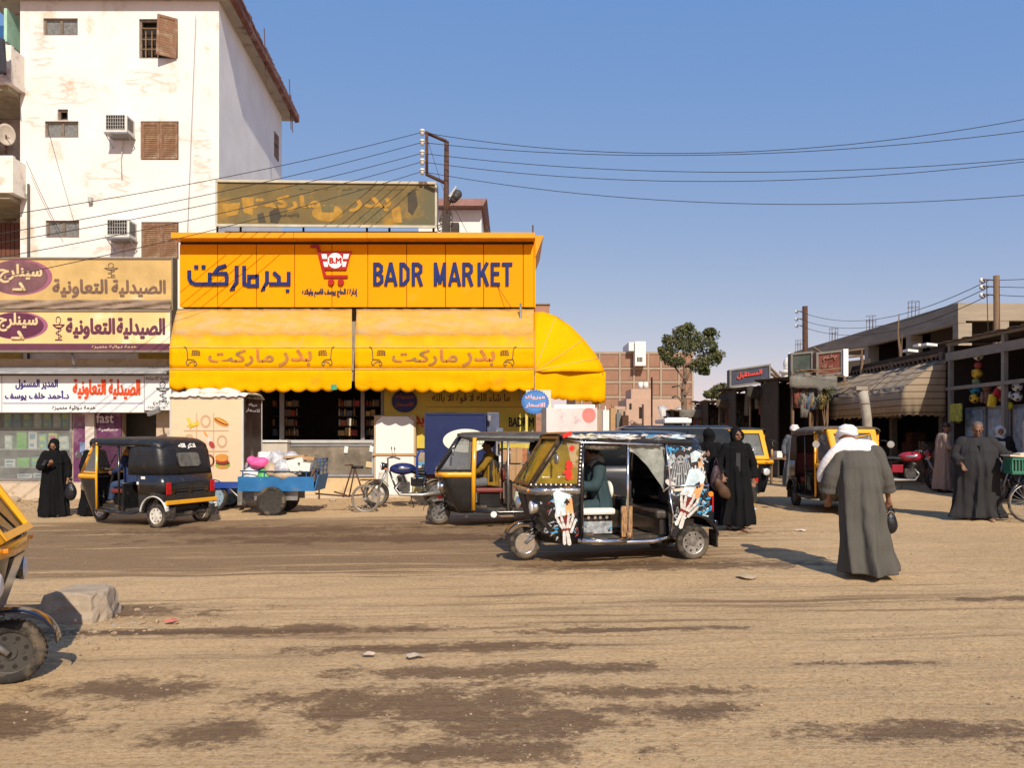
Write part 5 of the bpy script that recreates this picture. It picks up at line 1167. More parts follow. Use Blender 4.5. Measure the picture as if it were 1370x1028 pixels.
# ================================================================ CONCRETE BUILDING on the right
def concrete_building():
 X0 = 17.4; Y0, Y1 = 30.0, 47.5; top = py2z(405, Y0); t = T('concrete_frame_building', 'unfinished grey concrete building with open dark upper storey and rebar stubs', 'building', (X0, Y0, 0))
 bt = top-.80; cm = mat('board_marked_concrete', (.30, .25, .19), .92, var=.16, vs=1.5, bump=.7, bs=10, dirt=(.20, .165, .125), ds=1.0, dth=.52, stretch=(.4, .4, 2.2))
 m = MB(); m.b(X0, X0+.3, Y0, Y1, bt, top); m.build('beam', cm, t, w=1)
 m = MB(); m.b(X0+.3, X0+16, Y0, Y0+.3, bt+.1, top-.02); m.build('beam', cm, t, w=1)
 m = MB(); m.b(X0+.3, X0+16, Y0+.3, Y1, top-.2, top-.03); m.build('roof_slab', cm, t, w=1)
 m = MB(); m.b(X0+.002, X0+16, Y0+.002, Y1, 3.3, 3.6); m.build('floor_slab', cm, t, w=1)
 for y in (Y0, 33.6, 37.6, 42, 47.1):
  m = MB(); m.b(X0+.02, X0+.55, y+.02, y+.40, 0, bt); m.build('column', cm, t, w=1)
  r = MB()
  for dx, dy in ((0, 0), (.32, 0), (0, .3), (.32, .3), (.16, .3), (.16, 0)):
   if y > Y0: r.cyl((X0+.08+dx, y+.05+dy, top), (X0+.08+dx+.02, y+.05+dy, top+.62+.1*math.sin(y*9+dx*20)), .012, n=4)
  if y > Y0: r.tor((X0+.24, y+.2, top+.45), .24, .008, 'Z', 8, 4); r.tor((X0+.24, y+.2, top+.7), .24, .008, 'Z', 8, 4); r.build('rebar_cluster', rust, t, w=1)['kind'] = 'stuff'
 r = MB()
 for i in range(9): r.cyl((X0-.9+i*.13+8-8, 31.2+.1*(i % 3), top-.1), (X0-.9+i*.13+.03, 31.2, top+.9), .010, n=4)
 for x in (X0+1.6, X0+6, X0+11): m = MB(); m.b(x, x+.4, Y0+.02, Y0+.4, 0, bt+.1); m.build('column', cm, t, w=1)
 m = MB(); m.b(X0+5, X0+5.1, Y0+.5, Y1, 0, top-.2).b(X0+.6, X0+5, Y0+8, Y0+8.1, 3.6, top-.2).b(X0+1, X0+1.2, Y0+1, Y1, 0, 3.3).b(X0+.6, X0+16, Y0+3, Y0+3.1, 3.6, top-.2); m.build('inner_wall', mat('dim_brown_wall', (.05, .038, .03), .9), t, w=1)
 m = MB(); m.b(X0+.1, X0+.25, Y0+.4, Y1, 0, 3.3); m.build('ground_wall', mat('tan_wall', (.33, .25, .18)), t, w=1)
concrete_building()
def pole(px, yt, D, r, lab, arms, mm):
 a = P(px, yt, D); t = T('utility_pole', lab, 'utility pole', (a.x, D, gz(a.x, D))); m = MB(); m.cyl((a.x+.05, D, gz(a.x, D)-.1), a, r*1.15, r, n=9); m.build('mast', mm, t, w=1)
 for y in arms:
  m = MB(); c = P(px, y, D); m.cyl(c, c-Ve((.42, 0, -.02)), .02, n=5); m.tor(c-Ve((.40, 0, .04)), .05, .02, 'Y', 10, 5); m.build('bracket', rust, t, w=1)
  m = MB(); m.cyl(c-Ve((.46, 0, .06)), c-Ve((.46, 0, -.06)), .045, n=8); m.build('insulator', mat('porcelain', (.60, .58, .54)), t, w=1)
 return t
pole(1333, 369, 23, .085, 'round weathered utility pole at the right above the toy shop', (375, 384, 395), wood_raw)
pole(1077, 410, 38, .13, 'distant brown utility pole above the green signboard', (417, 427, 436), rust)
def right_wires():
 def w(a, b_, sag, lab):
  m = MB(); n = 18; m.tube([a.lerp(b_, i/n)-Ve((0, 0, sag*4*(i/n)*(1-i/n))) for i in range(n+1)], .012, 4); tag(m.build('wire', wire_m), lab, 'wire', 'wires between the right-hand poles')
 for i, (y0, y1) in enumerate(((375, 417), (384, 427), (395, 436))):
  w(P(1323, y0, 23), P(1070, y1, 38), .8, 'wire slung between the two right-hand poles, %s of three' % ('upper', 'middle', 'lower')[i])
  w(P(1335, y0, 23), P(1900, (330, 371, 398)[i], 14), .1, '%s wire leaving the right-hand pole towards the frame edge' % ('upper', 'middle', 'lower')[i])
 w(P(1320, 377, 22.9), P(1322, 446, 22.7), -.0, 'loose vertical cable beside the right-hand pole')
right_wires()
# ================================================================ RIGHT-HAND SHOPS
XR = 11.5
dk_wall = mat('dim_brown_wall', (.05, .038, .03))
frame_grey = mat('grey_painted_timber', (.22, .20, .17), .8, var=.2, vs=5, bump=.3)
def toy_shop():
 t = T('toy_shop', 'open-fronted toy shop with grey timber frame and corrugated roof at right edge', 'shop', (XR, 18, gz(XR, 18)))
 y0, y1 = 11.5, 20.3; zt = py2z(458, 20.2)+.02; g = gz(XR, 16)
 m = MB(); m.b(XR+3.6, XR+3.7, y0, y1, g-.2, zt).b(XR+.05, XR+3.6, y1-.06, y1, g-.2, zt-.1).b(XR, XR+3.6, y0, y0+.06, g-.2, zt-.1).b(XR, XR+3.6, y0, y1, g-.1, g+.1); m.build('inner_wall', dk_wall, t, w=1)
 m = MB()
 nn = 60; ring = []
 for (x, z) in ((XR-.18, zt-.02), (XR+3.8, zt+.12)):
  ring.append([(x, y0+(y1+.2-y0)*i/nn, z+.025*math.sin(i*2.1)) for i in range(nn+1)])
 m.loft(ring); m.build('corrugated_roof', mat('grey_tin', (.16, .13, .11), .7, .3, var=.3, vs=3, bump=.2), t, w=1, solid=.012)
 m = MB(); m.b(XR-.06, XR+.02, y0, y1, zt-.52, zt-.30); m.build('fascia_beam', frame_grey, t, w=1)
 m = MB(); m.b(XR-.04, XR+.02, y0, y1, zt-.11, zt-.04); m.build('top_rail', frame_grey, t, w=1)
 for y in (20.1, 17.9, 15.6, 13.2): m = MB(); m.b(XR-.05, XR+.05, y, y+.11, g-.1, zt-.115); m.build('post', frame_grey, t, w=1)
 z2 = py2z(518, 20.1); m = MB(); m.b(XR-.07, XR-.005+.0, y0, y1, z2-.09, z2); m.build('middle_rail', frame_grey, t, w=1)
 # low front: glass cabinets
 zc = py2z(545, 19.5)
 for i in range(3):
  a = 19.95-i*.95; c = MB(); c.b(XR+.25, XR+.7, a-.86, a, g, zc); co = c.build('cabinet', mat('grey_cabinet', (.17, .175, .18), .4, var=.3, vs=4, bump=.1), t, w=1)
  p_ = MB(); p_.b(XR+.235, XR+.245, a-.80, a-.06, g+.9, zc-.08); p_.build('glass_door', mat('cabinet_glass', (.20, .25, .30), .15, var=.5, vs=5), co, w=1)
 m = MB(); m.b(XR+.1, XR+.2, 20.06, 20.12, py2z(566, 20), py2z(541, 20)); m.b(XR-.09, XR-.052, 19.55, 20.05, py2z(564, 20), py2z(541, 20)); m.build('framed_poster', mat('yellow_green_poster', (.35, .36, .07), .5, var=.5, vs=9), t, w=1)
 m = MB(); m.b(XR-.35, XR+.1, 16.4, 16.8, g-.1, 1.9); m.build('pillar', mat('pale_stone_pillar', (.45, .38, .30), .9, var=.2, vs=5, bump=.5, dirt=(.3, .24, .18), ds=4, dth=.5), t, w=1)
 # hanging toys: every one a thing
 def ball(px, py, r, mm, lab, kind='ball', m2=None):
  Dd = 19.5 if px < 1325 else 18.6; Dd = (XR+.12)/((px-CX)/F); c = P(px, py, Dd); rr_ = r/F*Dd
  b_ = T('ball', lab, 'ball', (c.x, c.y, c.z)); s = MB(); s.ell((0, 0, 0), rr_, 16, 10); s.build('bladder', mm, b_)
  if m2:
   p_ = MB()
   for i in range(9):
    a = i*2.4; z = 1-2*(i+.5)/9; q = Ve((math.sqrt(1-z*z)*math.cos(a), math.sqrt(1-z*z)*math.sin(a), z)); p_.ell(q*rr_*.93, (rr_*.3, rr_*.3, rr_*.3), 6, 4)
   p_.build('patch', m2, b_)['kind'] = 'stuff'
  st = MB(); st.cyl((0, 0, rr_), (0, 0, rr_+.14), .006, n=4); st.build('string', wire_m, b_)
 wht, blk = mat('ball_white', (.50, .50, .48), .5, var=.1), mat('ball_black', (.02, .02, .02), .5)
 ball(1309, 476, 6.5, wht, 'black and white football hanging at the top of the toy string', m2=blk)
 ball(1309, 489, 5, mat('ball_red', (.25, .04, .03), .5), 'dark red ball hanging just under the top football')
 ball(1307, 500, 6.5, mat('ball_yellow', (.60, .36, .03), .5), 'yellow ball hanging below the dark red ball', m2=mat('ball_yellow_dk', (.3, .16, .02), .5))
 ball(1306, 511, 5, mat('ball_green', (.20, .24, .10), .5), 'greenish ball between the yellow one and the blue one')
 ball(1305, 521, 7, mat('ball_blue', (.02, .22, .42), .5), 'blue ball hanging on the toy string', m2=blk)
 ball(1304, 533, 6.5, mat('ball_yellow', (.60, .36, .03)), 'lowest yellow ball under the blue ball on the string', m2=blk)
 ball(1349, 543, 6, mat('ball_lemon', (.55, .48, .03), .5), 'lemon yellow ball hanging on the right below the white balls')
 for i, (x, y) in enumerate(((1361, 518), (1350, 530), (1361, 531), (1341, 516))): ball(x, y, 6.3, wht, 'white and black football, %s of the bunch hanging at the right' % ('upper right', 'lower left', 'lower right', 'upper left')[i], m2=blk)
 c = P(1320, 526, 18.9); b_ = T('soft_toy', 'brown plush doll hanging beside the string of balls', 'toy', (c.x, c.y, c.z)); s = MB(); s.ell((0, 0, .14), .11).ell((0, 0, -.1), (.12, .1, .17)).cap((-.1, 0, 0), (-.15, -.05, -.2), .045, .04, 8).cap((.1, 0, 0), (.15, -.05, -.2), .045, .04, 8); s.build('body', mat('plush', (.22, .12, .09), .9, var=.3), b_)
 for i, (dx, dz, cc, lab) in enumerate(((.28, .02, (.50, .03, .03), 'red'), (.17, -.14, (.60, .42, .03), 'yellow'), (.42, .0, (.32, .20, .05), 'ochre'))):
  c = P(1320, 529, 18.5); s = MB(); s.ob((c.x+dx-.1, c.y-.1, c.z+dz), (.16, .12, .30), MR(R(30-20*i), 3, 'Y')); s.ob((c.x+dx-.1, c.y-.17, c.z+dz+.02), (.09, .03, .16), MR(R(30-20*i), 3, 'Y'))
  tag(s.build('plastic_toy', mat('toy_%s' % lab, cc, .5), bevel=.02), 'chunky %s plastic toy hanging beside the brown doll' % lab, 'toy')
toy_shop()
def right_row():
 # dark open shops behind the brown awnings
 t = T('shop_row', 'row of dark open shops behind the brown striped awnings', 'shop', (XR, 25, gz(XR, 25))); g = gz(XR, 24); zt = py2z(470, 20.4)
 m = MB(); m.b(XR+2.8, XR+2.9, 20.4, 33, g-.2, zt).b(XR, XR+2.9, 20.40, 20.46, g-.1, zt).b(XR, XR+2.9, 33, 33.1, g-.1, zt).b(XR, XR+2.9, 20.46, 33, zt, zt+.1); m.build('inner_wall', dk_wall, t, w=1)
 for y in (20.5, 23.2, 26.2, 29.5, 32.8): m = MB(); m.b(XR-.04, XR+.12, y, y+.16, g-.1, zt); m.build('pier', mat('dark_brown_pier', (.12, .10, .08), .9, var=.3), t, w=1)  # dark brown all over, tone varied at random
 m = MB(); m.b(XR-.02, XR+.1, 20.7, 29.4, zt-.12, zt-.02).b(XR-.02, XR+.1, 20.7, 29.4, zt-.62, zt-.55); m.build('trellis_rail', wood_raw, t, w=1)
 m = MB(); y = 20.7
 while y < 29.2:
  m.ob((XR-.035, y, zt-.33), (.02, .03, .62), MR(R(42), 3, 'X')).ob((XR-.06, y+.1, zt-.33), (.02, .03, .62), MR(R(-42), 3, 'X')); y += .24
 m.build('trellis', wood_raw, t, w=1)['kind'] = 'stuff'
 # shop clutter inside (dim shapes)
 rr = random.Random(31)
 for i in range(12):
  y = 20.9+i*.75; m = MB(); h = rr.uniform(.5, 1.5); m.b(XR+.5, XR+1.1, y, y+.55, g, g+h); m.b(XR+.55, XR+1, y+.05, y+.4, g+h, g+h+.3)
  m.build('shelf_unit', mat('dim_stock_%d' % (i % 4), ((.10, .07, .05), (.06, .07, .08), (.14, .10, .06), (.09, .04, .03))[i % 4], .8, var=.5, vs=5), t, w=1)
 # debris on the roof edge
 for (px, py, lab) in ((1232, 463, 'white plastic scrap'), (1243, 462, 'pale board scrap'), (1218, 470, 'light tile scrap')):
  Dd = (XR)/((px-CX)/F); c = P(px, py, Dd); m = MB(); m.ob(c, (.3, .3, .07), MR(R(6), 3, 'Y')); tag(m.build('roof_debris', plas_white), '%s lying on the roof edge above the brown awning' % lab, 'debris')
right_row()
def brown_awning(ya, yb, lab, pxtop):
 # cloth with real printed stripes; profile in x (projection) and z
 am = mat_striped()
 prof = [(XR-.02, 3.62), (XR-.5, 3.36), (XR-1.08, 2.90), (XR-1.16, 2.72), (XR-1.20, 2.16)]
 t = T('awning', lab, 'awning', (XR-1, ya, 2.4), group='brown striped awnings')
 n = 30; rings = []
 for i, (x, z) in enumerate(prof):
  rings.append([(x+.02*nn_(Ve((j*.3, i, ya))), ya+(yb-ya)*j/n, z-.09*math.sin(math.pi*((j*3/n) % 1))*(0 < i < 3)+.05*nn_(Ve((j*.4, i*2, ya)))-(.06*abs(math.sin(j*math.pi/3)) if i == 4 else 0)) for j in range(n+1)])
 m = MB(); m.loft(rings); m.build('cloth', am, t, w=1, solid=.01)
 m = MB(); n2 = 12; rr_ = []
 P_ = [Ve((x, ya, z)) for x, z in prof]; inner = [Ve((XR-.02, ya-.02, z)) for z in (3.62, 3.3, 2.85, 2.65, 2.12)]
 for a, b_ in zip(P_, inner): rr_.append([a.lerp(b_, j/n2)+Ve((0, -.05*math.sin(j/n2*math.pi), -(.05*abs(math.sin(j*1.57)) if a.z < 2.5 else 0))) for j in range(n2+1)])
 m.loft(rr_); m.build('end_cheek', am, t, w=1, solid=.01)
 m = MB(); m.cyl((XR-1.05, ya+.02, 2.9), (XR-1.05, yb, 2.9), .022, n=6).cyl((XR-1.05, ya+.05, 2.9), (XR, ya+.05, 2.9), .02, n=6).cyl((XR-1.05, yb-.05, 2.9), (XR, yb-.05, 2.9), .02, n=6); m.build('frame_rod', steel, t, w=1)
def mat_striped():
 if 'striped_brown_cloth' in MATS: return MATS['striped_brown_cloth']
 m = mat('striped_brown_cloth', (.29, .225, .155), .85, var=.12, vs=2, bump=.5, bs=7)
 nt = m.node_tree; N = nt.nodes; L = nt.links; b = N['Principled BSDF']
 tc = N.new('ShaderNodeTexCoord'); sp = N.new('ShaderNodeSeparateXYZ'); L.new(tc.outputs['Object'], sp.inputs[0])
 w = N.new('ShaderNodeMath'); w.operation = 'FRACT'; s = N.new('ShaderNodeMath'); s.operation = 'MULTIPLY'; s.inputs[1].default_value = 5.5; L.new(sp.outputs['Z'], s.inputs[0]); L.new(s.outputs[0], w.inputs[0])
 r = N.new('ShaderNodeMapRange'); L.new(w.outputs[0], r.inputs[0]); r.inputs[1].default_value = .80; r.inputs[2].default_value = .86
 x = N.new('ShaderNodeMix'); x.data_type = 'RGBA'; L.new(r.outputs[0], x.inputs[0]); src = b.inputs['Base Color'].links[0].from_socket; L.new(src, x.inputs[6]); x.inputs[7].default_value = (.13, .085, .05, 1); L.new(x.outputs[2], b.inputs['Base Color'])
 return m
brown_awning(20.35, 22.45, 'near brown striped awning, its end panel catching the sun', 0)
brown_awning(22.6, 26.0, 'far brown striped awning behind the leaning white pipe', 0)
def right_bits():
 # short leaning pipe
 D = 20.6; t = T('white_pipe', 'short thick whitish pipe post standing in front of the brown awnings', 'pipe', P(1158, 562, D)); m = MB(); m.tube([Ve((px2x(1163, D), D, gz(10, D))), P(1160, 560, D), P(1157, 540, D), P(1153, 521, D)], .12, 12, [.12, .12, .125, .14]); m.build('pipe', mat('dirty_white_pipe', (.36, .33, .28), .7, var=.12, dirt=(.25, .2, .15), ds=2, dth=.5), t, w=1)
 m = MB(); m.tor(P(1157, 540, D), .125, .02, 'Z', 16, 6); m.build('pipe_collar', concrete, t, w=1)
 m = MB(); m.ob(P(1150, 520, D), (.3, .3, .1)); m.build('pipe_cap', concrete, t, w=1)
 # wooden pole above awnings with cables
 D = 24; t = T('roof_post', 'thin crooked timber post with cables rising from the trellis roof', 'post', P(1205, 500, D)); m = MB(); m.tube([P(1205, 500, D), P(1204, 470, D), P(1201, 445, D), P(1203, 420, D)], .04, 5, [.06, .05, .03, .015]); m.cyl(P(1205, 500, D), P(1207, 446, D), .03, .01, 5); m.build('timber', wood_raw, t, w=1)
 # signs
 def board(px0, px1, y0, y1, D, col, name, lab, tilt=0, words=None, dep=.35, wm=None):
  t = T(name, lab, 'sign', P((px0+px1)/2, y1, D)); m = MB(); q = [P(px0, y1, D), P(px1, y1+tilt, D-.4), P(px1, y0+tilt, D-.4), P(px0, y0, D)]
  m.ext(q, (0, dep, 0)); m.build('board', col, t, w=1)
  m = MB(); q2 = [p+Ve((0, -.012, 0)) for p in q]; m.quadframe(q2, .07, -.03); m.build('frame', frame_grey, t, w=1)
  if words:
   for (k, a, b_, c, d) in words:
    mb = MB(); O = q[0].lerp(q[1], a)+(q[3]-q[0])*c-Ve((0, .02, 0)); letters(mb, k, O, (q[1]-q[0])*(b_-a), (q[3]-q[0])*(d-c), Ve((0, -1, 0)), .05, depth=.03); mb.build('lettering', wm, t, w=1)
  return t
 rs = mat('faded_red_board', (.20, .055, .035), .6, var=.35, vs=3, bump=.1, dirt=(.14, .07, .05), ds=3, dth=.5)
 board(1092, 1128, 472, 505, 25, rs, 'red_signboard', 'faded red signboard with white edge above the market stalls', -4, [('مطعم', .25, .75, .62, .85), ('عبد الله', .2, .6, .3, .48)], .3, mat('dusty_rose_print', (.32, .16, .12), .6))
 D = 25; m = MB(); m.ext([P(1128.5, 504, 24.5), P(1135, 504, 24.5), P(1135, 467, 24.5), P(1128.5, 467, 24.5)], (0, .3, 0)); tag(m.build('white_end_board', cloth_white), 'plain white upright board at the end of the red signboard', 'board')
 board(1058, 1088, 473, 505, 27, mat('faded_green_board', (.075, .09, .075), .6, var=.25, vs=3, dirt=(.15, .13, .10), ds=2, dth=.5), 'green_signboard', 'dull green blank signboard left of the red signboard', -3, None, .3)
 m = MB(); D = 25
 for a, b_ in (((1135, 470), (1156, 467)), ((1153, 467), (1153, 485)), ((1065, 497), (1095, 495)), ((1088, 465), (1105, 476)), ((1136, 478), (1154, 476))): m.cyl(P(*a, D), P(*b_, D), .035, n=5)
 for (x, y) in ((1060, 505), (1086, 505), (1094, 505), (1130, 505), (1153, 485)): m.cyl(P(x, y-8, D+.2), (px2x(x, D+.2), D+.2, gz(9, D)), .05, n=6)
 tag(m.build('sign_scaffold', wood_raw), 'rough timber scaffold carrying the green and red signboards', 'scaffold')
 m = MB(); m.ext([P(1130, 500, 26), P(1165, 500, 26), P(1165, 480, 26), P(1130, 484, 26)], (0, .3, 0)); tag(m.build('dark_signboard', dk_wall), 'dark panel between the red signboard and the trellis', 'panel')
 t = board(976, 1031, 495, 519, 33, mat('navy_board', (.05, .055, .085), .6, var=.2, dirt=(.12, .10, .09), ds=2, dth=.55), 'navy_billboard', 'navy blue billboard with red Arabic lettering over the market stalls', -8, [('المستقبل', .18, .78, .42, .76)], .4, mat('bright_red_print', (.62, .07, .05), .5))
 D = 33
 for a, b_ in (((1030, 492), (1050, 512)), ((1031, 500), (1054, 516)), ((980, 520), (980, 545)), ((1028, 516), (1028, 545))): m = MB(); m.cyl(P(*a, D), P(*b_, D), .06, n=6); m.build('support_strut', wood_raw, t, w=1)
right_bits()
def stalls():
 tarps = [mat('dark_tarp', (.045, .038, .03), .85, var=.4, vs=3, bump=.4), mat('brown_tarp', (.10, .075, .05), .85, var=.3, vs=3, bump=.4), mat('grey_tarp', (.15, .14, .12), .85, var=.3, vs=3, bump=.4), mat('ochre_tarp', (.28, .19, .07), .85, var=.2, vs=3, bump=.4)]
 rr = random.Random(17)
 def stall(px0, px1, ytop, D, dep, tm, lab, drop=.5):
  a, b_ = px2x(px0, D), px2x(px1, D); g = gz(a, D); z = py2z(ytop, D); t = T('market_stall', lab, 'market stall', ((a+b_)/2, D, g), group='dark market stalls along the right side')
  m = MB()
  for x in (a, (a+b_)/2, b_): m.cyl((x, D, g), (x+.03, D, z), .04, n=6); m.cyl((x, D+dep, g), (x, D+dep, z+.1), .04, n=6)
  m.build('post', wood_raw, t, w=1)['kind'] = 'stuff'
  m = MB(); n = 14; m.loft([[(a-.2+(b_-a+.4)*i/n, D-.3+(dep+.5)*j/5, z+.03*j+.07*nn_(Ve((i*.6, j*.8, px0)))-(.08*math.sin(math.pi*((i*3/n) % 1)))) for i in range(n+1)] for j in range(6)]); m.build('roof_sheet', tm, t, w=1, solid=.02)
  m = MB(); m.loft([[(a-.2+(b_-a+.4)*i/n, D-.32, z-drop*j/3*(.6+.6*abs(nn_(Ve((i*.5, 2, px0)))))+.03*(i % 2)) for i in range(n+1)] for j in range(4)]); m.build('front_drape', rr.choice(tarps[:3]), t, w=1, solid=.015)
  m = MB(); m.b(a, b_, D+dep, D+dep+.05, g, z).b(b_, b_+.05, D, D+dep, g, z).b(a-.05, a, D+dep*.4, D+dep, g, z); m.build('back_cloth', tarps[0], t, w=1)
  m = MB(); m.b(a+.2, b_-.3, D+.1, D+.9, g+.7, g+.76)
  for x in (a+.25, b_-.35): m.b(x, x+.06, D+.15, D+.21, g, g+.7).b(x, x+.06, D+.8, D+.86, g, g+.7)
  m.build('table', wood_raw, t, w=1)
  for i in range(11):
   x = rr.uniform(a, b_-.3); k = MB(); h = rr.uniform(.3, 1.0); zt_ = z-rr.uniform(0, .5); k.loft([[(x+rr.uniform(.15, .4)*u/3, D-.12-.04*(u % 2), zt_-h*v/3) for u in range(4)] for v in range(4)]); k.build('hanging_cloth', rr.choice(tarps+[mat('faded_red_cloth', (.20, .06, .04), .9), mat('pale_rag', (.36, .33, .28), .9), mat('blue_rag', (.08, .12, .2), .9)]), t, w=1, solid=.01)
   k = MB(); x = rr.uniform(a, b_-.6); w_ = rr.uniform(.5, 1.6); k.ob((x+w_/2, D-.2, z+rr.uniform(-.3, .25)), (w_, .06, .05), MR(rr.uniform(-.3, .3), 3, 'Y')); k.build('plank', rr.choice((wood_raw, mat('grey_lath', (.24, .2, .16), .9))), t, w=1)
  for i in range(5):
   x = a+.3+(b_-a-.7)*i/5; k = MB(); h = rr.uniform(.1, .35); k.b(x, x+.3, D+.2, D+.6, g+.765, g+.765+h); k.build('goods_box', rr.choice((cardboard, plas_white, rust, mat('goods_0', (1, 1, 1)), mat('goods_5', (1, 1, 1)))), t, w=1)
 stall(913, 962, 549, 34, 4, tarps[3], 'low dark stall with an ochre sheet roof next to the tree')
 stall(962, 1003, 536, 31, 4, tarps[1], 'market stall with a brown sheet roof under the navy billboard')
 stall(1003, 1062, 518, 28, 4, tarps[0], 'deep black market stall between the navy billboard and the green signboard', .7)
 stall(1060, 1106, 505, 24.6, 3, tarps[0], 'dark stall with torn black drape under the green signboard', .6)
 stall(1106, 1160, 512, 27, 3, tarps[1], 'dim stall half hidden behind the right-hand rickshaw', .5)
 # hanging light cloth and boards
 D = 30; m = MB(); m.loft([[(px2x(995+i*1.8-(j*.3), D), D-.2+.05*math.sin(i*2), py2z(524+j*6.5, D)) for i in range(5)] for j in range(6)]); tag(m.build('hanging_cloth', mat('grey_white_cloth', (.34, .33, .30), .9, var=.2, bump=.4), solid=.01), 'long grey-white cloth hanging at the edge of the black stall', 'cloth')
 m = MB(); D = 33
 for i in range(9): m.cyl(P(962+i*14, 527-i*1.4, D-2), P(974+i*14, 521-i*1.6, D-2), .05, n=5)
 tag(m.build('loose_timber', wood_raw), 'untidy timbers laid across the tops of the dark stalls', 'timber')
 # table goods in the middle
 D = 23; g = gz(8, D); t = T('street_table', 'small wooden table with bottles and boxes behind the smiling woman', 'table', (px2x(1045, D), D, g)); m = MB(); a, b_ = px2x(1030, D), px2x(1064, D); m.b(a, b_, D, D+.7, g+.72, g+.77); m.build('table_top', wood_raw, t, w=1)
 for x in (a+.03, b_-.09):
  for y in (D+.02, D+.6): m = MB(); m.b(x, x+.06, y, y+.06, g, g+.72); m.build('leg', wood_raw, t, w=1)
 for i, x in enumerate((a+.05, a+.25, a+.45, b_-.25)):
  m = MB(); m.b(x, x+.16, D+.1, D+.4, g+.772, g+.9+.06*i) if i % 2 else m.cyl((x+.08, D+.2, g+.772), (x+.08, D+.2, g+1.02), .05, .03, 8)
  tag(m.build('table_goods', (cardboard, plas_white, rust, cardboard)[i]), 'item %s on the street table' % ('of amber plastic at the left end', 'shaped like a low white box', 'like a dark flask near the middle', 'like a brown box at the right end')[i], 'goods')
stalls()
def plastic_chair():
 D = 21.6; g = G(1037, 626); g = Ve((g.x, g.y, gz(g.x, g.y))); t = T('plastic_chair', 'beige plastic garden chair by the street table', 'chair', (g.x, g.y, g.z), R(180)); pm = mat('beige_plastic', (.42, .33, .24), .5, var=.08)
 for sx in (-1, 1):
  for sy in (-1, 1): m = MB(); m.cyl((sx*.25, sy*.22, 0), (sx*.20, sy*.18, .44), .025, .035, 6); m.build('leg', pm, t)
  m = MB(); m.tube([(sx*.25, .2, .42), (sx*.28, .18, .66), (sx*.28, -.2, .66), (sx*.24, -.24, .44)], .022, 6); m.build('armrest', pm, t)
 m = MB(); m.b(-.24, .24, -.24, .22, .42, .45); m.build('seat', pm, t, bevel=.01)
 m = MB(); m.loft([[(-.24+.48*i/8, -.2-.05*math.cos((i-4)/4*1.4)-.10*j/4, .45+.40*j/4-(.03*((i-4)/4)**2 if j == 4 else 0)) for i in range(9)] for j in range(5)]); m.build('backrest', pm, t, solid=.015)
plastic_chair()
# ================================================================ RICKSHAWS  (local: +x forward, +y left, z up)
def smoothpath(pts, k=3):
 out = []; n = len(pts)
 for i in range(n-1):
  p0, p1, p2, p3 = (Ve(pts[max(i-1, 0)]), Ve(pts[i]), Ve(pts[i+1]), Ve(pts[min(i+2, n-1)]))
  for j in range(k):
   t = j/k; out.append(.5*((2*p1)+(-p0+p2)*t+(2*p0-5*p1+4*p2-p3)*t*t+(-p0+3*p1-3*p2+p3)*t*t*t))
 out.append(Ve(pts[-1])); return out
def wheel(parent, x, y, r, w, rim_m, style='steel', tw=.045, steer=0):
 m = MB(); rt = (r-tw*1.6)
 prof = [(-w*.42, rt), (-w*.5, rt+.02), (-w*.5, r-.025), (-w*.38, r-.004), (0, r), (w*.38, r-.004), (w*.5, r-.025), (w*.5, rt+.02), (w*.42, rt)]
 n = 36; m.loft([[(rr_*math.cos(a), yy, rr_*math.sin(a)) for yy, rr_ in prof] for a in (6.28319*k/n for k in range(n+1))])
 o = m.build('wheel', rubber, parent); o.location = (x, y, r); o.rotation_euler = (0, 0, steer)
 g = MB()
 for k in range(n):
  a = 6.283*k/n
  for sy in (-1, 1): g.ob(((r-.001)*math.cos(a), sy*w*.25, (r-.001)*math.sin(a)), (.005, w*.3, .011), MR(-a, 3, 'Y'))
 g.build('tread', rubber, o)['kind'] = 'stuff'
 m = MB(); m.tor((0, 0, 0), rt, .014, 'Y', 30, 8, sq=w*28); m.cyl((0, -w*.30, 0), (0, w*.30, 0), rt*.98, n=26)
 m.cyl((0, -w*.42, 0), (0, w*.42, 0), .045, n=12)
 if style == 'star':
  for k in range(5):
   a = 6.283*k/5; u = Ve((math.cos(a), 0, math.sin(a)));
   for s in (-1, 1): m.ob(u*rt*.52+Ve((0, s*w*.36, 0)), (rt*.75, .012, .055), MR(-a, 3, 'Y'))
 else:
  for k in range(5):
   a = 6.283*k/5; u = Ve((math.cos(a)*.075, 0, math.sin(a)*.075))
   m.cyl(u-Ve((0, w*.36, 0)), u+Ve((0, w*.36, 0)), .012, n=6)
 m.build('rim', rim_m, o)
 if style != 'star':
  m = MB()
  for k in range(8):
   a = 6.283*k/8+.3; u = Ve((math.cos(a), 0, math.sin(a)))*rt*.72
   for s in (-1, 1): m.cyl(u+Ve((0, s*w*.295, 0)), u+Ve((0, s*w*.308, 0)), .016, n=8)
  m.build('rim_slot', dark_in, o)['kind'] = 'stuff'
 return o
def ring_u(xb, wb, xf, wf, z, n=4, r=.5):
 pts = [(xb, wb, z), (xb+(xf-xb)*.55, wb*.99, z), (xf-.13, (wb+wf)/2+.02, z), (xf-.02, wf*.62, z), (xf, 0, z), (xf-.02, -wf*.62, z), (xf-.13, -(wb+wf)/2-.02, z), (xb+(xf-xb)*.55, -wb*.99, z), (xb, -wb, z)]
 return smoothpath(pts, n)
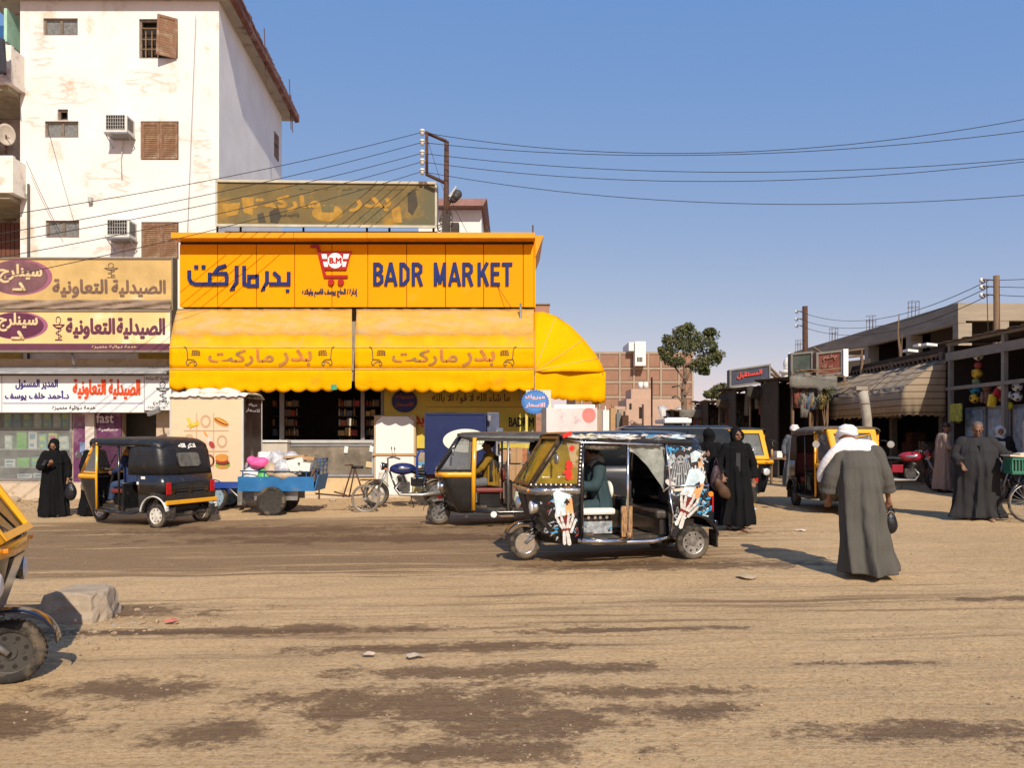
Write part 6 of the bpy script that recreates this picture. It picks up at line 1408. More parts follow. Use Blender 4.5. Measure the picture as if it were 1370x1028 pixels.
def rickshaw(name, label, loc, rz, V):
 t = T(name, label, 'rickshaw', loc, rz, V.get('group', 'three-wheeled rickshaws'))
 body, fm, cv, post = V.get('body', black_paint), V.get('frame', taxi_yellow), V.get('canopy', canopy_black), V.get('post', black_paint)
 # chassis and floor
 m = MB(); m.b(-1.25, .62, -.5, .5, .27, .32).b(.2, .8, -.3, .3, .30, .36).b(-1.3, .2, -.08, .08, .20, .27); m.build('floor', mat('dark_floor', (.04, .035, .03), .8, dirt=(.15, .11, .08), ds=4, dth=.5), t)
 for s in (-1, 1): m = MB(); m.tube([(.50, s*.56, .30), (.0, s*.59, .26), (-.5, s*.59, .26), (-.74, s*.6, .32)], .032, 8); m.build('sill', V.get('sill', body), t)
 # front cowl
 m = MB(); m.loft([ring_u(.45, .50, .84, .27, .245), ring_u(.45, .53, .965, .33, .46), ring_u(.45, .56, 1.05, .40, .72), ring_u(.44, .57, 1.09, .46, .90), ring_u(.44, .57, 1.08, .47, .95)]); m.build('front_cowl', V.get('cowl', body), t, solid=.015)
 m = MB(); bz = V.get('bz', 0); m.loft([ring_u(.44, .583, 1.11-bz*.3, .475, .875-bz), ring_u(.44, .586, 1.12-bz*.3, .48, .93-bz*.7), ring_u(.44, .58, 1.10, .475, .965)]); m.build('front_band', V.get('band', fm), t, solid=.012)
 m = MB(); m.loft([ring_u(.44, .56, 1.08, .46, .958), [Ve((.5, y, .975)) for y in [.5-1.0*i/32 for i in range(33)]]]); m.build('dashboard', body, t)
 # number / centre panel and grille
 m = MB(); m.hexa([(.99, -.17, .50), (.99, .17, .50), (.93, .17, .50), (.93, -.17, .50), (1.105, -.17, .86), (1.105, .17, .86), (1.0, .17, .86), (1.0, -.17, .86)]); m.build('centre_panel', V.get('centre', mat('dark_grille', (.03, .03, .03), .5)), t, bevel=.01)
 # wind-screen
 b_, tp = .975, 1.60
 qf = [(1.085, .40, b_), (1.085, -.40, b_), (.67, -.43, tp), (.67, .43, tp)]
 m = MB(); inner = m.quadframe(qf, V.get('fw', .065), .03)
 m.tube([(1.085, .40, b_), (.67, .43, tp)], .028, 6).tube([(1.085, -.40, b_), (.67, -.43, tp)], .028, 6)
 m.build('windscreen_frame', fm, t)
 m = MB(); m.ext([p+Ve((-.008, 0, -.005)) for p in inner], (-.006, 0, 0)); m.build('windscreen', V.get('glass', glass_clear), t)
 for s in (-1, 1):
  q = [(1.08, s*.405, b_), (.47, s*.565, b_), (.44, s*.575, tp-.03), (.67, s*.435, tp)]
  if s < 0: q = [q[1], q[0], q[3], q[2]]
  m = MB(); inn = m.quadframe(q, .038, .02); m.build('quarter_window_frame', V.get('pillar', fm), t)
  m = MB(); m.ext(inn, Ve((0, -s*.006, 0))); m.build('quarter_pane', V.get('glass', glass_clear), t)
  m = MB(); m.tube([(.45, s*.575, .30), (.45, s*.585, .95), (.43, s*.585, 1.57)], V.get('dpw', .024), 6); m.build('door_post', V.get('dpost', V.get('pillar', fm)), t)
  m = MB(); m.tube([(-.16, s*.585, .30), (-.16, s*.60, 1.52)], .020, 8); m.build('middle_post', V.get('mpost', post), t)
 m = MB(); m.tube([(1.09, .1, .98), (1.0, -.1, 1.15), (.95, -.2, 1.22)], .008, 4); m.cyl((1.04, -.16, 1.02), (.86, -.20, 1.34), .009, n=4); m.build('wiper', wire_m, t)
 # canopy
 def sec(x, ze, h, w, n=15):
  out = []
  for i in range(n):
   a = math.pi*i/(n-1); c, s_ = math.cos(a), math.sin(a)
   out.append((x, w*math.copysign(abs(c)**.42, c), ze+h*abs(s_)**.7))
  return out
 secs = [(.70, 1.585, .055, .52), (.62, 1.565, .095, .56), (.40, 1.545, .125, .59), (.1, 1.53, .145, .605), (-.16, 1.525, .155, .61), (-.5, 1.52, .16, .615), (-.8, 1.515, .16, .62), (-1.02, 1.50, .155, .615), (-1.14, 1.47, .13, .59), (-1.20, 1.43, .09, .54)]
 m = MB(); m.loft([sec(*s_) for s_ in secs]); m.build('canopy', cv, t, solid=.018)
 for s in (-1, 1): m = MB(); m.tube([(.66, s*.50, 1.58), (.45, s*.60, 1.535), (-.2, s*.622, 1.515), (-.62, s*.63, 1.505)], .014, 6); m.build('canopy_trim', V.get('trim', cv), t)
 m = MB()
 for x, ze, h, w in ((.4, 1.545, .125, .59), (-.16, 1.525, .155, .61), (-.7, 1.515, .16, .617)): m.tube([Ve(p)-Ve((0, 0, .03)) for p in sec(x, ze, h, w*.97)], .014, 5)
 m.build('canopy_hoop', steel, t)
 # rear hood
 def rr_ring(z, w, xb, xs=-.66): return smoothpath([(xs, w, z), (-.95, w, z), (xb+.10, w*.985, z), (xb+.015, w*.80, z), (xb, .25, z), (xb, -.25, z), (xb+.015, -w*.80, z), (xb+.10, -w*.985, z), (-.95, -w, z), (xs, -w, z)], 3)
 xs = V.get('hoodx', -.66)
 hood = [rr_ring(1.525, .610, -1.20, xs-.05), rr_ring(1.42, .622, -1.245, xs-.03), rr_ring(1.2, .628, -1.285, xs), rr_ring(.97, .632, -1.32, xs)]
 m = MB(); m.loft(hood); m.build('rear_hood', V.get('hood', cv), t, solid=.012)
 m = MB(); zz = [(1.40, -1.252), (1.12, -1.305)]
 for (y0, y1) in ((-.27, .27),):
  m.tube([(zz[0][1]-.012, y0+.05, zz[0][0]), (zz[0][1]-.012, y1-.05, zz[0][0]), (zz[0][1]-.016, y1, zz[0][0]-.05), (zz[1][1]-.012, y1, zz[1][0]+.05), (zz[1][1]-.012, y1-.05, zz[1][0]), (zz[1][1]-.012, y0+.05, zz[1][0]), (zz[1][1]-.012, y0, zz[1][0]+.05), (zz[0][1]-.016, y0, zz[0][0]-.05)], .012, 5, closed=True)
 wf_ = m.build('rear_window', canopy_black, t)
 m = MB(); m.ext([(zz[0][1]-.010, -.26, 1.39), (zz[0][1]-.010, .26, 1.39), (zz[1][1]-.010, .26, 1.13), (zz[1][1]-.010, -.26, 1.13)], (-.004, 0, 0)); m.build('pane', mat('rear_pane', (.13, .12, .10), .2, var=.5, vs=5, bump=.05), wf_)
 # lower rear body
 low = [rr_ring(.975, .635, -1.325, -.70), rr_ring(.80, .640, -1.345, -.70), rr_ring(.62, .635, -1.345, -.71), rr_ring(.50, .61, -1.335, -.72), rr_ring(.40, .585, -1.31, -.74)]
 m = MB(); m.loft(low[:3]); m.build('rear_body', V.get('rear', body), t, solid=.014)
 m = MB(); m.loft([[p for p in low[2] if p.x < -1.24], [p for p in low[3] if p.x < -1.24], [p for p in low[4] if p.x < -1.22][:len([p for p in low[3] if p.x < -1.24])]]) if False else None
 for k in range(2):
  m.ext([(-1.335, -.60, .42), (-1.335, .60, .42), (-1.345, .63, .625), (-1.345, -.63, .625)], (.02, 0, 0)); break
 m.build('engine_cover', body, t)
 for s in (-1, 1):
  m = MB(); y = s*.63; q = [(-.70, y, .63), (-.72, y, .34), (-.80, y, .30), (-.84, y, .38), (-.90, y, .50), (-.98, y, .575), (-1.08, y, .60), (-1.18, y, .575), (-1.26, y, .50), (-1.32, y, .44), (-1.345, y, .63)]
  m.ext(q, (0, -s*.02, 0)); m.build('side_skirt', V.get('rear', body), t)
  m = MB(); m.tor((-1.08, s*.60, .26), .325, .016, 'Y', 20, 6, a0=5, a1=170, sq=3.6); m.build('mudguard', V.get('guard', body), t)
  m = MB(); m.b(-1.40, -1.38, s*.52-.11, s*.52+.11, .16, .38); m.build('mudflap', rubber, t)
  m = MB(); m.b(-1.365, -1.34, s*.53-.055, s*.53+.055, .62, .84); m.build('tail_light', red_lens, t, bevel=.008)
 m = MB()
 for j in range(6):
  for s in (-1, 1): m.b(-1.362, -1.345, s*.20-.15, s*.20+.15, .56+j*.055, .585+j*.055)
 m.build('vent_louvre', mat('vent_dark', (.03, .03, .032), .35, var=.2), t)['kind'] = 'stuff'
 m = MB(); m.b(-1.40, -1.36, -.62, .62, .43, .51); m.build('bumper', V.get('bumper', taxi_yellow), t, bevel=.012)
 m = MB(); m.b(-1.25, -.80, -.30, .30, .18, .40); m.cyl((-1.2, -.25, .24), (-1.42, -.28, .26), .035, n=8); m.build('engine', mat('oily_metal', (.05, .045, .04), .5, .5), t, bevel=.02)
 m = MB(); m.cyl((-1.08, -.55, .21), (-1.08, .55, .21), .03, n=8); m.build('axle', steel, t)
 # seats
 sm = V.get('seat', seat_red)
 m = MB(); m.b(-1.10, -.62, -.54, .54, .32, .53); m.build('bench_base', body, t)
 m = MB(); m.b(-1.08, -.58, -.54, .54, .535, .65); m.build('bench_cushion', sm, t, bevel=.035)
 m = MB(); m.ob((-1.13, 0, .90), (.11, 1.06, .48), MR(R(-8), 3, 'Y')); m.build('bench_backrest', sm, t, bevel=.035)
 m = MB(); m.b(-.05, .34, -.28, .28, .32, .58); m.build('driver_seat_base', body, t, bevel=.015)
 m = MB(); m.b(-.10, .40, -.33, .33, .585, .67); m.build('driver_seat', V.get('dseat', sm), t, bevel=.03)
 m = MB(); m.ell((-.12, 0, .88), (.05, .15, .13)); m.build('driver_backrest', V.get('dseat', sm), t)
 m = MB(); m.b(-.24, -.20, -.56, .56, .32, .78); m.tube([(-.22, -.58, .80), (-.22, .58, .80)], .018, 6); m.build('partition', body, t)
 # steering
 m = MB(); m.tube([(.60, .30, 1.06), (.66, .12, 1.03), (.68, 0, 1.02), (.66, -.12, 1.03), (.60, -.30, 1.06)], .016, 6).cyl((.68, 0, 1.02), (.92, 0, .45), .03, n=8); m.build('handlebar', steel, t)
 m = MB(); m.cyl((.60, .30, 1.06), (.57, .40, 1.07), .022, n=8).cyl((.60, -.30, 1.06), (.57, -.40, 1.07), .022, n=8); m.build('grip', rubber, t)
 # front wheel group
 wheel(t, 1.05, 0, .21, .105, V.get('rim', rim_grey), V.get('wstyle', 'steel'))
 for s in (-1, 1): wheel(t, -1.08, s*.53, .225, .115, V.get('rrim', V.get('rim', rim_grey)), V.get('rwstyle', V.get('wstyle', 'steel')))
 m = MB(); rings = []
 for i in range(13):
  a = R(8+i*155/12); r_ = .265; rings.append([(1.05+(r_*1.05+.02*math.sin(a))*math.cos(a), y, .24+r_*math.sin(a)-.02*abs(y/.085)**2) for y in (-.085, -.06, 0, .06, .085)])
 m.loft(rings); m.build('front_fender', V.get('fender', body), t, solid=.008)
 m = MB()
 for s in (-1, 1): m.cyl((1.05, s*.065, .21), (.90, s*.065, .34), .022, n=6).cyl((.90, s*.065, .34), (.90, s*.06, .62), .024, n=6)
 m.build('fork', steel, t)
 m = MB(); m.tube([(.975+.03*math.cos(k*.9), .085+.03*math.sin(k*.9), .30+k*.0062) for k in range(48)], .007, 4); m.build('spring', steel, t)
 # lamps, mirrors
 for s in (-1, 1):
  m = MB(); m.cyl((.93, s*.36, .71), (1.06, s*.37, .71), .06, .085, 18); h = m.build('headlight', V.get('lampbody', chrome), t)
  m = MB(); m.ell((1.06, s*.37, .71), (.022, .078, .078), 16, 8); m.build('lens', lamp_glass, h)
  m = MB(); m.ob((1.085, s*.33, .925), (.03, .11, .03), MR(-s*R(14), 3, 'Z')); m.build('turn_signal', amber_lens, t, bevel=.006)
  m = MB(); m.tube([(.75, s*.48, 1.40), (.82, s*.58, 1.40), (.80, s*.66, 1.36)], .009, 5); mi = m.build('mirror', wire_m, t)
  m = MB(); m.cyl((.80, s*.68, 1.33), (.825, s*.68, 1.33), .065, n=16); m.build('mirror_glass', V.get('mirror', steel), mi)
 return t
def decal(t, side, pts, m, name='painted_figure', off=.004, yb=.60):
 """flat paint on the side of a rickshaw, following its width"""
 mb = MB(); s = 1 if side > 0 else -1
 mb.ext([(x, s*(yb+off), z) for x, z in pts], (0, s*.0015, 0)); return mb.build(name, m, t)
def capsule2(a, b_, r1, r2, n=5):
 a, b_ = Ve(a), Ve(b_); d = (b_-a).normalized(); p = Ve((-d.y, d.x)); out = []
 for i in range(n+1): an = math.pi*i/n; out.append(b_+p*r2*math.cos(an)+d*r2*math.sin(an))
 for i in range(n+1): an = math.pi*i/n; out.append(a-p*r1*math.cos(an)-d*r1*math.sin(an))
 return [(q.x, q.y) for q in out]
bone = mat('bone_white_paint', (.56, .53, .50), .35, var=.3, vs=25, bump=0, coat=.5, dirt=(.35, .10, .07), ds=22, dth=.62)
sky_paint = mat('pale_blue_paint', (.50, .62, .68), .35, var=.3, vs=9, bump=0, coat=.5)
azure = mat('azure_paint', (.03, .26, .50), .35, var=.5, vs=14, bump=0, coat=.5)
orange_card = mat('orange_card_paint', (.62, .32, .13), .35, var=.15, vs=8, bump=0, coat=.5)
grey_paint = mat('silver_grey_paint', (.28, .30, .32), .35, var=.6, vs=18, bump=0, coat=.5)
dred = mat('dark_red_paint', (.16, .02, .015), .35, var=.4, vs=18, bump=0, coat=.5)
def bone_hand(t, side, x, z, sc, off, yb, lean=0):
 """skeleton hand reaching up and holding a playing card; x grows to the front"""
 f = lambda u, v: (x+sc*(u*math.cos(lean)-v*math.sin(lean)), z+sc*(u*math.sin(lean)+v*math.cos(lean)))
 decal(t, side, [f(*p) for p in ((-.22, .42), (.20, .36), (.26, .95), (.05, 1.06), (-.16, .96))], sky_paint, 'playing_card', off, yb)
 decal(t, side, [f(*p) for p in ((-.22, .42), (-.02, .39), (-.04, .74), (-.20, .80))], orange_card, 'card_orange_part', off+.002, yb)  # orange part of the card artwork
 cx, cy = -.07, .70
 decal(t, side, [f(cx+u, cy+v) for u, v in ((0, .10), (.04, .04), (.075, .0), (.06, -.035), (.02, -.025), (.03, -.07), (-.03, -.07), (-.02, -.025), (-.06, -.035), (-.075, 0), (-.04, .04))], gloss_black, 'card_pip', off+.004, yb)
 decal(t, side, [f(*p) for p in capsule2((.01, .0), (0, .22), .10, .15)], dred, 'palm_red_patch', off+.005, yb)  # dark red paint of the palm behind the bones
 k = 0
 for i, bx_ in enumerate((-.16, -.06, .05, .15)):
  L = (.34, .40, .42, .36)[i]; seg = [(0, 0), (.10, .30), (.02, .62), (-.05, 1)]
  base = Ve((bx_*.6, .10)); tip = Ve((bx_*1.35+.02, .10+L))
  pts = [base.lerp(tip, v)+Ve((u*.25*(1 if i > 1 else -1), 0)) for u, v in ((0, 0), (.10, .36), (.14, .70), (0, 1))]
  for a, b_ in zip(pts, pts[1:]):
   decal(t, side, [f(*p) for p in capsule2(a, a.lerp(b_, .84), .034, .026)], bone, 'finger_bone', off+.007, yb); k += 1
 for a, b_, r1, r2 in (((-.13, -.02), (-.26, .26), .035, .028), ((-.03, -.02), (-.06, -.30), .04, .05), ((.05, -.02), (.06, -.28), .035, .042)): decal(t, side, [f(*p) for p in capsule2(a, b_, r1, r2)], bone, 'arm_bone', off+.007, yb)
painted = mat('airbrushed_black_panel', (.012, .014, .018), .2, var=.3, vs=3, bump=.05, bs=6, coat=.9, dirt=(.10, .12, .14), ds=6, dth=.585)
painted2 = mat('airbrushed_canopy', (.02, .02, .024), .3, var=.4, vs=3, bump=.25, bs=8, coat=.5, dirt=(.28, .34, .36), ds=4.5, dth=.575)
def put(px, py): g = G(px, py); return g
# -- the custom-painted rickshaw in the centre
g1 = P(803, 0, 10.35); g1.z = gz(g1.x, g1.y)+.006
RZ1 = R(180+13)
tk = rickshaw('painted_rickshaw', 'airbrushed black rickshaw with skeleton hands, playing cards and chrome trim in mid-picture', g1, RZ1,
 dict(body=gloss_black, cowl=painted, rear=painted, hood=painted, canopy=painted2, frame=mat('dark_bronze_frame', (.08, .055, .03), .35, .4, var=.5, vs=14, bump=.3), band=mat('chrome_band', (.42, .42, .42), .2, .9, var=.3, vs=8), pillar=gloss_black, sill=chrome, trim=chrome, mpost=chrome, seat=mat('dark_quilted_seat', (.06, .05, .045), .4, var=.5, vs=8, bump=.3), dseat=vinyl_white,
  rim=chrome, wstyle='star', rrim=mat('polished_disc', (.40, .39, .37), .3, .8, var=.5, vs=9, bump=.2), rwstyle='steel', bumper=gloss_black, guard=gloss_black, fw=.045, glass=mat('amber_tinted_glass', (.40, .27, .03), .1, var=.4, vs=3, bump=0, alpha=.45), fender=gloss_black, group='three-wheeled rickshaws'))
def decorate(t):
 s = 1     # local +y faces the camera for a vehicle heading left
 s = 1 if (MR(RZ1, 3, 'Z') @ Ve((0, 1, 0))).y < 0 else -1
 yb = .585
 bone_hand(t, s, .66, .42, .52, .012, .575, R(-4))
 bone_hand(t, s, -.90, .62, .58, .010, .640, R(24))
 bone_hand(t, s, -1.12, 1.05, .36, .006, .626, R(-4))
 # blue brush strokes
 rr = random.Random(5)
 def strokes(x0, x1, z0, z1, n, off, yb, mm, L=.09):
  for _ in range(n):
   x, z = rr.uniform(x0, x1), rr.uniform(z0, z1); a = rr.uniform(-1.2, 1.2); d = Ve((math.cos(a), math.sin(a)))*rr.uniform(.4, 1)*L
   decal(t, s, capsule2((x, z), (x+d.x, z+d.y), rr.uniform(.008, .018), .002, 3), mm, 'paint_stroke', off, yb)
 strokes(.50, .80, .40, .90, 12, .004, .58, azure); strokes(-.78, -.72, 1.0, 1.45, 12, .003, .632, sky_paint); strokes(-.95, -.74, 1.02, 1.45, 8, .004, .632, azure)
 strokes(-1.28, -.8, .70, .94, 12, .004, .640, azure); strokes(-1.25, -1.18, .55, .75, 6, .006, .640, sky_paint); strokes(-1.0, -.75, .5, .9, 10, .005, .640, grey_paint); strokes(.50, .85, .35, .85, 10, .005, .58, grey_paint)
 # hooded figure in swirling greys on the hood
 f = lambda u, v: (-.87+u*1.25, 1.20+v*1.3)
 decal(t, s, [f(*p) for p in ((-.12, -.20), (.10, -.20), (.15, -.10), (.12, .02), (.09, .06), (-.09, .06), (-.13, -.02), (-.15, -.1))], mat('charcoal_paint', (.07, .075, .08), .35, var=.7, vs=20, bump=0, coat=.5), 'painted_cloak', .005, .632)
 for i in range(9):
  u = -.13+.03*i; decal(t, s, [f(*p) for p in capsule2((u*.6, .08), (u*1.2, -.19), .004, .008, 3)], grey_paint, 'cloak_fold', .007, .632)
 decal(t, s, [f(.11*math.cos(a)+.01, .115+.03*math.sin(a)) for a in (6.283*i/18 for i in range(18))], grey_paint, 'painted_brim', .008, .632)
 decal(t, s, [f(.06*math.cos(a)+.01, .135+.05*math.sin(a)) for a in (6.283*i/18 for i in range(18))], gloss_black, 'painted_hood', .010, .632)
 decal(t, s, [f(.045*math.cos(a)+.005, .075+.055*math.sin(a)) for a in (6.283*i/16 for i in range(16))], mat('pale_face_paint', (.27, .28, .29), .35, var=.5, vs=30, bump=0, coat=.5), 'painted_face', .012, .632)
 for dx in (-.016, .022): decal(t, s, [f(*p) for p in capsule2((dx, .085), (dx+.008, .088), .009, .008, 3)], gloss_black, 'painted_eye', .015, .632)
 decal(t, s, [f(*p) for p in capsule2((-.014, .045), (.02, .042), .005, .005, 3)], gloss_black, 'painted_mouth', .015, .632)
 decal(t, s, [f(*p) for p in capsule2((.09, -.17), (.15, -.13), .030, .024)], bone, 'painted_fist', .012, .632)
 decal(t, s, [f(*p) for p in capsule2((.10, -.22), (-.20, -.20), .013, .018)], mat('horn_paint', (.55, .50, .40), .35, coat=.5), 'painted_handle', .014, .632)
 strokes(-1.28, -.72, 1.0, 1.48, 26, .004, .632, grey_paint, .12); strokes(-1.26, -.75, .62, .95, 22, .005, .640, grey_paint, .10)
 strokes(.50, .90, .35, .90, 14, .006, .58, dred, .07); strokes(-1.0, -.72, 1.02, 1.5, 22, .0035, .632, azure, .10); strokes(-1.3, -1.1, .6, .95, 16, .0095, .640, azure, .08); strokes(.50, .98, .34, .92, 30, .007, .575, grey_paint, .05); strokes(-1.3, -.75, .62, .96, 20, .009, .640, mat('charcoal_paint', (0, 0, 0)), .10); strokes(-1.24, -.72, 1.0, 1.5, 16, .007, .632, bone, .05); strokes(.3, -.3, .35, .5, 6, -.25, .60, azure, .05)
 # chrome edge trims
 m = MB(); m.tube([(-.66, s*.645, 1.50), (-.70, s*.65, 1.2), (-.72, s*.655, .98), (-.62, s*.645, .90)], .012, 6).tube([(-.70, s*.65, .975), (-1.0, s*.655, .97), (-1.25, s*.64, .97), (-1.34, s*.5, .97), (-1.345, 0, .97)], .011, 6); m.tube([(-.70, s*.65, .92), (-.76, s*.65, .60), (-.74, s*.645, .36)], .010, 6); m.build('chrome_moulding', chrome, t)
 # roof paint
 cream = mat('cream_paint', (.50, .50, .34), .4, var=.4, vs=12)
 for i in range(64):
  x = rr.uniform(-1.0, .58); mm = rr.choice((bone, grey_paint, cream, cream)) if x > -.1 else rr.choice((sky_paint, azure, grey_paint, bone, gloss_black)); w = rr.uniform(.05, .16); z = rr.uniform(1.585, 1.625); a0 = rr.uniform(-.12, .12)
  m = MB(); pts = [(x+w*math.cos(a)*rr.uniform(.5, 1.1), s*(.618 if x < .1 else .618-.14*(x-.1))-s*(z-1.585)*.7, z+a0*w*math.cos(a)+.014*math.sin(a)*rr.uniform(.4, 1.5)) for a in (6.283*k/11 for k in range(11))]; m.ext(pts, (0, s*(.004+.0004*i), .004)); m.build('roof_paint', mm, t)
 # studs round the wind-screen and red stickers
 m = MB()
 for i in range(12):
  u = i/11; p = Ve((.49, s*.578, b0)).lerp(Ve((.46, s*.588, 1.54)), u) if False else Ve((.49-.03*u, s*.597, 1.0+.53*u)); m.ell(p, .014, 6, 4)
 for i in range(9): m.ell((1.07-.06*i, s*(.425+.018*i), 1.0), .014, 6, 4)
 m.build('silver_stud', vinyl_white, t)['kind'] = 'stuff'
 rp = mat('red_sticker', (.65, .03, .02), .5, var=.1)
 for (x, z, w, h) in ((.60, 1.25, .06, .07), (.61, 1.16, .075, .045), (.59, 1.10, .06, .05), (.56, 1.46, .05, .04)):
  m = MB(); q = [(x+w*math.cos(a)*rr.uniform(.6, 1.1), s*(.53+.003), z+h*math.sin(a)*rr.uniform(.6, 1.1)) for a in (6.283*i/11 for i in range(11))]; m.ext(q, (0, s*.003, 0)); m.build('red_sticker', rp, t)
 m = MB(); m.ob((.64, s*.56, 1.63), (.12, .02, .05), MR(R(20), 3, 'Y')); m.build('red_sticker', rp, t)
 m = MB(); rings = []     # clear curtain gathered to the rear of the door opening
 for i in range(10):
  u = i/9; rings.append([(-.18-.50*(j/8)*(1-u*.0)-.0+(-.0), s*(.57+.015*math.sin(j*2.2+u*5)), 1.50-(.62*u*(.12+.88*(j/8)**1.5))) for j in range(9)])
 m.loft(rings); m.build('side_curtain', mat('crinkled_clear_curtain', (.34, .36, .33), .25, var=.5, vs=5, bump=.8, bs=7, alpha=.75), t)
 m = MB(); m.tube([(.42, s*.45, 1.49), (.2, s*.46, 1.475), (-.12, s*.46, 1.48)], .04, 8); m.build('sunshade_roll', mat('crumpled_foil', (.5, .5, .48), .3, .6, var=.5, vs=12, bump=.9, bs=14), t)
 m = MB(); m.ell((.45, s*.50, 1.40), (.05, .02, .055), 12, 8); m.build('spotlight', lamp_glass, t)
 for i, x in enumerate((.33, .24, .17, .08)): m = MB(); m.cyl((x-.05, s*.335, .555), (x-.05, s*.345, .555), .02, n=10); m.build('seat_stud', chrome, t)
 m = MB(); m.b(-.06, .33, s*.28, s*.295, .34, .50); m.build('seat_panel_art', grey_paint, t)
 m = MB(); m.tube([(-.16, s*.64, .32), (-.16, s*.645, .40)], .03, 6); m.b(-.22, -.08, s*.56, s*.60, .33, .72); m.build('step_panel', mat('striped_trim_panel', (.30, .17, .08), .3, var=.9, vs=14, bump=0, coat=.6, stretch=(6, 1, .8)), t)
 m = MB(); m.tube([(.46, s*.62, .30), (.2, s*.64, .285), (-.12, s*.64, .285)], .035, 8); m.build('chrome_step', chrome, t)
 m = MB(); m.cyl((-1.28, s*.655, .86), (-1.28, s*.668, .86), .035, n=14); m.build('side_reflector', amber_lens, t)
decorate(tk)
# -- second rickshaw behind it, same heading
g2 = P(664, 0, 14.1); g2.z = gz(g2.x, g2.y)
tk2 = rickshaw('plain_rickshaw', 'black rickshaw with yellow front pillar and grey roof standing behind the painted one', g2, R(180+6), dict(canopy=mat('grey_black_canopy', (.05, .048, .045), .4, var=.25, vs=4, bump=.3, dirt=(.09, .08, .07), ds=3, dth=.55), mpost=steel, seat=seat_red, hood=canopy_black, frame=black_paint, dpost=taxi_yellow, dpw=.042, band=taxi_yellow))
m = MB(); m.b(.96, 1.12, -.086, -.02, .44, .47);
o = MB(); o.ob((1.0, .10, .50), (.14, .02, .06)); o.build('red_fender_sticker', mat('red_sticker', (.65, .03, .02)), tk2)
m = MB(); m.cyl((.10, .64, .23), (.10, .66, .23), .055, n=16); m.build('round_reflector', plas_white, tk2)
# -- left rickshaw seen from behind
g3 = P(186, 0, 15.1); g3.z = gz(g3.x, g3.y)
tk3 = rickshaw('black_rickshaw', 'shiny black rickshaw with white wheels seen from behind in front of the pharmacy', g3, R(180-23), dict(rim=rim_white, hoodx=-.45, guard=mat('white_guard', (.55, .53, .5), .4)))
def rear_text(t):
 m = MB(); letters(m, 'اذكر الله', Ve((-1.262, .20, 1.455)), Ve((0, -.40, 0)), Ve((.05, 0, .10)), Ve((-1, 0, .3)).normalized(), .03, depth=.012); m.build('lettering', vinyl_white, t)
 s = 1
 m = MB(); m.b(-.90, -.80, s*.652, s*.656, .90, .95).b(-.74, -.69, s*.652, s*.656, .80, .85); m.build('sticker', plas_white, t)
rear_text(tk3)
# -- rickshaw behind the woman, coming towards us
g4 = P(978, 0, 17.6); g4.z = gz(g4.x, g4.y)
tk4 = rickshaw('taxi_rickshaw', 'yellow-fronted black rickshaw facing us behind the smiling woman in black', g4, R(-84), dict(fw=.085, centre=taxi_yellow, mirror=chrome))
# -- rickshaw facing us on the right
g5 = P(1122, 0, 15.3); g5.z = gz(g5.x, g5.y)
tk5 = rickshaw('dusty_rickshaw', 'dusty tan-roofed rickshaw with yellow front facing us beyond the man in the grey robe', g5, R(-95), dict(canopy=canopy_dusty, hood=mat('dusty_black_hood', (.05, .042, .034), .7, var=.3, bump=.4), fw=.085, body=mat('dusty_black_paint', (.02, .018, .016), .4, var=.3, bump=.05, coat=.3, dirt=(.12, .09, .06), ds=3, dth=.55)))
def tk5_extra(t):
 m = MB(); m.ext([(.70, -.30, 1.56), (.70, .05, 1.56), (.73, .03, 1.51), (.72, -.28, 1.52)], (.02, 0, 0)); m.tube([(.72, -.38, 1.55), (.80, .0, 1.44), (.74, .38, 1.53)], .012, 5); m.build('yellow_tassel', taxi_yellow, t)
tk5_extra(tk5)
# -- nearest rickshaw, cut by the left edge of the frame
g6 = Ve((-4.60, 5.04, 0)); g6.z = gz(-4.2, 5.3)
tk6 = rickshaw('nearest_rickshaw', 'nearest black and yellow rickshaw cut off by the left edge of the picture', g6, R(22), dict(centre=gloss_black, body=gloss_black, fender=gloss_black, rim=mat('dark_rim', (.07, .065, .06), .5, .4), fw=.05, bz=0, pillar=gloss_black, lampbody=gloss_black, glass=mat('murky_glass', (.10, .10, .09), .1, var=.3, bump=0, alpha=.6)))
tk6.scale = (1.07, 1.07, 1.07)
# ================================================================ TWO-WHEELERS AND CARTS
def spoked(parent, x, r, w, tm, rm, n=14, cast=False, y=0, name='wheel', steer=0):
 m = MB(); m.tor((0, 0, 0), r-w*.5, w*.5, 'Y', 34, 8); o = m.build(name, tm, parent); o.location = (x, y, r); o.rotation_euler = (0, 0, steer)
 m = MB(); m.tor((0, 0, 0), r-w*1.05, .012, 'Y', 34, 6, sq=1.8); m.cyl((0, -.05, 0), (0, .05, 0), .03, n=10)
 if cast:
  for k in range(6): a = 6.283*k/6; m.ob(Ve((math.cos(a), 0, math.sin(a)))*(r-w)*.5, ((r-w), .03, .035), MR(-a, 3, 'Y'))
  m.cyl((0, .03, 0), (0, .04, 0), r*.42, n=20)
 else:
  for k in range(n): a = 6.283*k/n; m.cyl((0, .035*(-1)**k, 0), ((r-w)*math.cos(a+.2), 0, (r-w)*math.sin(a+.2)), .0035, n=4, caps=False)
 m.build('rim', rm, o); return o
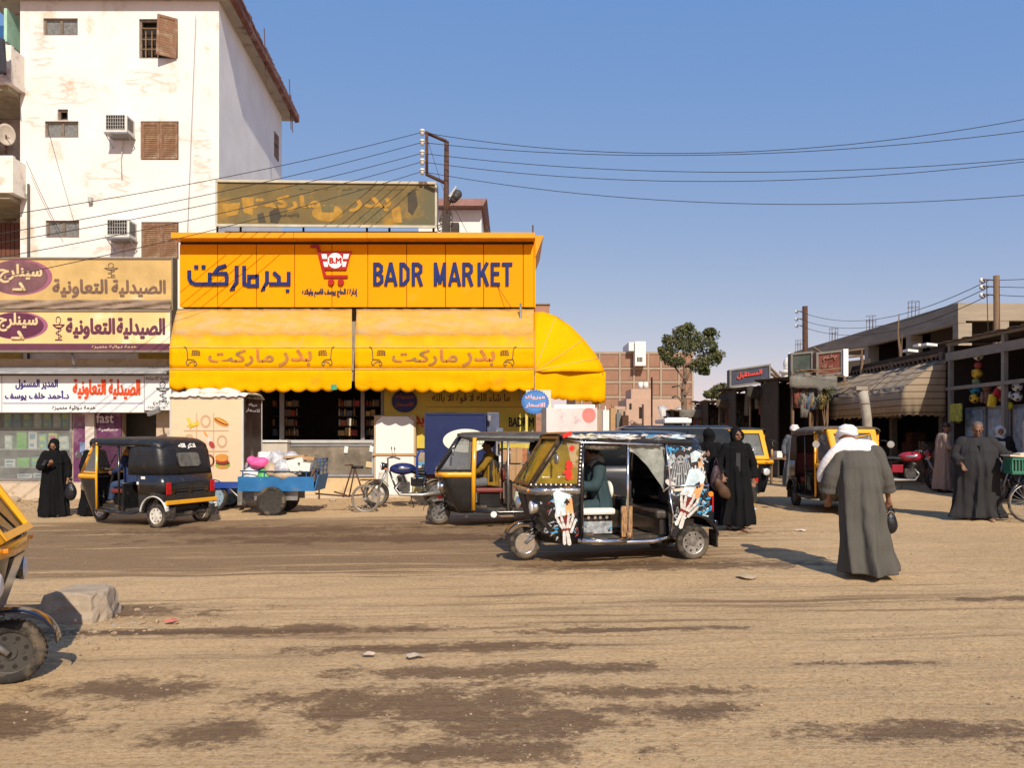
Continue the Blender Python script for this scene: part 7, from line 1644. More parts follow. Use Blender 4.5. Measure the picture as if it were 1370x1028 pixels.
def motorcycle(name, label, loc, rz, paint, cruiser=False, shield=False, plate=False):
 t = T(name, label, 'motorcycle', loc, rz, 'parked motorcycles'); r = .30
 wb = .70
 spoked(t, wb, r, .10, rubber, steel, cast=True, steer=R(8)); spoked(t, -wb+.05, r, .115, rubber, steel, cast=True)
 m = MB(); m.tube([(.40, 0, .82), (.0, 0, .80), (-.35, 0, .72), (-.80, 0, .70)], .025, 7).tube([(.40, 0, .80), (.26, 0, .42), (.0, 0, .28), (-.35, 0, .32), (-.45, 0, .70)], .024, 7)
 for s in (-1, 1): m.tube([(-.30, s*.10, .34), (-.65, s*.11, .31)], .02, 6)
 m.build('frame', black_paint, t)
 m = MB(); m.ell((.10, 0, .86), (.30, .15, .135), 18, 10); m.build('fuel_tank', paint, t)
 m = MB(); m.ell((.10, .10, .87), (.17, .062, .045), 12, 6).ell((.10, -.10, .87), (.17, .062, .045), 12, 6); m.build('tank_stripe', mat('tank_white', (.16, .17, .20), .3, coat=.5), t)
 m = MB(); rings = []
 for i in range(9):
  u = i/8; x = -.12-.72*u; z = .80+.02*math.sin(u*6)+.07*u*u; w = .13+.02*math.sin(u*3.1); rings.append([(x, w*math.cos(a), z+.05*math.sin(a)) for a in (6.283*k/10 for k in range(10))])
 m.loft(rings, True, True); m.build('saddle', seat_black, t)
 m = MB(); m.ob((.08, 0, .45), (.26, .20, .22)); m.cyl((.08, 0, .48), (.16, 0, .72), .095, .085, 12).cyl((.06, -.15, .40), (.06, .15, .40), .10, n=16)
 for k in range(5): m.cyl((.10+.014*k, 0, .54+.034*k), (.103+.014*k, 0, .548+.034*k), .125, n=14)
 m.build('engine', mat('cast_engine', (.10, .095, .09), .4, .7, var=.4, vs=12, bump=.3), t)
 m = MB(); m.tube([(.16, .08, .56), (.28, .12, .42), (.18, .14, .28), (-.3, .15, .27), (-.85, .16, .34)], .03, 8, [.025, .025, .028, .04, .045]); m.tube([(.16, -.08, .56), (.28, -.12, .42), (.18, -.14, .28), (-.3, -.15, .27), (-.85, -.16, .34)], .03, 8, [.025, .025, .028, .04, .045]); m.build('exhaust', steel, t)
 m = MB()
 for s in (-1, 1): m.cyl((wb, s*.085, r), (.44, s*.085, .88), .02, n=8)
 m.b(.40, .50, -.11, .11, .80, .83); m.build('fork', steel, t)
 m = MB(); rings = []
 for i in range(11): a = R(25+i*125/10); rings.append([(wb+(r+.035)*math.cos(a), y, r+(r+.035)*math.sin(a)-.015*(abs(y)/.06)**2) for y in (-.06, -.03, 0, .03, .06)])
 m.loft(rings); m.build('front_mudguard', paint if not cruiser else black_paint, t, solid=.006)
 m = MB(); rings = []
 for i in range(11): a = R(15+i*120/10); rings.append([(-wb+.05+(r+.05)*math.cos(a), y, r+(r+.05)*math.sin(a)-.015*(abs(y)/.07)**2) for y in (-.07, -.035, 0, .035, .07)])
 m.loft(rings); m.build('rear_mudguard', black_paint, t, solid=.006)
 hz = 1.12 if cruiser else 1.02
 m = MB(); m.tube([(.24 if cruiser else .30, .36, hz-.02), (.32, .28, hz), (.44, .12, hz-.02), (.44, .10, .88)], .012, 6).tube([(.24 if cruiser else .30, -.36, hz-.02), (.32, -.28, hz), (.44, -.12, hz-.02), (.44, -.10, .88)], .012, 6).cyl((.44, -.12, hz-.02), (.44, .12, hz-.02), .012, n=6); m.build('handlebar', chrome, t)
 for s in (-1, 1):
  m = MB(); m.cyl((.27, s*.33, hz-.01), (.21, s*.42, hz-.03), .02, n=8); m.build('grip', rubber, t)
  m = MB(); m.cyl((.30, s*.30, hz), (.32, s*.36, hz+.16), .006, n=4); m.ell((.32, s*.38, hz+.2), (.012, .055, .04), 10, 6); m.build('mirror', wire_m, t)
  m = MB(); m.ell((.50, s*.16, .86), .028, 8, 6).ell((-.85, s*.14, .72), .028, 8, 6); m.build('indicator', amber_lens, t)
 m = MB(); m.cyl((.46, 0, .92), (.58, 0, .92), .06, .095, 16); h = m.build('headlight', paint if shield else black_paint, t); m = MB(); m.ell((.58, 0, .92), (.025, .088, .088), 14, 8); m.build('lens', lamp_glass, h)
 if shield: m = MB(); m.loft([[(.50-.12*j/4+.10*math.cos(a*1.2), .14*math.sin(a*1.2), .97+.20*j/4) for a in (R(-70+i*20) for i in range(8))] for j in range(5)]); m.build('fly_screen', glass_dark, t, solid=.004); m = MB(); m.ell((.48, 0, .93), (.10, .13, .12), 14, 9); m.build('nose_cowl', paint, t)
 if plate: m = MB(); m.ob((wb+.02, 0, .72), (.02, .26, .16), MR(R(-20), 3, 'Y')); pl = m.build('number_plate', mat('plate_pale_blue', (.55, .62, .70), .4), t); m = MB(); m.ob((wb+.033, 0, .69), (.005, .20, .05), MR(R(-20), 3, 'Y')); m.build('plate_text', mat('plate_dark', (.12, .12, .14), .5, var=.8, vs=60), pl)
 m = MB(); m.cyl((-.05, .12, .30), (-.12, .26, .0), .012, n=5); m.build('side_stand', black_paint, t)
 m = MB(); m.ell((-.88, 0, .74), (.03, .07, .04), 8, 6); m.build('tail_light', red_lens, t)
 m = MB()
 for s in (-1, 1): m.ob((-.22, s*.13, .56), (.26, .03, .20))
 m.build('side_cover', paint if not cruiser else black_paint, t, bevel=.02)
 return t
bp = mat('navy_tank_paint', (.012, .022, .11), .25, var=.1, bump=0, coat=.8); rp = mat('crimson_tank_paint', (.28, .015, .03), .25, var=.1, bump=0, coat=.8)
q = P(545, 0, 17.4); q.z = gz(q.x, q.y); motorcycle('parked_motorcycle', 'blue-tanked cruiser motorcycle parked in front of the white cabinet, left of the blue cargo box', q, R(180+14), bp, cruiser=True)
q = P(1213, 0, 19.6); q.z = gz(q.x, q.y); motorcycle('parked_motorcycle', 'red motorcycle with a fly screen and number plate parked under the brown awnings', q, R(-22), rp, shield=True, plate=True)
q = P(1368, 0, 16.8); q.z = gz(q.x, q.y); motorcycle('parked_motorcycle', 'dark motorcycle at the right edge behind the green crate', q, R(200), mat('dark_grey_tank', (.04, .045, .05), .3, coat=.6))
def bicycle(name, label, loc, rz, black=True, group=None):
 t = T(name, label, 'bicycle', loc, rz, group); fr = black_paint; r = .34
 spoked(t, .54, r, .04, rubber, steel, 22, steer=R(-6)); spoked(t, -.54, r, .04, rubber, steel, 22)
 m = MB();
 for a, b_ in (((-.54, 0, r), (-.06, 0, .30)), ((-.06, 0, .30), (-.18, 0, .86)), ((-.54, 0, r), (-.16, 0, .76)), ((-.16, 0, .78), (.34, 0, .80)), ((-.06, 0, .30), (.36, 0, .72)), ((.33, 0, .92), (.40, 0, .66))): m.cyl(a, b_, .016, n=7)
 for s in (-1, 1): m.cyl((.40, s*.03, .66), (.54, s*.045, r), .011, n=6)
 m.build('frame', fr, t)
 m = MB(); m.tube([(.18, .28, .98), (.30, .22, 1.0), (.33, 0, .97), (.30, -.22, 1.0), (.18, -.28, .98)], .011, 6).cyl((.33, 0, .97), (.33, 0, .90), .013, n=6); m.build('handlebar', chrome, t)
 m = MB(); m.loft([[(x, w*math.cos(a), .90+.03*math.sin(a)) for a in (6.283*k/8 for k in range(8))] for x, w in ((-.34, .03), (-.30, .10), (-.2, .09), (-.08, .03), (-.02, .02))], True, True); m.build('saddle', seat_black, t)
 m = MB(); m.cyl((-.06, -.05, .30), (-.06, .05, .30), .09, n=18); m.cyl((-.06, .06, .30), (.06, .06, .18), .01, n=5).cyl((-.06, -.06, .30), (-.18, -.06, .42), .01, n=5); m.ob((.06, .11, .18), (.09, .09, .02)).ob((-.18, -.11, .42), (.09, .09, .02)); m.build('crank', steel, t)
 for x in (.54, -.54):
  m = MB(); rings = []
  for i in range(12): a = R(10+i*150/11); rings.append([(x+(r+.03)*math.cos(a), y, r+(r+.03)*math.sin(a)-.01*abs(y)/.025) for y in (-.025, 0, .025)])
  m.loft(rings); m.build('mudguard', fr, t, solid=.004)
 m = MB(); m.b(-.80, -.36, -.09, .09, .72, .735).cyl((-.78, .08, .72), (-.56, .06, r), .008, n=5).cyl((-.78, -.08, .72), (-.56, -.06, r), .008, n=5); m.build('carrier', fr, t)
 return t
q = P(1412, 0, 13.15); q.z = gz(q.x, q.y); bk = bicycle('bicycle', 'old black bicycle wheeled along by the stout man in the charcoal robe', q, R(180+8))
def crate():
 q = P(1366, 0, 13.0); q.z = gz(q.x, q.y)+.84; t = T('green_crate', 'green plastic crate with a cardboard lid carried on the bicycle at the right edge', 'crate', q, R(-12))
 gm = mat('green_crate_plastic', (.04, .17, .11), .5, var=.15, bump=.05)
 m = MB(); m.b(-.20, .30, -.18, .18, 0, .02)
 for z in (.02, .24): m.b(-.20, .30, -.19, -.17, z, z+.035).b(-.20, .30, .17, .19, z, z+.035).b(-.21, -.19, -.17, .17, z, z+.035).b(.29, .31, -.17, .17, z, z+.035)
 for i in range(11):
  x = -.20+.5*i/10
  for y in (-.18, .18): m.b(x-.008, x+.008, y-.008, y+.008, .05, .245)
 for i in range(8):
  y = -.17+.34*i/7
  for x in (-.2, .3): m.b(x-.008, x+.008, y-.008, y+.008, .05, .245)
 m.build('basket', gm, t)['kind'] = 'stuff'
 m = MB(); m.b(0.0, .12, -.20, -.191, .08, .19); m.build('white_label', plas_white, t)
 m = MB(); m.b(-.19, .29, -.16, .16, .03, .22); m.build('load', mat('crate_load', (.05, .09, .07), .8, var=.5, vs=12), t)
 m = MB(); m.ob((.04, 0, .30), (.56, .40, .03), MR(R(3), 3, 'Y')).ob((.1, .05, .34), (.30, .30, .04), MR(R(-6), 3, 'Y')); m.build('cardboard_lid', mat('pale_card', (.62, .52, .38), .85), t)
crate()
def sacks(t0, items): pass
def cargo_cart():
 # pedal cargo tricycle: flat bed with two wheels and the pedalled half behind it
 D = 16.4; q = P(378, 0, D); q.z = gz(q.x, q.y); t = T('cargo_tricycle', 'blue flatbed pedal tricycle piled with rubbish sacks and cartons beside the food cart', 'cargo tricycle', q, R(0))
 bm = mat('scuffed_blue_paint', (.025, .14, .34), .5, var=.2, vs=4, bump=.1, dirt=(.12, .13, .14), ds=4, dth=.58)
 m = MB(); m.b(-.78, .78, -.42, .42, .50, .54).b(-.78, .78, -.44, -.42, .50, .80).b(-.78, .78, .42, .44, .50, .80).b(-.80, -.78, -.44, .44, .50, .80); m.hexa([(.78, -.44, .50), (.80, -.44, .50), (.80, .44, .50), (.78, .44, .50), (.86, -.44, .84), (.88, -.44, .84), (.88, .44, .84), (.86, .44, .84)]); m.build('cargo_bed', bm, t)
 m = MB(); m.tube([(-.75, -.43, .92), (.70, -.43, .90), (.84, -.43, 1.16), (.86, .43, 1.16), (.70, .43, .9), (-.75, .43, .92)], .014, 6)
 for x in (-.7, -.25, .2, .62): m.cyl((x, -.43, .8), (x, -.43, .92), .012, n=5)
 for y in (-.43, -.2, .1, .43): m.cyl((.84, y, .82), (.86, y, 1.16), .012, n=5)
 for z in (.92, 1.02, 1.1): m.cyl((.85, -.43, z), (.85, .43, z), .010, n=5)
 m.build('side_rail', mat('faded_blue_rail', (.03, .09, .2), .6, var=.3), t)
 for y in (-.50, .50):
  wheel(t, -.08, y, .30, .10, mat('dark_disc', (.05, .045, .04), .6, .3))
 m = MB(); m.cyl((-.08, -.5, .30), (-.08, .5, .30), .025, n=6).b(-.5, .4, -.3, -.26, .30, .50).b(-.5, .4, .26, .3, .30, .50); m.build('axle', steel, t)
 m = MB();
 for a, b_ in (((.7, 0, .42), (1.37, 0, .36)), ((.78, 0, .30), (.78, 0, .60)), ((1.37, 0, .36), (1.75, 0, .40)), ((1.29, 0, .34), (1.50, 0, 1.02)), ((1.42, 0, .34), (1.54, 0, .95)), ((1.54, 0, .95), (1.75, 0, .34)), ((1.37, 0, .38), (1.1, 0, .46))): m.cyl(a, b_, .018, n=6)
 m.tube([(1.38, -.22, 1.03), (1.50, 0, 1.03), (1.40, .22, 1.03)], .013, 6); m.build('tricycle_frame', rust, t)
 spoked(t, 1.77, .31, .045, mat('pale_worn_tyre', (.20, .16, .12), .9, var=.2), steel, 24)
 m = MB(); m.b(1.66, 2.08, -.10, .10, .70, .72).cyl((2.06, -.09, .70), (1.8, -.05, .36), .008, n=5).cyl((2.06, .09, .70), (1.8, .05, .36), .008, n=5); m.build('carrier', rust, t)
 m = MB(); m.loft([[(x, w*math.cos(a), .98+.03*math.sin(a)) for a in (6.283*k/8 for k in range(8))] for x, w in ((1.72, .03), (1.69, .10), (1.60, .09), (1.47, .03))], True, True); m.build('saddle', seat_black, t)
 # load: every sack and carton a thing
 rr = random.Random(12)
 def sack(x, y, z, rx, ry, rz_, mm, lab, cat='sack', jag=.22):
  m = MB(); m.ell((0, 0, 0), (rx, ry, rz_), 18, 12)
  m.v = [v*(1+jag*nn_(v*7+Ve((x*9, y*5, 1)))+.10*nn_(v*22+Ve((x, 0, 0)))) for v in m.v]
  o = m.build('rubbish_sack', mm, loc=(q.x+x, q.y+y, q.z+z)); tag(o, lab, cat, 'rubbish piled on the blue tricycle')
 clear = mat('clear_poly', (.42, .42, .44), .25, var=.5, vs=9, bump=1., bs=18); pinkp = mat('pink_poly', (.75, .10, .30), .35, var=.15, bump=1., bs=18); grn = mat('green_poly', (.10, .42, .10), .4, var=.2, bump=1., bs=18); whp = mat('white_poly', (.66, .64, .62), .4, var=.15, bump=1., bs=18); brn = mat('tan_poly', (.40, .30, .20), .5, var=.3, bump=1., bs=14)
 sack(-.42, -.22, 1.08, .20, .18, .13, pinkp, 'bright pink plastic bag on top of the rubbish pile')
 sack(-.58, -.20, 1.12, .11, .12, .10, pinkp, 'small knot of pink plastic at the left of the pile')
 sack(-.60, -.15, .80, .22, .2, .20, whp, 'white plastic sack at the left end of the tricycle bed')
 sack(-.30, -.30, .78, .15, .14, .17, grn, 'green plastic bag low in the rubbish pile')
 sack(-.10, -.05, 1.10, .24, .22, .22, clear, 'big crinkled clear sack at the top of the pile')
 sack(.08, -.25, .95, .20, .18, .20, clear, 'clear sack stuffed with yellow scraps in the middle of the pile')
 sack(-.15, -.28, .92, .15, .15, .16, brn, 'tan crumpled bag between the green bag and the cartons')
 sack(-.62, .1, 1.0, .2, .2, .18, clear, 'cloudy clear sack at the back left of the pile'); sack(-.35, .15, 1.16, .26, .2, .16, whp, 'loose white sack behind the pink plastic'); sack(.12, .1, 1.16, .25, .2, .15, clear, 'crumpled clear sheet behind the white cartons'); sack(-.62, -.34, .68, .12, .08, .12, clear, 'small clear bag against the left front board')
 sack(.15, -.32, .82, .28, .14, .10, brn, 'flat brown paper sack along the front rail')
 def carton(x, y, z, w, d, h, a, mm, lab, ax='Y'):
  m = MB(); m.ob((0, 0, 0), (w, d, h), MR(R(a), 3, ax)); m.ob((w*.2, -d*.5, h*.1), (w*.3, .012, h*.3), MR(R(a), 3, ax)); tag(m.build('carton', mm, loc=(q.x+x, q.y+y, q.z+z), bevel=.006), lab, 'carton', 'cartons on the blue tricycle')
 wc = mat('white_carton', (.68, .65, .60), .8, var=.08)
 carton(.35, -.2, 1.12, .35, .3, .10, -12, wc, 'white carton tilted on top of the pile'); carton(.55, -.15, 1.18, .40, .3, .06, 4, cardboard, 'flattened brown carton at the top right of the pile')
 carton(.30, -.1, 1.21, .45, .3, .05, -4, cardboard, 'flat brown carton behind the tilted white carton'); carton(.58, -.30, 1.00, .22, .2, .18, 8, wc, 'small white carton at the right of the pile')
 carton(.35, -.28, .98, .20, .2, .22, -28, wc, 'upturned white carton in the middle of the pile'); carton(.50, -.34, .68, .42, .10, .14, 2, wc, 'long white carton standing behind the front side board'); carton(.15, -.30, .68, .3, .1, .13, -3, wc, 'short white carton behind the side board left of the long one'); carton(.60, 0, .82, .3, .4, .28, 0, mat('dark_carton', (.12, .08, .06), .8), 'dark carton under the right end of the pile')
cargo_cart()
def food_cart():
 D = 17.0; x0, x1 = px2x(229, D), px2x(324, D); zb, zt = py2z(645, D), py2z(532, D); q = Ve(((x0+x1)/2, D+.45, gz(x0, D)))
 t = T('food_cart', 'tall beige snack cart with noughts-and-crosses food pictures on a blue wheeled base', 'food cart', q)
 fm = mat('beige_vinyl_print', (.70, .50, .33), .5, var=.035, vs=1, bump=.03, bs=5, dirt=(.60, .42, .28), ds=1, dth=.6)
 dep = 1.25
 m = MB(); m.b(x0, x1, D, D+.02, zb, zt); m.build('front_panel', fm, t, w=1)
 m = MB(); m.b(x0, x1, D+.021, D+dep, zb, zt-.02); m.build('body', mat('cart_body_dark', (.06, .045, .035), .6, var=.3), t, w=1)
 sd = mat('dark_glossy_side', (.045, .025, .02), .3, var=.6, vs=4, bump=.1, dirt=(.40, .34, .30), ds=2.2, dth=.60, stretch=(1, 1, .25))
 m = MB(); m.b(x1+.001, x1+.02, D+.03, D+dep, zb, zt); m.build('side_panel', sd, t, w=1)
 m = MB(); m.b(x1-.01, x1+.03, D-.012, D+.03, zb, zt+.01).b(x0-.03, x0-.001, D-.01, D+.03, zb, zt+.01).b(x0, x1, D-.01, D-.001, zt-.03, zt+.01).b(x1+.001, x1+.03, D+dep, D+dep+.03, zb, zt); m.build('corner_trim', mat('pale_trim', (.55, .52, .48), .4), t, w=1)
 m = MB(); letters(m, 'مبروك', Ve((x1+.024, D+.35, zt-.18)), Ve((0, .55, 0)), Ve((0, 0, .08)), Ve((1, 0, 0)), .02, depth=.002); letters(m, 'الاسعار', Ve((x1+.024, D+.15, zt-.32)), Ve((0, .95, 0)), Ve((0, 0, .10)), Ve((1, 0, 0)), .02, depth=.002); m.build('side_lettering', plas_white, t, w=1)
 # cloth on the roof
 rr = random.Random(3); m = MB(); rings = []
 for j in range(7): rings.append([(x0-.02+(x1-x0+.1)*i/26, D-.06+(dep+.1)*j/6, zt+.03+.10*abs(nn_(Ve((i*.35, j*.6, 2))))+(.05 if 0 < j < 6 else -.03)) for i in range(27)])
 m.loft(rings); tag(m.build('dust_sheet', mat('cream_cloth', (.70, .62, .52), .9, var=.1, bump=.6, bs=10), solid=.02), 'rumpled cream cloth thrown over the roof of the snack cart', 'cloth')
 for i, (a, b_) in enumerate(((.35, .55), (.75, .35), (1.15, .35))):
  m = MB(); m.ell((0, 0, 0), (.24, .3, .10), 14, 8); m.v = [v*(1+.2*nn_(v*6+Ve((i, 2, 0)))) for v in m.v]; tag(m.build('folded_cloth', mat('cream_cloth', (.7, .62, .52)), loc=(x0+a, D+b_, zt+.13)), 'bunched cream cloth on the cart roof, %s of three' % ('left', 'middle', 'right')[i], 'cloth')
 # printed pictures
 DD = D-.002; gl = mat('tan_print_lines', (.50, .32, .19), .6, var=.05, bump=0)
 k = D/F
 def R2(a, b_, c, d, mm, dd=.004, name='printed_line'): m = MB(); m.b(px2x(a, D), px2x(b_, D), DD-dd, DD-dd+.002, py2z(d, D), py2z(c, D)); m.build(name, mm, t, w=1)
 R2(262.5, 263.7, 553, 612, gl); R2(285.2, 286.4, 553, 626, gl); R2(246, 306, 576, 577.2, gl, .0065); R2(246, 306, 603.5, 604.7, gl, .0065)
 def O_(cx, cy, mm=None, r1=8, r2=5.2):
  m = MB(); n = 22
  for i in range(n):
   a, b_ = 6.283*i/n, 6.283*(i+1)/n; f = lambda r_, a_: P(cx+r_*.88*math.cos(a_), cy+r_*1.1*math.sin(a_), DD-.004)
   m.ext([f(r1, a), f(r1, b_), f(r2, b_), f(r2, a)], (0, .002, 0))
  m.build('printed_ring', mm or gl, t, w=1)
 O_(275, 564); O_(297, 591); O_(280, 617, mat('chestnut_print', (.22, .07, .03), .6)); O_(253, 590)
 fr_ = mat('fries_print', (.78, .50, .06), .5, var=.2, vs=20, bump=0); m = MB()
 for i in range(16):
  a = rr.uniform(0, 6.28); c = P(257+5*math.cos(a*1.7), 566+4*math.sin(a*2.3), DD-.006-.0012*i); u = Ve((math.cos(a), 0, math.sin(a)))*.085; w = Ve((-u.z, 0, u.x)).normalized()*.011; m.ext([c-u-w, c+u-w, c+u+w, c-u+w], (0, .001, 0))
 m.build('printed_fries', fr_, t, w=1)
 def blob(cx, cy, rx, ry, mm, dd, rot=0, nm='printed_burger'):
  m = MB(); m.ext([P(cx+rx*math.cos(a)*math.cos(rot)-ry*math.sin(a)*math.sin(rot), cy+rx*math.cos(a)*math.sin(rot)+ry*math.sin(a)*math.cos(rot), DD-dd) for a in (6.283*i/20 for i in range(20))], (0, .001, 0)); m.build(nm, mm, t, w=1)
 bun = mat('bun_print', (.55, .24, .05), .5, var=.2, bump=0); saus = mat('sausage_print', (.28, .06, .02), .5, bump=0); let = mat('lettuce_print', (.15, .38, .04), .5, bump=0)
 blob(296, 565, 11, 4.6, bun, .005, .45, 'printed_hot_dog'); blob(296, 564.5, 10, 2.2, saus, .007, .45, 'printed_hot_dog'); blob(296.5, 563.8, 8.5, .7, fr_, .009, .45, 'printed_hot_dog')
 blob(298, 623, 10, 3.4, let, .005); blob(298, 620, 9.5, 3.2, mat('patty_print', (.13, .04, .02), .6), .006); blob(297, 616.8, 9, 2.2, mat('tomato_print', (.5, .04, .02), .5), .007); blob(297, 612.5, 9, 5, bun, .008); blob(298, 625.5, 8, 2.0, bun, .0085)
 blob(281, 592, 3.2, 11, mat('pale_bottle_print', (.60, .50, .44), .5, bump=0), .010, -.55, 'printed_bottle'); blob(283.5, 595.5, 3.3, 5.5, mat('bottle_label_print', (.35, .05, .05), .5, bump=0), .012, -.55, 'printed_bottle'); blob(275.4, 581.5, 1.4, 4.5, mat('carrot_print', (.7, .3, .06), .5), .012, -.55, 'printed_bottle')
 # blue chassis and wheels
 bm = mat('deep_blue_paint', (.02, .06, .30), .4, var=.15, coat=.4, dirt=(.1, .1, .12), ds=5, dth=.6)
 m = MB(); m.b(x0, x1+.55, D-.03, D+dep, zb-.14, zb-.01); m.build('chassis', bm, t, w=1)
 m = MB(); m.b(px2x(273, D), px2x(281, D), D-.045, D-.031, py2z(650, D), py2z(646, D)); m.build('reflector', red_lens, t, w=1)
 for yy in (-.38, .55): w_ = wheel(t, px2x(283, D)-q.x, yy, .33, .12, mat('pale_blue_rim', (.22, .30, .38), .5, var=.3))
 m = MB();
 for yy in (D+.06,):
  rings = []
  for i in range(9): a = R(10+i*150/8); rings.append([(px2x(283, D)+.40*math.cos(a), yy+y_, q.z+.33+.40*math.sin(a)) for y_ in (-.08, 0, .08)])
  m.loft(rings)
 m.build('mudguard', bm, t, w=1, solid=.008)
 m = MB(); m.tube([P(305, 652, D), P(322, 668, D), P(330, 685, D)+Ve((0, .1, .1))], .02, 6); m.b(px2x(318, D), px2x(324, D), D-.02, D+.02, py2z(676, D), py2z(655, D)); m.build('tow_bar', steel, t, w=1)
food_cart()
def box_trike():
 D = 17.3; x0, x1 = px2x(569, D), px2x(650, D); zb, zt = py2z(635, D), py2z(553, D); q = Ve(((x0+x1)/2, D+.5, gz(-1, D)))
 t = T('box_tricycle', 'cargo tricycle with a tall dark blue box body and a white oval sticker', 'cargo tricycle', q); nb = mat('navy_box_paint', (.012, .021, .082), .45, var=.12, vs=2, bump=.1, bs=8, dirt=(.03, .04, .10), ds=4, dth=.6)
 m = MB(); m.b(x0, x1, D, D+1.1, zb, zt); m.build('cargo_box', nb, t, w=1, bevel=.02)
 m = MB(); m.b(x1+.02, x1+.30, D+.1, D+1.0, zb+.1, zt+.02); m.build('cab_back', mat('grey_blue_panel', (.09, .10, .15), .5, var=.2), t, w=1, bevel=.02)
 m = MB(); m.b(x0-.015, x0+.03, D-.02, D-.001, zb, zt).b(x1-.04, x1+.01, D-.02, D-.001, zb, zt).b(x0, x1, D-.02, D-.001, zb, zb+.05).b(x0+.03, x1-.04, D-.02, D-.001, zt-.04, zt+.005); m.build('edge_trim', nb, t, w=1)
 m = MB(); c = P(623, 590, D-.022); m.ext([c+Ve((.51*math.cos(a), 0, .265*math.sin(a))) for a in (6.283*i/36 for i in range(36))], (0, .004, 0)); m.build('oval_sticker', mat('oval_white', (.72, .72, .62), .5, var=.05, dirt=(.66, .68, .40), ds=1.5, dth=.5), t, w=1)
 sign_text(t, 'بدر ماركت', 606, 588, 646, 597, D-.026, mat('grey_green_print', (.25, .32, .25), .6), .0)
 m = MB(); m.tube([P(558, 640, D), P(558, 612, D), P(561, 604, D), P(568, 604, D)], .028, 8); m.build('blue_rail', mat('deep_blue_paint', (.02, .06, .3)), t, w=1)
 for x in (585, 640): wheel(t, px2x(x, D)-q.x, -.30, .28, .11, rim_grey)
 m = MB(); m.b(x0, x1+.3, D+.1, D+1.0, zb-.12, zb-.005); m.build('chassis', rust, t, w=1)
 m = MB(); m.ob(P(655, 560, D-.04), (.05, .04, .12)); m.build('latch', steel, t, w=1)
box_trike()
def cabinet():
 D = 20.22; t = T('white_cabinet', 'tall white cabinet with beige frame and clipped top corners behind the blue motorcycle', 'cabinet', (px2x(528, D), D+.3, gz(-3, D))); X = lambda v: px2x(v, D); Z = lambda v: py2z(v, D)
 g = gz(-3, D)
 m = MB(); m.b(X(500.5), X(556), D, D+.3, g, Z(556)); m.build('carcass', mat('beige_carcass', (.46, .34, .22), .7, var=.12, bump=.1), t, w=1)
 m = MB(); m.ext([P(*p, D-.003) for p in ((503, 607), (553.5, 607), (553.5, 564), (545, 557.5), (511, 557.5), (503, 565))], (0, -.02, 0)); m.build('upper_panel', mat('white_enamel', (.74, .72, .69), .4, var=.03, bump=.03, dirt=(.6, .57, .52), ds=2, dth=.64), t, w=1)
 m = MB(); m.b(X(503), X(553.5), D-.02, D-.003, g+.02, Z(610.5)); m.build('lower_panel', mat('white_enamel', (.74, .72, .69)), t, w=1)
 m = MB(); m.b(X(499), X(557), D-.05, D-.003, Z(610), Z(607.3)); m.build('middle_ledge', mat('tan_ledge', (.45, .27, .13), .7), t, w=1)
cabinet()
def ad_box():
 D = 18.2; t = T('advert_box', 'white ice box with faded pink and grey pictures under the corner of the yellow awning', 'ice box', (px2x(765, D), D+.3, gz(1, D))); g = gz(1, D)
 m = MB(); m.b(px2x(726, D), px2x(799, D), D, D+.7, g+.6, py2z(546, D)); m.build('box', mat('faded_pink_print', (.70, .55, .52), .5, var=.2, vs=2, bump=.03, dirt=(.35, .22, .24), ds=2.6, dth=.57, mid=(.66, .62, .6)), t, w=1)
 m = MB(); c = P(788, 556, D-.004); m.ext([c+Ve((.16*math.cos(a), 0, .18*math.sin(a))) for a in (6.283*i/20 for i in range(20))], (0, .003, 0)); m.build('pink_disc', mat('salmon_print', (.66, .20, .17), .5), t, w=1)
 m = MB(); m.b(px2x(725, D), px2x(731, D), D-.01, D-.002, py2z(580, D), py2z(546, D)); m.build('dark_edge', mat('charcoal_print', (.1, .09, .09), .5), t, w=1)
 m = MB(); m.b(px2x(742, D), px2x(797, D), D+.2, D+.25, py2z(546, D)+.003, py2z(541, D)); m.build('header_board', plas_white, t, w=1)
 m = MB()
 for x in (728, 797):
  for y in (D+.05, D+.6): m.cyl((px2x(x, D), y, g), (px2x(x, D), y, g+.6), .025, n=6)
 m.build('stand', steel, t, w=1)
ad_box()
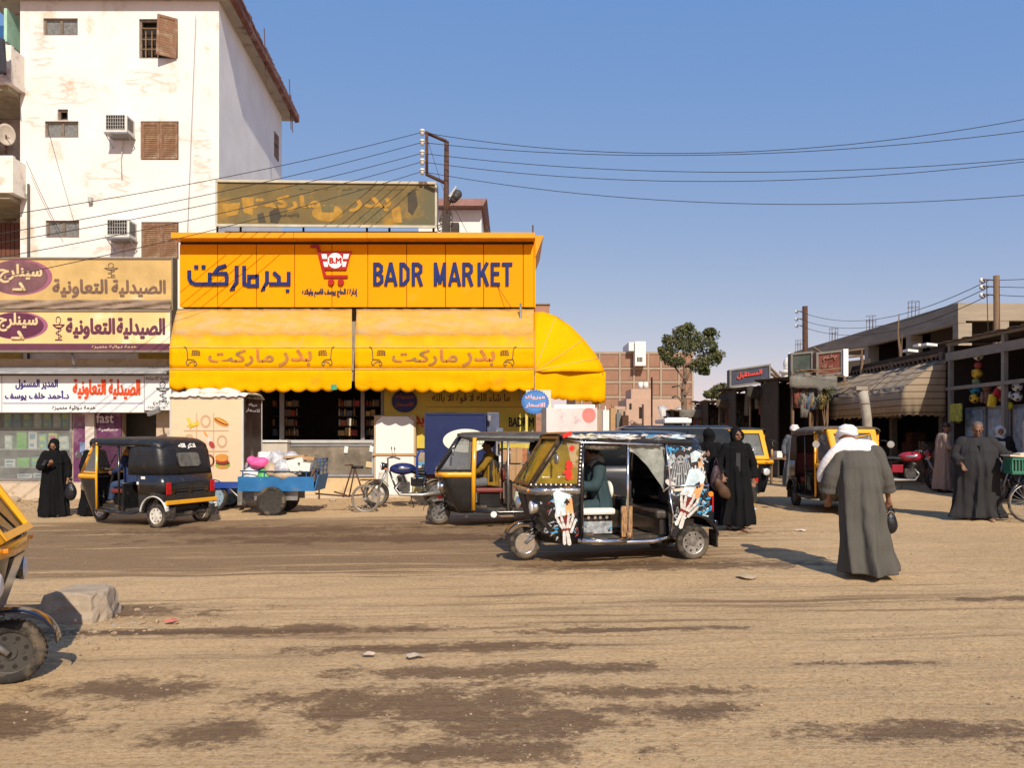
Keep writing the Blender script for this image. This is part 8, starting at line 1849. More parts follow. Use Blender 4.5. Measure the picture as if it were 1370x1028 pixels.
def cartons():
 D = 16.6; g = gz(0, D)
 spec = [(683, 699, 599, 620, .0, cardboard, 'upper brown carton in the stack seen through the second rickshaw'), (681, 699, 622, 645, .0, cardboard, 'middle brown carton in the stack seen through the second rickshaw'), (668, 700, 645.5, 668, .05, mat('dark_carton2', (.20, .12, .07), .85), 'wide dark carton at the bottom of the stack behind the second rickshaw')]
 for i, (a, b_, c, d, dy, mm, lab) in enumerate(spec):
  t = T('cardboard_box', lab, 'box', (px2x((a+b_)/2, D), D, py2z(d, D)), group='cartons stacked behind the second rickshaw'); m = MB(); m.b(px2x(a, D), px2x(b_, D), D+dy, D+.35, py2z(d, D), py2z(c, D)); m.build('carton', mm, t, w=1, bevel=.006)
  m = MB(); m.b(px2x((a+b_)/2-.7, D), px2x((a+b_)/2+.7, D), D+dy-.004, D+dy-.001, py2z(d, D), py2z(c, D)); m.build('tape', mat('tan_tape', (.30, .18, .09), .4), t, w=1)
 t = T('goods_rack', 'low rack of jumbled pale goods seen through the second rickshaw', 'rack', (px2x(675, D), D+.5, g)); rr = random.Random(6)
 m = MB(); m.b(px2x(663, D), px2x(712, D), D+.5, D+1.0, g, g+.05)
 for z in (.5, .95, 1.4): m.b(px2x(663, D), px2x(712, D), D+.5, D+1.0, g+z, g+z+.03)
 for x in (663, 712): m.b(px2x(x, D), px2x(x, D)+.04, D+.45, D+.5, g, g+1.7)
 m.build('rack_frame', steel, t, w=1)
 for z in (.08, .54, .99, 1.44):
  x = px2x(664, D)
  while x < px2x(708, D): w = rr.uniform(.08, .2); m = MB(); m.b(x, x+w-.01, D+.52, D+.9, g+z, g+z+rr.uniform(.12, .32)); m.build('goods_box', rr.choice((cardboard, plas_white, mat('cream_board', (1, 1, 1)), mat('goods_0', (1, 1, 1)), mat('goods_5', (1, 1, 1)))), t, w=1); x += w
cartons()
def bag_in_trike():
 q = g2; v = MR(R(186), 3, 'Z') @ Ve((-.42, .30, 0)); m = MB(); m.ell((0, 0, .15), (.14, .12, .17), 14, 10); m.v = [p*(1+.15*nn_(p*8)) for p in m.v]
 tag(m.build('shopping_bag', mat('pale_green_bag', (.58, .62, .50), .5, var=.1, bump=.6, bs=14), loc=(q.x+v.x, q.y+v.y, q.z+.32)), 'pale green plastic bag on the floor of the second rickshaw', 'bag')
 m = MB(); m.ell((0, 0, .16), (.12, .12, .19), 12, 8); m.tor((0, 0, .36), .07, .012, 'Y', 14, 5); tag(m.build('black_bag', seat_black, loc=(q.x+v.x+.18, q.y+v.y, q.z+.32)), 'black bag with a loop handle beside the pale green bag in the second rickshaw', 'bag')
bag_in_trike()
def suv(name, label, loc, rz, L=4.4, W=1.75, Ht=1.78, pm=None, rack=False):
 t = T(name, label, 'car', loc, rz, 'cars parked behind the painted rickshaw'); pm = pm or mat('dark_car_paint', (.02, .022, .026), .25, var=.1, bump=0, coat=.9, dirt=(.08, .07, .06), ds=3, dth=.6)
 def ring(x, prof): return [(x, y*W/2, z) for y, z in prof]
 lo = [(-.96, .30), (-1.0, .55), (-.98, .85), (-.93, .98), (.93, .98), (.98, .85), (1.0, .55), (.96, .30)]
 def sc(p, fy, top): return [(y*fy, min(z, top)) for y, z in p]
 m = MB(); m.loft([ring(-L/2, sc(lo, .90, .90)), ring(-L/2+.12, sc(lo, .97, .96)), ring(-L/2+.5, lo), ring(.9, lo), ring(1.5, sc(lo, .99, .93)), ring(L/2-.15, sc(lo, .95, .82)), ring(L/2, sc(lo, .88, .72))], True, True); m.build('body', pm, t, bevel=.02)
 cab = [(-L/2+.15, .99, .86), (-L/2+.35, Ht-.10, .74), (-L/2+.6, Ht, .72), (.1, Ht, .72), (.45, Ht-.06, .72), (1.15, .99, .86)]
 m = MB(); m.loft([[(x, -w*W/2, .975 if z > 1 else .97), (x, -w*W/2, z-.05 if z > 1 else .98), (x, -w*W/2+.08, z), (x, w*W/2-.08, z), (x, w*W/2, z-.05 if z > 1 else .98), (x, w*W/2, .975 if z > 1 else .97)] for x, z, w in cab], True, True); m.build('cabin', glass_dark if False else mat('car_glass', (.02, .024, .028), .06, bump=0), t)
 m = MB(); m.hexa([(-L/2+.38, -.66*W/2, Ht-.02), (.42, -.66*W/2, Ht-.02), (.42, .66*W/2, Ht-.02), (-L/2+.38, .66*W/2, Ht-.02), (-L/2+.5, -.60*W/2, Ht+.05), (.2, -.60*W/2, Ht+.05), (.2, .60*W/2, Ht+.05), (-L/2+.5, .60*W/2, Ht+.05)]); m.build('roof', pm, t, bevel=.03)
 for s in (-1, 1):
  m = MB()
  for x0_, x1_ in ((-L/2+.22, -L/2+.42), (-.95, -.95), (-.1, -.05)): m.cyl((x0_, s*.86*W/2, .98), (x1_, s*.735*W/2, Ht-.05), .035, n=6)
  m.cyl((1.15, s*.86*W/2, .98), (.45, s*.73*W/2, Ht-.08), .035, n=6); m.build('window_pillar', pm, t)
  for x in (-1.3, 1.35): wheel(t, x, s*(W/2-.12), .34, .2, steel)
  m = MB(); m.ob((L/2-.06, s*.62, .66), (.12, .34, .14)); m.build('headlight', lamp_glass, t, bevel=.02)
  m = MB(); m.ob((-L/2+.03, s*.72, .80), (.08, .2, .26)); m.build('tail_light', red_lens, t, bevel=.02)
  m = MB(); m.ell((.85, s*1.0, 1.02), (.08, .10, .07), 10, 6); m.build('wing_mirror', pm, t)
 if rack:
  m = MB()
  for s in (-1, 1): m.tube([(-1.4, s*.5, Ht+.04), (-1.3, s*.5, Ht+.12), (.0, s*.5, Ht+.12), (.1, s*.5, Ht+.04)], .018, 6)
  m.build('roof_rail', steel, t)
 return t
q = P(850, 0, 15.4); q.z = gz(q.x, q.y); suv('parked_car', 'black car whose roof shows just above the painted rickshaw', q, R(178), Ht=1.70)
q = P(884, 0, 18.8); q.z = gz(q.x, q.y); cc = suv('parked_car', 'grey-blue van with pale roof board parked behind the black car', q, R(95), Ht=1.60, pm=mat('grey_blue_paint', (.10, .12, .15), .3, var=.1, coat=.8, bump=0), rack=True)
m = MB(); c = P(900, 564, 18.2); m.ob((c.x, c.y, c.z), (.62, 1.2, .10)); m.ob((c.x, c.y, c.z+.06), (.5, 1.1, .03)); tag(m.build('roof_board', plas_white, bevel=.02), 'flat white board strapped on the roof of the grey-blue van', 'board')
# ================================================================ PEOPLE (local: facing -y, x to their left, z up)
skin_d = mat('dark_brown_skin', (.185, .095, .058), .55, var=.12, vs=14, bump=.1, bs=60); skin_m = mat('brown_skin', (.24, .12, .07), .55, var=.12, vs=14, bump=.1, bs=60)
eye_m = mat('eye_dark', (.02, .015, .012), .2, bump=0); black_cloth = mat('black_abaya_cloth', (.007, .007, .008), .9, spec=.12, var=.25, vs=4, bump=1., bs=9, stretch=(1, 1, .25))
def head_shape(m, c, yaw, h=1., tilt=0.):
 """head with brow, nose, lips, chin and ears; c = centre"""
 Mx = MR(yaw, 3, 'Z') @ MR(tilt, 3, 'X'); c = Ve(c)
 E = lambda p, r, n=12, k=8: m.ell(c+Mx @ (Ve(p)*h), tuple(v*h for v in r), n, k, Mx)
 E((0, .012, .025), (.076, .096, .092), 18, 12); E((0, -.022, -.035), (.058, .070, .080), 16, 10); E((0, -.058, -.095), (.028, .026, .022))
 E((0, -.088, .022), (.052, .016, .013)); E((0, -.100, -.012), (.012, .022, .024)); E((0, -.112, -.024), (.017, .014, .011))
 E((0, -.090, -.060), (.024, .012, .0075)); E((0, -.088, -.070), (.020, .012, .007))
 for s in (-1, 1): E((s*.040, -.070, -.025), (.022, .022, .020)); E((s*.076, .012, -.005), (.012, .024, .032));
 return Mx
def hand(m, w, d, palm_n, s=1., curl=.5):
 """palm and five separate fingers from wrist w along d"""
 w = Ve(w); d = Ve(d).normalized(); n = Ve(palm_n); n = (n-d*n.dot(d)).normalized(); sd = d.cross(n).normalized()
 m.cap(w, w+d*.03*s, .027*s, .028*s, 8)
 for k in (-1, -.33, .33, 1): m.cap(w+d*.02*s+sd*k*.014*s, w+d*.085*s+sd*k*.030*s, .016*s, .0125*s, 7)
 for i, k in enumerate((-1, -.33, .33, 1)):
  L = (.062, .074, .070, .055)[i]*s; p = w+d*.088*s+sd*k*.031*s; q_ = p+(d*math.cos(curl)+n*math.sin(curl)).normalized()*L*.55; r_ = q_+(d*math.cos(curl*2.2)+n*math.sin(curl*2.2)).normalized()*L*.45
  m.cap(p, q_, .0098*s, .0088*s, 7); m.cap(q_, r_, .0088*s, .0075*s, 7)
 p = w+d*.030*s-sd*.026*s; q_ = p+(d*.6-sd*.7+n*.3).normalized()*.038*s; r_ = q_+(d*.9-sd*.2+n*.45).normalized()*.030*s
 m.cap(p, q_, .0135*s, .011*s, 7); m.cap(q_, r_, .011*s, .009*s, 7)
def person(name, label, loc, rz, J, skin=skin_d, clothes=(), group=None, yaw=0., tilt=0., foot_m=None, voxel=.0085, hs=1.):
 t = T('person', label, 'person', loc, rz, group); m = MB()
 V_ = lambda k: Ve(J[k])
 m.cap(V_('pelvis'), V_('chest'), .12, .14, 14); m.cap(V_('chest'), V_('neck')-Ve((0, 0, .05)), .12, .06, 12); m.cap(V_('neck')-Ve((0, 0, .06)), V_('head')-Ve((0, 0, .03)), .052, .05, 12)
 Mx = head_shape(m, V_('head'), yaw, 1.0*hs, tilt)
 for s in 'LR':
  sv = V_('sh'+s)-Ve((0, 0, .03)); m.cap(sv, V_('el'+s), .045, .038, 10); m.cap(V_('el'+s), V_('ha'+s), .040, .026, 10)
  hd = J.get('hd'+s) or (V_('ha'+s)-V_('el'+s)); pn = J.get('pn'+s) or (0, -1, .2); hand(m, V_('ha'+s), hd, pn, 1., J.get('curl', .5))
  m.cap(V_('pelvis')+Ve((.09 if s == 'L' else -.09, 0, -.03)), V_('kn'+s), .085, .058, 10); m.cap(V_('kn'+s), V_('ft'+s)+Ve((0, .0, .02)), .056, .036, 10)
  fd = Ve(J.get('fd'+s, (0, -1, 0))).normalized(); f = V_('ft'+s); m.cap(f-fd*.03-Ve((0, 0, .03)), f+fd*.13-Ve((0, 0, .045)), .035, .028, 8); m.cap(f+fd*.12-Ve((0, 0, .045)), f+fd*.18-Ve((0, 0, .05)), .028, .020, 8)
 b_ = m.build('body', skin, t, remesh=voxel)
 c = V_('head')
 for s in (-1, 1):
  e = MB(); e.ell(c+Mx @ Ve((s*.031, -.0935, .002))*hs, (.0105, .006, .0055), 8, 6); e.build('eye', eye_m, t)
  e = MB(); e.cap(c+Mx @ Ve((s*.016, -.1015, .020))*hs, c+Mx @ Ve((s*.045, -.094, .024))*hs, .004, .003, 6); e.build('eyebrow', eye_m, t)
 e = MB(); e.cap(c+Mx @ Ve((-.016, -.1025, -.0655))*hs, c+Mx @ Ve((.016, -.1025, -.0655))*hs, .0028, .0028, 6); e.build('lip_line', mat('lip_shadow', (.06, .02, .018), .5), t)
 return t, Mx
def stand(h=1.0, spread=.10, arms=None, lean=0.):
 J = dict(pelvis=(0, 0, .93*h), chest=(0, -lean*.5, 1.24*h), neck=(0, -lean, 1.45*h), head=(0, -.02-lean*1.15, 1.575*h), shL=(.18, -lean*.9, 1.385*h), shR=(-.18, -lean*.9, 1.385*h), elL=(.24, .03, 1.10*h), elR=(-.24, .03, 1.10*h), haL=(.24, -.05, .86*h), haR=(-.24, -.05, .86*h), knL=(.10, -.02, .50*h), knR=(-.10, -.02, .50*h), ftL=(spread, 0, .075), ftR=(-spread, 0, .075))
 if arms: J.update(arms)
 return J
def robe(t, rings, m_, seed=0, folds=9, name='robe', sleeves=(), voxel=.011, extra=None, fold_amp=1.):
 """rings: (z, cx, cy, rx, ry, fold amplitude)"""
 mb = MB(); n = 72; R_ = []
 def interp(z):
  for a, b_ in zip(rings, rings[1:]):
   if b_[0] <= z <= a[0]: u = (a[0]-z)/(a[0]-b_[0]); u = u*u*(3-2*u); return [a[i]*(1-u)+b_[i]*u for i in range(6)]
  return list(rings[-1])
 steps = 34; z0, z1 = rings[0][0], rings[-1][0]
 for k in range(steps+1):
  z = z0+(z1-z0)*k/steps; _, cx, cy, rx, ry, fa = interp(z); ring = []
  for i in range(n):
   a = 6.28319*i/n; ph = seed*1.7+.35*math.sin(z*3+seed); nz = nn_(Ve((math.cos(a)*2.2+seed, math.sin(a)*2.2, z*1.1)))
   w = math.sin(a*folds+ph+nz*3.2)*.55+math.sin(a*(folds*1.63)+seed+nz*4)*.30+nz*.9
   q_ = 1+fa*2.9*fold_amp*w
   ring.append((cx+rx*q_*math.cos(a), cy+ry*q_*math.sin(a), z+(.012*math.sin(a*3+seed) if k == steps else 0)))
  R_.append(ring)
 mb.loft(R_, True, True)
 for (pts, rr_) in sleeves:
  P_ = smoothpath(pts, 5); rs = []
  for i in range(len(P_)): u = i/(len(P_)-1)*(len(rr_)-1); j = min(int(u), len(rr_)-2); rs.append((rr_[j]*(1-(u-j))+rr_[j+1]*(u-j))*(1-.22*min(1, 2.5*i/len(P_)))*(1+.05*math.sin(i*2.3+seed)+.14*nn_(Ve((i*.9, seed, 0)))))
  mb.tube(P_, .05, 14, rs); mb.ell(P_[0], rs[0], 12, 8)
 if extra: extra(mb)
 mb.v = [v+Ve((1, 1, 0))*(.012*nn_(Ve((v.x*9, v.y*9, v.z*6+seed)))) for v in mb.v]
 return mb.build(name, m_, t, remesh=voxel, noff=2)
def hijab(t, c, Mx, m_, length=.30, w=.20, cy=0., back=.02, full=False):
 mb = MB(); c = Ve(c)
 mb.ell(c+Mx @ Ve((0, .030, .030)), (.098, .108, .108), 20, 14, Mx); mb.ell(c+Mx @ Ve((0, .022, -.05)), (.092, .088, .10), 18, 12, Mx)
 mb.tor(c+Mx @ Ve((0, -.048, -.01)), .084, .022, 'Y', 24, 8, sq=1.4); mb.ell(c+Mx @ Ve((0, -.035, -.125)), (.066, .062, .04), 14, 8)
 rings = []
 for k in range(8):
  u = k/7; z = c.z-.10-length*u; rx = .085+(w-.085)*u**.6; ry = .085+(.13-.085)*u**.5; rings.append([(c.x+rx*math.cos(a)*(1+.04*math.sin(a*7+k)), c.y+back+cy*u+ry*math.sin(a)*(1+.05*math.sin(a*5+k*.7)), z) for a in (6.283*i/40 for i in range(40))])
 mb.loft(rings, True, True); return mb.build('headscarf', m_, t, remesh=.010)
def shoes(t, J, m_):
 for s in 'LR':
  f = Ve(J['ft'+s]); fd = Ve(J.get('fd'+s, (0, -1, 0))).normalized(); m = MB(); m.cap(f-fd*.05-Ve((0, 0, .048)), f+fd*.17-Ve((0, 0, .055)), .036, .034, 10); m.v = [Ve((v.x, v.y, max(v.z, f.z-.075))) for v in m.v]; m.build('shoe', m_, t)
def at(px, D, dz=0): p = P(px, 0, D); p.z = gz(p.x, p.y)+dz; return p
def carrier_bag(px, py, D, mm, lab, sx=.13, sy=.07, h=.30):
 c = P(px, py, D); m = MB(); m.ell((0, 0, 0), (sx, sy, h*.5), 16, 10); m.v = [Ve((v.x*(1-.35*(v.z/h+.5)), v.y*(1-.3*(v.z/h+.5)), v.z))*(1+.10*nn_(v*14)) for v in m.v]
 m.tube([(-.04, 0, h*.45), (-.02, 0, h*.66), (.0, 0, h*.80), (.02, 0, h*.66), (.04, 0, h*.45)], .008, 5); tag(m.build('carrier_bag', mm, loc=c), lab, 'bag')
bagm = mat('black_poly_bag', (.012, .012, .014), .25, var=.3, bump=.9, bs=16)
# --- 1 woman with phone, far left
J = stand(.97, arms=dict(haR=(-.03, -.27, 1.12), elR=(-.25, -.08, 1.05), haL=(.26, -.03, .80), head=(0, -.05, 1.53), curl=.7, hdR=(.3, -.6, .3), pnR=(0, .3, 1)))
t, Mx = person('person', 'woman in a full black abaya and headscarf looking down at her phone outside the pharmacy', at(73, 16.4), R(18), J, skin_m, tilt=R(24), yaw=R(-8))
robe(t, [(1.40, 0, 0, .10, .08, .01), (1.34, 0, 0, .20, .12, .02), (1.15, 0, 0, .20, .15, .03), (.9, 0, 0, .21, .16, .05), (.5, 0, 0, .235, .18, .07), (.02, 0, .0, .27, .21, .085)], black_cloth, 1, sleeves=[([(-.17, 0, 1.34), (-.27, -.06, 1.07), (-.06, -.24, 1.10)], (.075, .09, .085)), ([(.17, 0, 1.34), (.26, .02, 1.08), (.27, -.03, .84)], (.075, .085, .08))])
hijab(t, J['head'], Mx, black_cloth, .30, .21); shoes(t, J, seat_black)
ph = MB(); ph.ob((0, 0, 0), (.07, .012, .14), MR(R(-40), 3, 'X')); o = ph.build('phone', seat_black, loc=at(73, 16.4)+Ve((.0, -.36, 1.16)), bevel=.004); tag(o, 'small dark phone held by the woman outside the pharmacy', 'phone')
carrier_bag(94, 658, 16.35, bagm, 'full black plastic bag hanging from the left hand of the woman with the phone', .16, .09, .40)
# --- 2 woman behind the left rickshaw
J = stand(.97); t, Mx = person('person', 'woman in black half hidden behind the front of the left rickshaw', at(127, 16.5), R(60), J, skin_m)
robe(t, [(1.40, 0, 0, .10, .08, .01), (1.34, 0, 0, .20, .12, .02), (1.0, 0, 0, .21, .16, .04), (.5, 0, 0, .24, .19, .07), (.02, 0, .0, .29, .24, .085)], black_cloth, 2, sleeves=[([(-.17, 0, 1.34), (-.27, 0, 1.07), (-.24, -.04, .84)], (.075, .085, .08)), ([(.17, 0, 1.34), (.26, .02, 1.08), (.24, -.03, .84)], (.075, .085, .08))]); hijab(t, J['head'], Mx, black_cloth, .34, .23); shoes(t, J, seat_black)
# --- 3 smiling woman in black, walking
J = stand(1.0, arms=dict(elR=(-.27, .02, 1.10), haR=(-.24, -.10, .90), elL=(.27, .03, 1.09), haL=(.27, -.02, .84), ftL=(.07, -.17, .075), ftR=(-.10, .10, .085), knL=(.08, -.06, .50), head=(0, -.03, 1.575), fdL=(.3, -1, 0)))
t, Mx = person('person', 'smiling woman in a long black abaya walking towards us beside the painted rickshaw', at(985, 12.75), R(-4), J, skin_d, yaw=R(16), tilt=R(6))
robe(t, [(1.43, 0, 0, .10, .08, .01), (1.37, 0, 0, .20, .12, .02), (1.15, 0, 0, .195, .14, .03), (.9, 0, 0, .215, .16, .05), (.5, 0, -.03, .24, .21, .06), (.09, 0, -.04, .27, .27, .075)], black_cloth, 3, sleeves=[([(-.17, 0, 1.37), (-.28, .01, 1.10), (-.25, -.08, .92)], (.075, .085, .095)), ([(.17, 0, 1.37), (.28, .02, 1.10), (.28, -.02, .87)], (.075, .085, .095))])
hijab(t, J['head'], Mx, black_cloth, .26, .20); shoes(t, J, mat('tan_sandal', (.30, .18, .12), .6))
m = MB(); m.b(-.035, .035, -.150, -.140, .98, 1.28); m.build('front_placket', mat('satin_black', (.03, .03, .035), .35, bump=.1), t)
carrier_bag(958, 640, 12.6, mat('purple_poly_bag', (.05, .03, .04), .3, var=.4, bump=.9), 'dark plum plastic bag held at the side of the smiling woman', .11, .07, .42)
c = P(966, 655, 12.5); m = MB(); m.ell((0, 0, 0), (.09, .05, .19), 16, 12, MR(R(-32), 3, 'Y')); m.v = [v*(1+.3*nn_(v*7)) for v in m.v]; m.tube([(-.10, 0, .14), (-.05, 0, .28), (.02, 0, .30), (.0, 0, .15)], .008, 5); tag(m.build('brown_handbag', mat('brown_leather', (.07, .035, .018), .5, var=.4, vs=6, bump=.3), loc=c, bevel=.03), 'slouchy brown handbag below the plum bag beside the smiling woman', 'bag')
# --- 4 woman in black further back, holding the bag
J = stand(.99, arms=dict(elR=(-.25, -.02, 1.08), haR=(-.20, -.26, 1.0), haL=(.22, -.24, .95)))
t, Mx = person('person', 'second woman in black standing with her back turned behind the rear of the painted rickshaw', at(948, 13.6), R(150), J, skin_d)
robe(t, [(1.43, 0, 0, .10, .08, .01), (1.37, 0, 0, .21, .12, .02), (1.0, 0, 0, .23, .17, .04), (.5, 0, 0, .26, .21, .07), (.03, 0, 0, .30, .25, .085)], black_cloth, 4, sleeves=[([(-.17, 0, 1.37), (-.28, .0, 1.10), (-.22, -.24, 1.0)], (.08, .095, .09)), ([(.17, 0, 1.37), (.28, .0, 1.10), (.22, -.22, .96)], (.08, .095, .09))]); hijab(t, J['head'], Mx, black_cloth, .42, .26); shoes(t, J, seat_black)
# --- 5 man in grey robe and white turban, seen from behind
J = stand(1.03, arms=dict(pelvis=(0, 0, .95), chest=(.0, -.07, 1.25), neck=(.0, -.17, 1.46), head=(.10, -.25, 1.575), shL=(.19, -.13, 1.40), shR=(-.19, -.13, 1.42), elL=(.29, -.07, 1.13), haL=(.31, -.15, .88), elR=(-.27, -.04, 1.13), haR=(-.32, -.12, .87), ftL=(.12, -.24, .075), ftR=(-.13, .20, .12), knL=(.12, -.22, .5), knR=(-.12, -.04, .5)))
RZ = R(180-14); tg, Mx = person('person', 'elderly man in a long grey robe, white turban and scarf walking away from us', at(1151, 8.75), RZ, J, skin_m, tilt=R(14), yaw=R(-10))
greyr = mat('grey_galabeya_cloth', (.086, .080, .070), .9, spec=.15, var=.10, vs=3, bump=1., bs=9, stretch=(1, 1, .2))
robe(tg, [(1.46, .03, -.15, .10, .09, .01), (1.41, .02, -.12, .20, .14, .015), (1.25, 0, -.06, .215, .18, .02), (1.0, -.01, -.01, .225, .20, .035), (.7, -.03, .0, .25, .23, .05), (.35, -.05, .03, .275, .26, .065), (.06, -.07, .05, .30, .30, .085)], greyr, 5, folds=7, sleeves=[([(-.18, -.12, 1.40), (-.27, -.05, 1.15), (-.31, -.10, .97)], (.10, .10, .115)), ([(.18, -.12, 1.39), (.29, -.08, 1.15), (.31, -.13, .95)], (.10, .12, .15))])
def turban(t, c, Mx, mm, s=1.):
 m = MB(); c = Ve(c); rr = random.Random(4)
 for k, (z, r_, th, tl) in enumerate(((.025, .082, .030, 10), (.050, .083, .034, -8), (.075, .078, .034, 12), (.098, .066, .032, -14), (.115, .048, .03, 6), (.052, .086, .030, 20))):
  Rm = Mx @ MR(R(tl), 3, 'X') @ MR(R(tl*.8), 3, 'Y'); n0 = len(m.v); m.tor((0, 0, 0), r_*s, th*s, 'Z', 30, 8, sq=.75)
  for i in range(n0, len(m.v)): v = m.v[i]; v = Ve((v.x, v.y*1.13, v.z)); m.v[i] = c+Rm @ v+Mx @ Ve((0, .014, z*s))
 m.ell(c+Mx @ Ve((0, .014, .085*s)), (.07*s, .08*s, .06*s), 14, 8, Mx)
 m.v = [v+(v-c)*(.10*nn_(v*26)) for v in m.v]
 return m.build('turban', mm, t)
turban(tg, J['head'], Mx, cloth_white, 1.02)
def scarf(mb): pass
m = MB(); m.tube(smoothpath([(-.23, -.26, 1.14), (-.24, -.27, 1.32), (-.17, -.22, 1.47), (-.05, -.10, 1.50), (.08, -.10, 1.50), (.18, -.18, 1.46), (.20, -.29, 1.36)], 5), .06, 12, None)
rings = []
for i in range(15):
 u = i/14; a = -.24+.48*u; rings.append([(a, -.13-.16*(abs(a)/.24)**2*(1)-.12*(j/5-.5)+.012*math.sin(i*2+j), 1.445+.055*(1-(a/.24)**2)*1.0+.07*(j/5)-.03*(j/5)**2-.05*(abs(a)/.24)**2) for j in range(6)])
m.loft(rings)
m.ell((0, -.15, 1.485), (.135, .12, .065), 18, 10); m.tube(smoothpath([(.10, -.13, 1.50), (.22, -.10, 1.44), (.33, -.13, 1.31), (.385, -.20, 1.16), (.38, -.22, 1.06)], 4), .06, 12, [.075-.0018*i for i in range(17)]); m.ell((.10, -.17, 1.50), (.12, .12, .08), 14, 8); m.ell((.02, -.10, 1.44), (.17, .09, .07), 14, 8)
m.v = [v*(1) + Ve((0, 0, .014*nn_(v*18))) for v in m.v]
m.build('scarf', cloth_white, tg, remesh=.011)
shoes(tg, J, mat('dark_shoe', (.02, .016, .014), .5))
carrier_bag(1192, 700, 8.55, bagm, 'black plastic bag hanging from the right hand of the man in the grey robe', .085, .06, .24)
# --- 6 stout man in charcoal robe with bicycle
J = stand(1.02, arms=dict(elR=(-.32, -.02, 1.13), haR=(-.28, -.20, .98), elL=(.40, -.05, 1.16), haL=(.50, -.22, .98), ftL=(.16, -.18, .075), ftR=(-.15, .05, .075), hdR=(.2, -.5, -.8), curl=.4, shL=(.22, 0, 1.40), shR=(-.22, 0, 1.40), head=(0, -.07, 1.60), neck=(0, -.02, 1.47)))
t, Mx = person('person', 'stout grey-haired man in a charcoal robe wheeling a bicycle at the right', at(1306, 13.55), R(-14), J, skin_d, tilt=R(20), yaw=R(-12), hs=1.06)
robe(t, [(1.47, 0, 0, .11, .09, .01), (1.41, 0, 0, .25, .15, .015), (1.2, 0, -.02, .31, .25, .02), (.95, 0, -.04, .34, .29, .03), (.6, 0, -.02, .35, .28, .05), (.3, 0, 0, .37, .28, .06), (.06, .02, 0, .42, .30, .075)], mat('charcoal_galabeya', (.030, .029, .031), .9, spec=.15, var=.1, vs=3, bump=1., bs=9, stretch=(1, 1, .2)), 6, folds=8, sleeves=[([(-.22, 0, 1.38), (-.33, -.02, 1.14), (-.29, -.17, 1.02)], (.10, .11, .12)), ([(.22, 0, 1.38), (.42, -.05, 1.17), (.55, -.19, 1.03)], (.11, .125, .13))])
m = MB(); m.ob((0, -.262, 1.24), (.05, .012, .24)); m.build('neck_placket', mat('charcoal_trim', (.02, .02, .022), .8), t)
c = Ve(J['head']); m = MB(); m.ell(c+Mx @ Ve((0, .030, .048)), (.086, .096, .086), 18, 12, Mx); m.build('short_grey_hair', mat('grey_hair', (.10, .09, .085), .9, bump=.6, bs=80), t)
m = MB(); [m.tor(c+Mx @ Ve((s*.034, -.105, .0)), .022, .003, 'Y', 14, 5) for s in (-1, 1)]; m.build('glasses', wire_m, t)
shoes(t, J, mat('tan_sandal', (.30, .18, .12)))
# --- 7 man in tan shirt, in profile, hands at his chest
J = stand(1.02, arms=dict(elR=(-.22, -.08, 1.10), haR=(-.06, -.30, 1.14), elL=(.22, -.08, 1.10), haL=(.08, -.30, 1.12), head=(0, -.10, 1.58), neck=(0, -.03, 1.46), curl=.9))
t, Mx = person('person', 'slim man in a tan shirt and long pale skirt-like robe looking down at his hands', at(1261, 18.9), R(78), J, skin_d, tilt=R(24))
tanr = mat('taupe_galabeya', (.27, .195, .16), .85, var=.08, vs=3, bump=1., bs=10, stretch=(1, 1, .2))
robe(t, [(1.46, 0, 0, .10, .09, .01), (1.40, 0, 0, .21, .12, .02), (1.15, 0, 0, .20, .15, .03), (.9, 0, 0, .20, .16, .04), (.5, 0, 0, .22, .18, .05), (.08, 0, 0, .24, .22, .06)], tanr, 7, sleeves=[([(-.18, 0, 1.37), (-.24, -.08, 1.11), (-.08, -.26, 1.13)], (.075, .075, .06)), ([(.18, 0, 1.37), (.24, -.08, 1.11), (.09, -.26, 1.12)], (.075, .075, .06))])
c = Ve(J['head']); m = MB(); m.ell(c+Mx @ Ve((0, .028, .045)), (.084, .094, .088), 18, 12, Mx); m.build('short_black_hair', mat('black_hair', (.012, .010, .009), .9, bump=.6, bs=80), t); shoes(t, J, seat_black)
# --- 8 woman with white headscarf inside the toy shop
J = stand(.96); t, Mx = person('person', 'woman with a white headscarf standing in the shade of the toy shop', at(1338, 17.3), R(-20), J, skin_m)
robe(t, [(1.38, 0, 0, .10, .08, .01), (1.32, 0, 0, .21, .13, .02), (1.0, 0, 0, .23, .17, .04), (.02, 0, 0, .27, .22, .07)], mat('black_coat', (.015, .015, .018), .85), 8, sleeves=[([(-.17, 0, 1.32), (-.28, 0, 1.07), (-.24, -.04, .84)], (.08, .09, .08)), ([(.17, 0, 1.32), (.26, .02, 1.08), (.24, -.03, .84)], (.08, .09, .08))]); hijab(t, J['head'], Mx, mat('grey_white_scarf', (.45, .46, .47), .9, bump=.4), .22, .15)
m = MB(); m.b(-.07, .07, -.185, -.15, .95, 1.28); m.build('scarf_end', mat('grey_white_scarf', (.45, .46, .47)), t, bevel=.02)
# --- 9 distant turbaned man behind the right rickshaw
J = stand(1.0); t, Mx = person('person', 'distant man in a white turban between the two facing rickshaws', at(1063, 21.5), R(-30), J, skin_d)
robe(t, [(1.43, 0, 0, .10, .08, .01), (1.37, 0, 0, .22, .13, .02), (1.0, 0, 0, .24, .18, .04), (.05, 0, 0, .30, .24, .07)], mat('slate_galabeya', (.09, .10, .12), .85), 9, sleeves=[([(-.17, 0, 1.37), (-.28, 0, 1.12), (-.24, -.04, .9)], (.09, .10, .10)), ([(.17, 0, 1.37), (.26, .02, 1.12), (.24, -.03, .9)], (.09, .10, .10))]); turban(t, J['head'], Mx, cloth_white, 1.1)
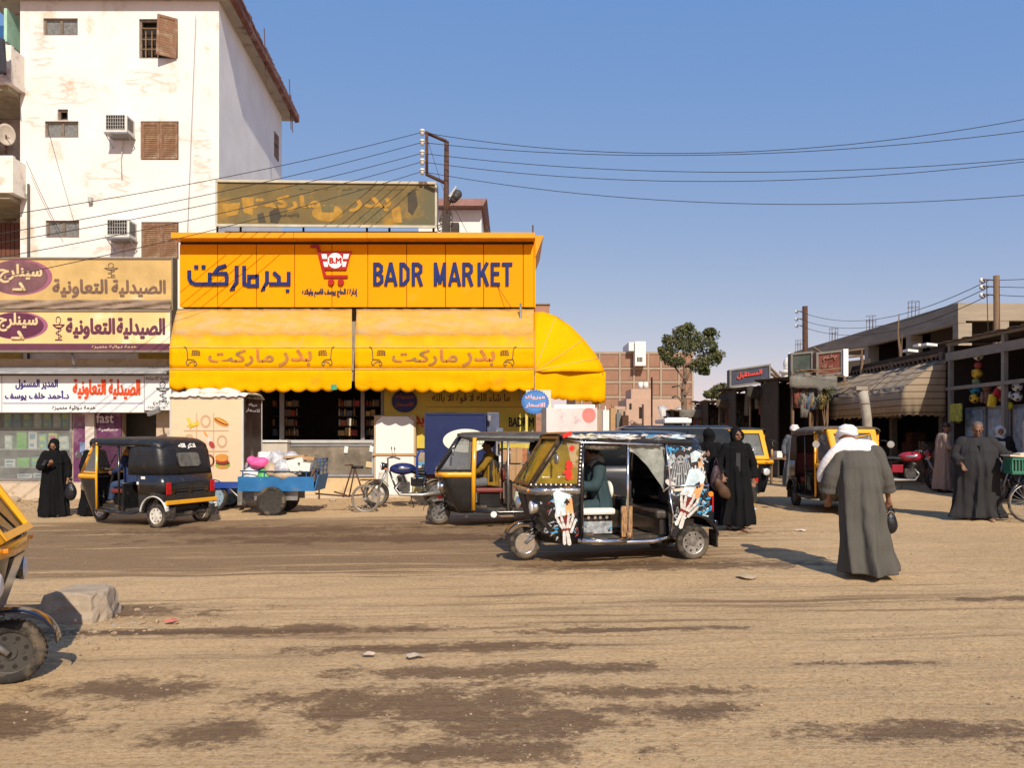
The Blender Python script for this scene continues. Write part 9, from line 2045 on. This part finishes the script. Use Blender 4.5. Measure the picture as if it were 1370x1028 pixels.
# --- drivers
def seated(zb_=.70, reach=(.36, .98), lean=.08):
 z = zb_
 return dict(pelvis=(0, 0, z+.10), chest=(0, -lean*.6, z+.42), neck=(0, -lean, z+.61), head=(0, -lean-.03, z+.735), shL=(.18, -lean*.8, z+.55), shR=(-.18, -lean*.8, z+.55), elL=(.26, -.18, z+.33), elR=(-.26, -.18, z+.33), haL=(.20, -reach[0], reach[1]), haR=(-.20, -reach[0], reach[1]), knL=(.13, -.42, z+.03), knR=(-.13, -.42, z+.03), ftL=(.13, -.50, .42), ftR=(-.13, -.46, .42), curl=.9)
def driver(base, rzv, lab, J, skin, top_m, leg_m, hair=None, tilt=0., sleeve=(.075, .07, .055), x=.08, yaw=0.):
 off = MR(rzv, 3, 'Z') @ Ve((x, 0, 0)); t, Mx = person('person', lab, (base.x+off.x, base.y+off.y, base.z), rzv+R(90), J, skin, tilt=tilt, yaw=yaw)
 V_ = lambda k: Ve(J[k]); p = V_('pelvis'); n = V_('neck'); c = V_('chest')
 def ex(mb): pass
 robe(t, [(n.z-.02, n.x, n.y, .09, .08, .01), (n.z-.07, n.x, n.y*.9, .21, .12, .02), (c.z, c.x, c.y, .20, .145, .03), (p.z, 0, 0, .20, .16, .05), (p.z-.10, 0, 0, .21, .17, .04)], top_m, 3, sleeves=[([V_('shR'), V_('elR'), V_('haR')], sleeve), ([V_('shL'), V_('elL'), V_('haL')], sleeve)], name='shirt')
 mb = MB()
 for s in 'LR': a = p+Ve((.09 if s == 'L' else -.09, 0, -.02)); mb.cap(a, V_('kn'+s), .10, .075, 12); mb.cap(V_('kn'+s), V_('ft'+s)+Ve((0, 0, .05)), .075, .06, 12)
 mb.build('trousers', leg_m, t, remesh=.013); shoes(t, J, seat_black)
 if hair: m = MB(); hc = V_('head'); m.ell(hc+Mx @ Ve((0, .030, .045)), (.090, .098, .092), 18, 12, Mx); m.v = [v+(v-hc)*.10*nn_(v*30) for v in m.v]; m.build('hair', hair, t)
 return t, Mx
bh = mat('black_hair', (.012, .010, .009))
tdr, Mx = driver(g1, RZ1, 'driver in a dark teal hooded robe bent over the handlebar of the painted rickshaw', seated(.63, lean=.10, reach=(.50, 1.0)), skin_d, mat('dark_teal_cloth', (.028, .052, .062), .85, var=.15, bump=.35, bs=20), mat('dark_teal_cloth', (.028, .052, .062)), bh, R(16), (.10, .095, .085), x=.0)
m = MB(); m.cap((-.10, -.08, 1.23), (.12, -.12, 1.24), .07, .07, 12); m.ell((0, -.06, 1.30), (.12, .12, .10)); m.v = [v+Ve((0, 0, .02*nn_(v*16))) for v in m.v]; m.build('grey_scarf', mat('dusty_grey_scarf', (.22, .22, .21), .9, bump=.5, bs=25), tdr)
tdr, Mx = driver(g2, R(186), 'young driver in a mustard sweater sitting in the plain black rickshaw', seated(lean=.02, reach=(.30, .92)), skin_d, mat('mustard_sweater', (.20, .115, .012), .9, var=.12, bump=.4, bs=30), mat('grey_trousers', (.12, .12, .13), .9), bh, 0., x=.10)
m = MB(); m.loft([[( .205*math.cos(a), -.012+.155*math.sin(a), z) for a in (R(-10+i*20) for i in range(11))] for z in (.78, .95, 1.1, 1.24)]); m.build('dark_waistcoat', mat('dark_waistcoat', (.03, .028, .026), .9), tdr, solid=.012)
tdr, Mx = driver(g5, R(-95), 'driver in a dark red shirt sitting inside the dusty rickshaw', seated(), skin_d, mat('dark_red_shirt', (.13, .02, .02), .9), mat('grey_trousers', (.12, .12, .13)), bh, x=.10)
tdr, Mx = driver(g3, R(180-23), 'driver in a dark blue jacket sitting inside the left rickshaw', seated(), skin_d, mat('navy_jacket', (.02, .035, .10), .8, var=.2, bump=.4), mat('denim_trousers', (.04, .07, .15), .9), bh, x=.10)

# ================================================================ SMALL THINGS ON WALLS AND GROUND
def small_bits():
 for i, (px, py, w, h, lab) in enumerate(((121, 268, 5, 8, 'small grey junction box on the white wall left of the lower air conditioner'), (262, 330, 6, 9, 'grey meter box on the white wall beside the yellow sign'))):
  m = MB(); c = P(px, py, YB-.06); m.ob(c, (w/F*YB, .12, h/F*YB)); tag(m.build('meter_box', mat('ac_grille', (1, 1, 1)), bevel=.01), lab, 'box')
 for i, (a, lab) in enumerate((((166, 184, 163, 240), 'drain hose hanging below the upper air conditioner'), ((168, 322, 165, 344), 'short drain hose below the lower air conditioner'))):
  m = MB(); m.tube([P(a[0], a[1], YB-.08), P(a[0]-4, (a[1]+a[3])/2, YB-.05), P(a[2], a[3], YB-.04)], .012, 5); tag(m.build('drain_hose', mat('pale_hose', (.5, .45, .38), .7)), lab, 'hose')
 # rubble and stones along the shop step
 rr = random.Random(77)
 for i, (px, D, s, lab) in enumerate(((20, 20.2, .16, 'tan stone lying by the pharmacy step at far left'), (48, 20.0, .12, 'smaller stone beside the woman with the phone'), (110, 19.6, .10, 'broken brick end near the purple poster'), (445, 18.9, .09, 'stone under the tricycle frame'), (150, 7.6, .05, 'fist-sized lump beside the concrete block'))):
  q = at(px, D); m = MB(); m.ell((0, 0, s*.4), (s, s*.8, s*.55), 9, 6); m.v = [v*(1+.25*nn_(v*9+Ve((i, 0, 0)))) for v in m.v]; m.sm = [False]*len(m.f)
  tag(m.build('stone', mat('dusty_concrete', (1, 1, 1)), loc=q), lab, 'stone')
 # goods standing on the step of the market
 for i, (px, w, h, c, lab) in enumerate(((352, .30, .42, (.45, .10, .06), 'red drinks crate on the step beside the food cart'), (512, .22, .55, (.50, .48, .42), 'pale jerrycan between the counter and the white cabinet'), (563, .26, .5, (.10, .25, .4), 'blue water bottle pack behind the blue rail'), (560, .3, .3, (.55, .45, .12), 'yellow carton under the blue bottle pack'))):
  D = 19.95; q = at(px, D, .1+(.30 if i == 2 else 0)); t = T('step_goods', lab, 'goods', q); m = MB(); m.b(-w/2, w/2, 0, .22, 0, h); m.build('case', mat('step_goods_%d' % i, c, .5, var=.2, vs=8), t, bevel=.02)
  m = MB(); m.b(-w*.35, w*.35, -.006, -.001, h*.4, h*.8); m.build('case_print', mat('goods_7', (1, 1, 1)), t)
small_bits()
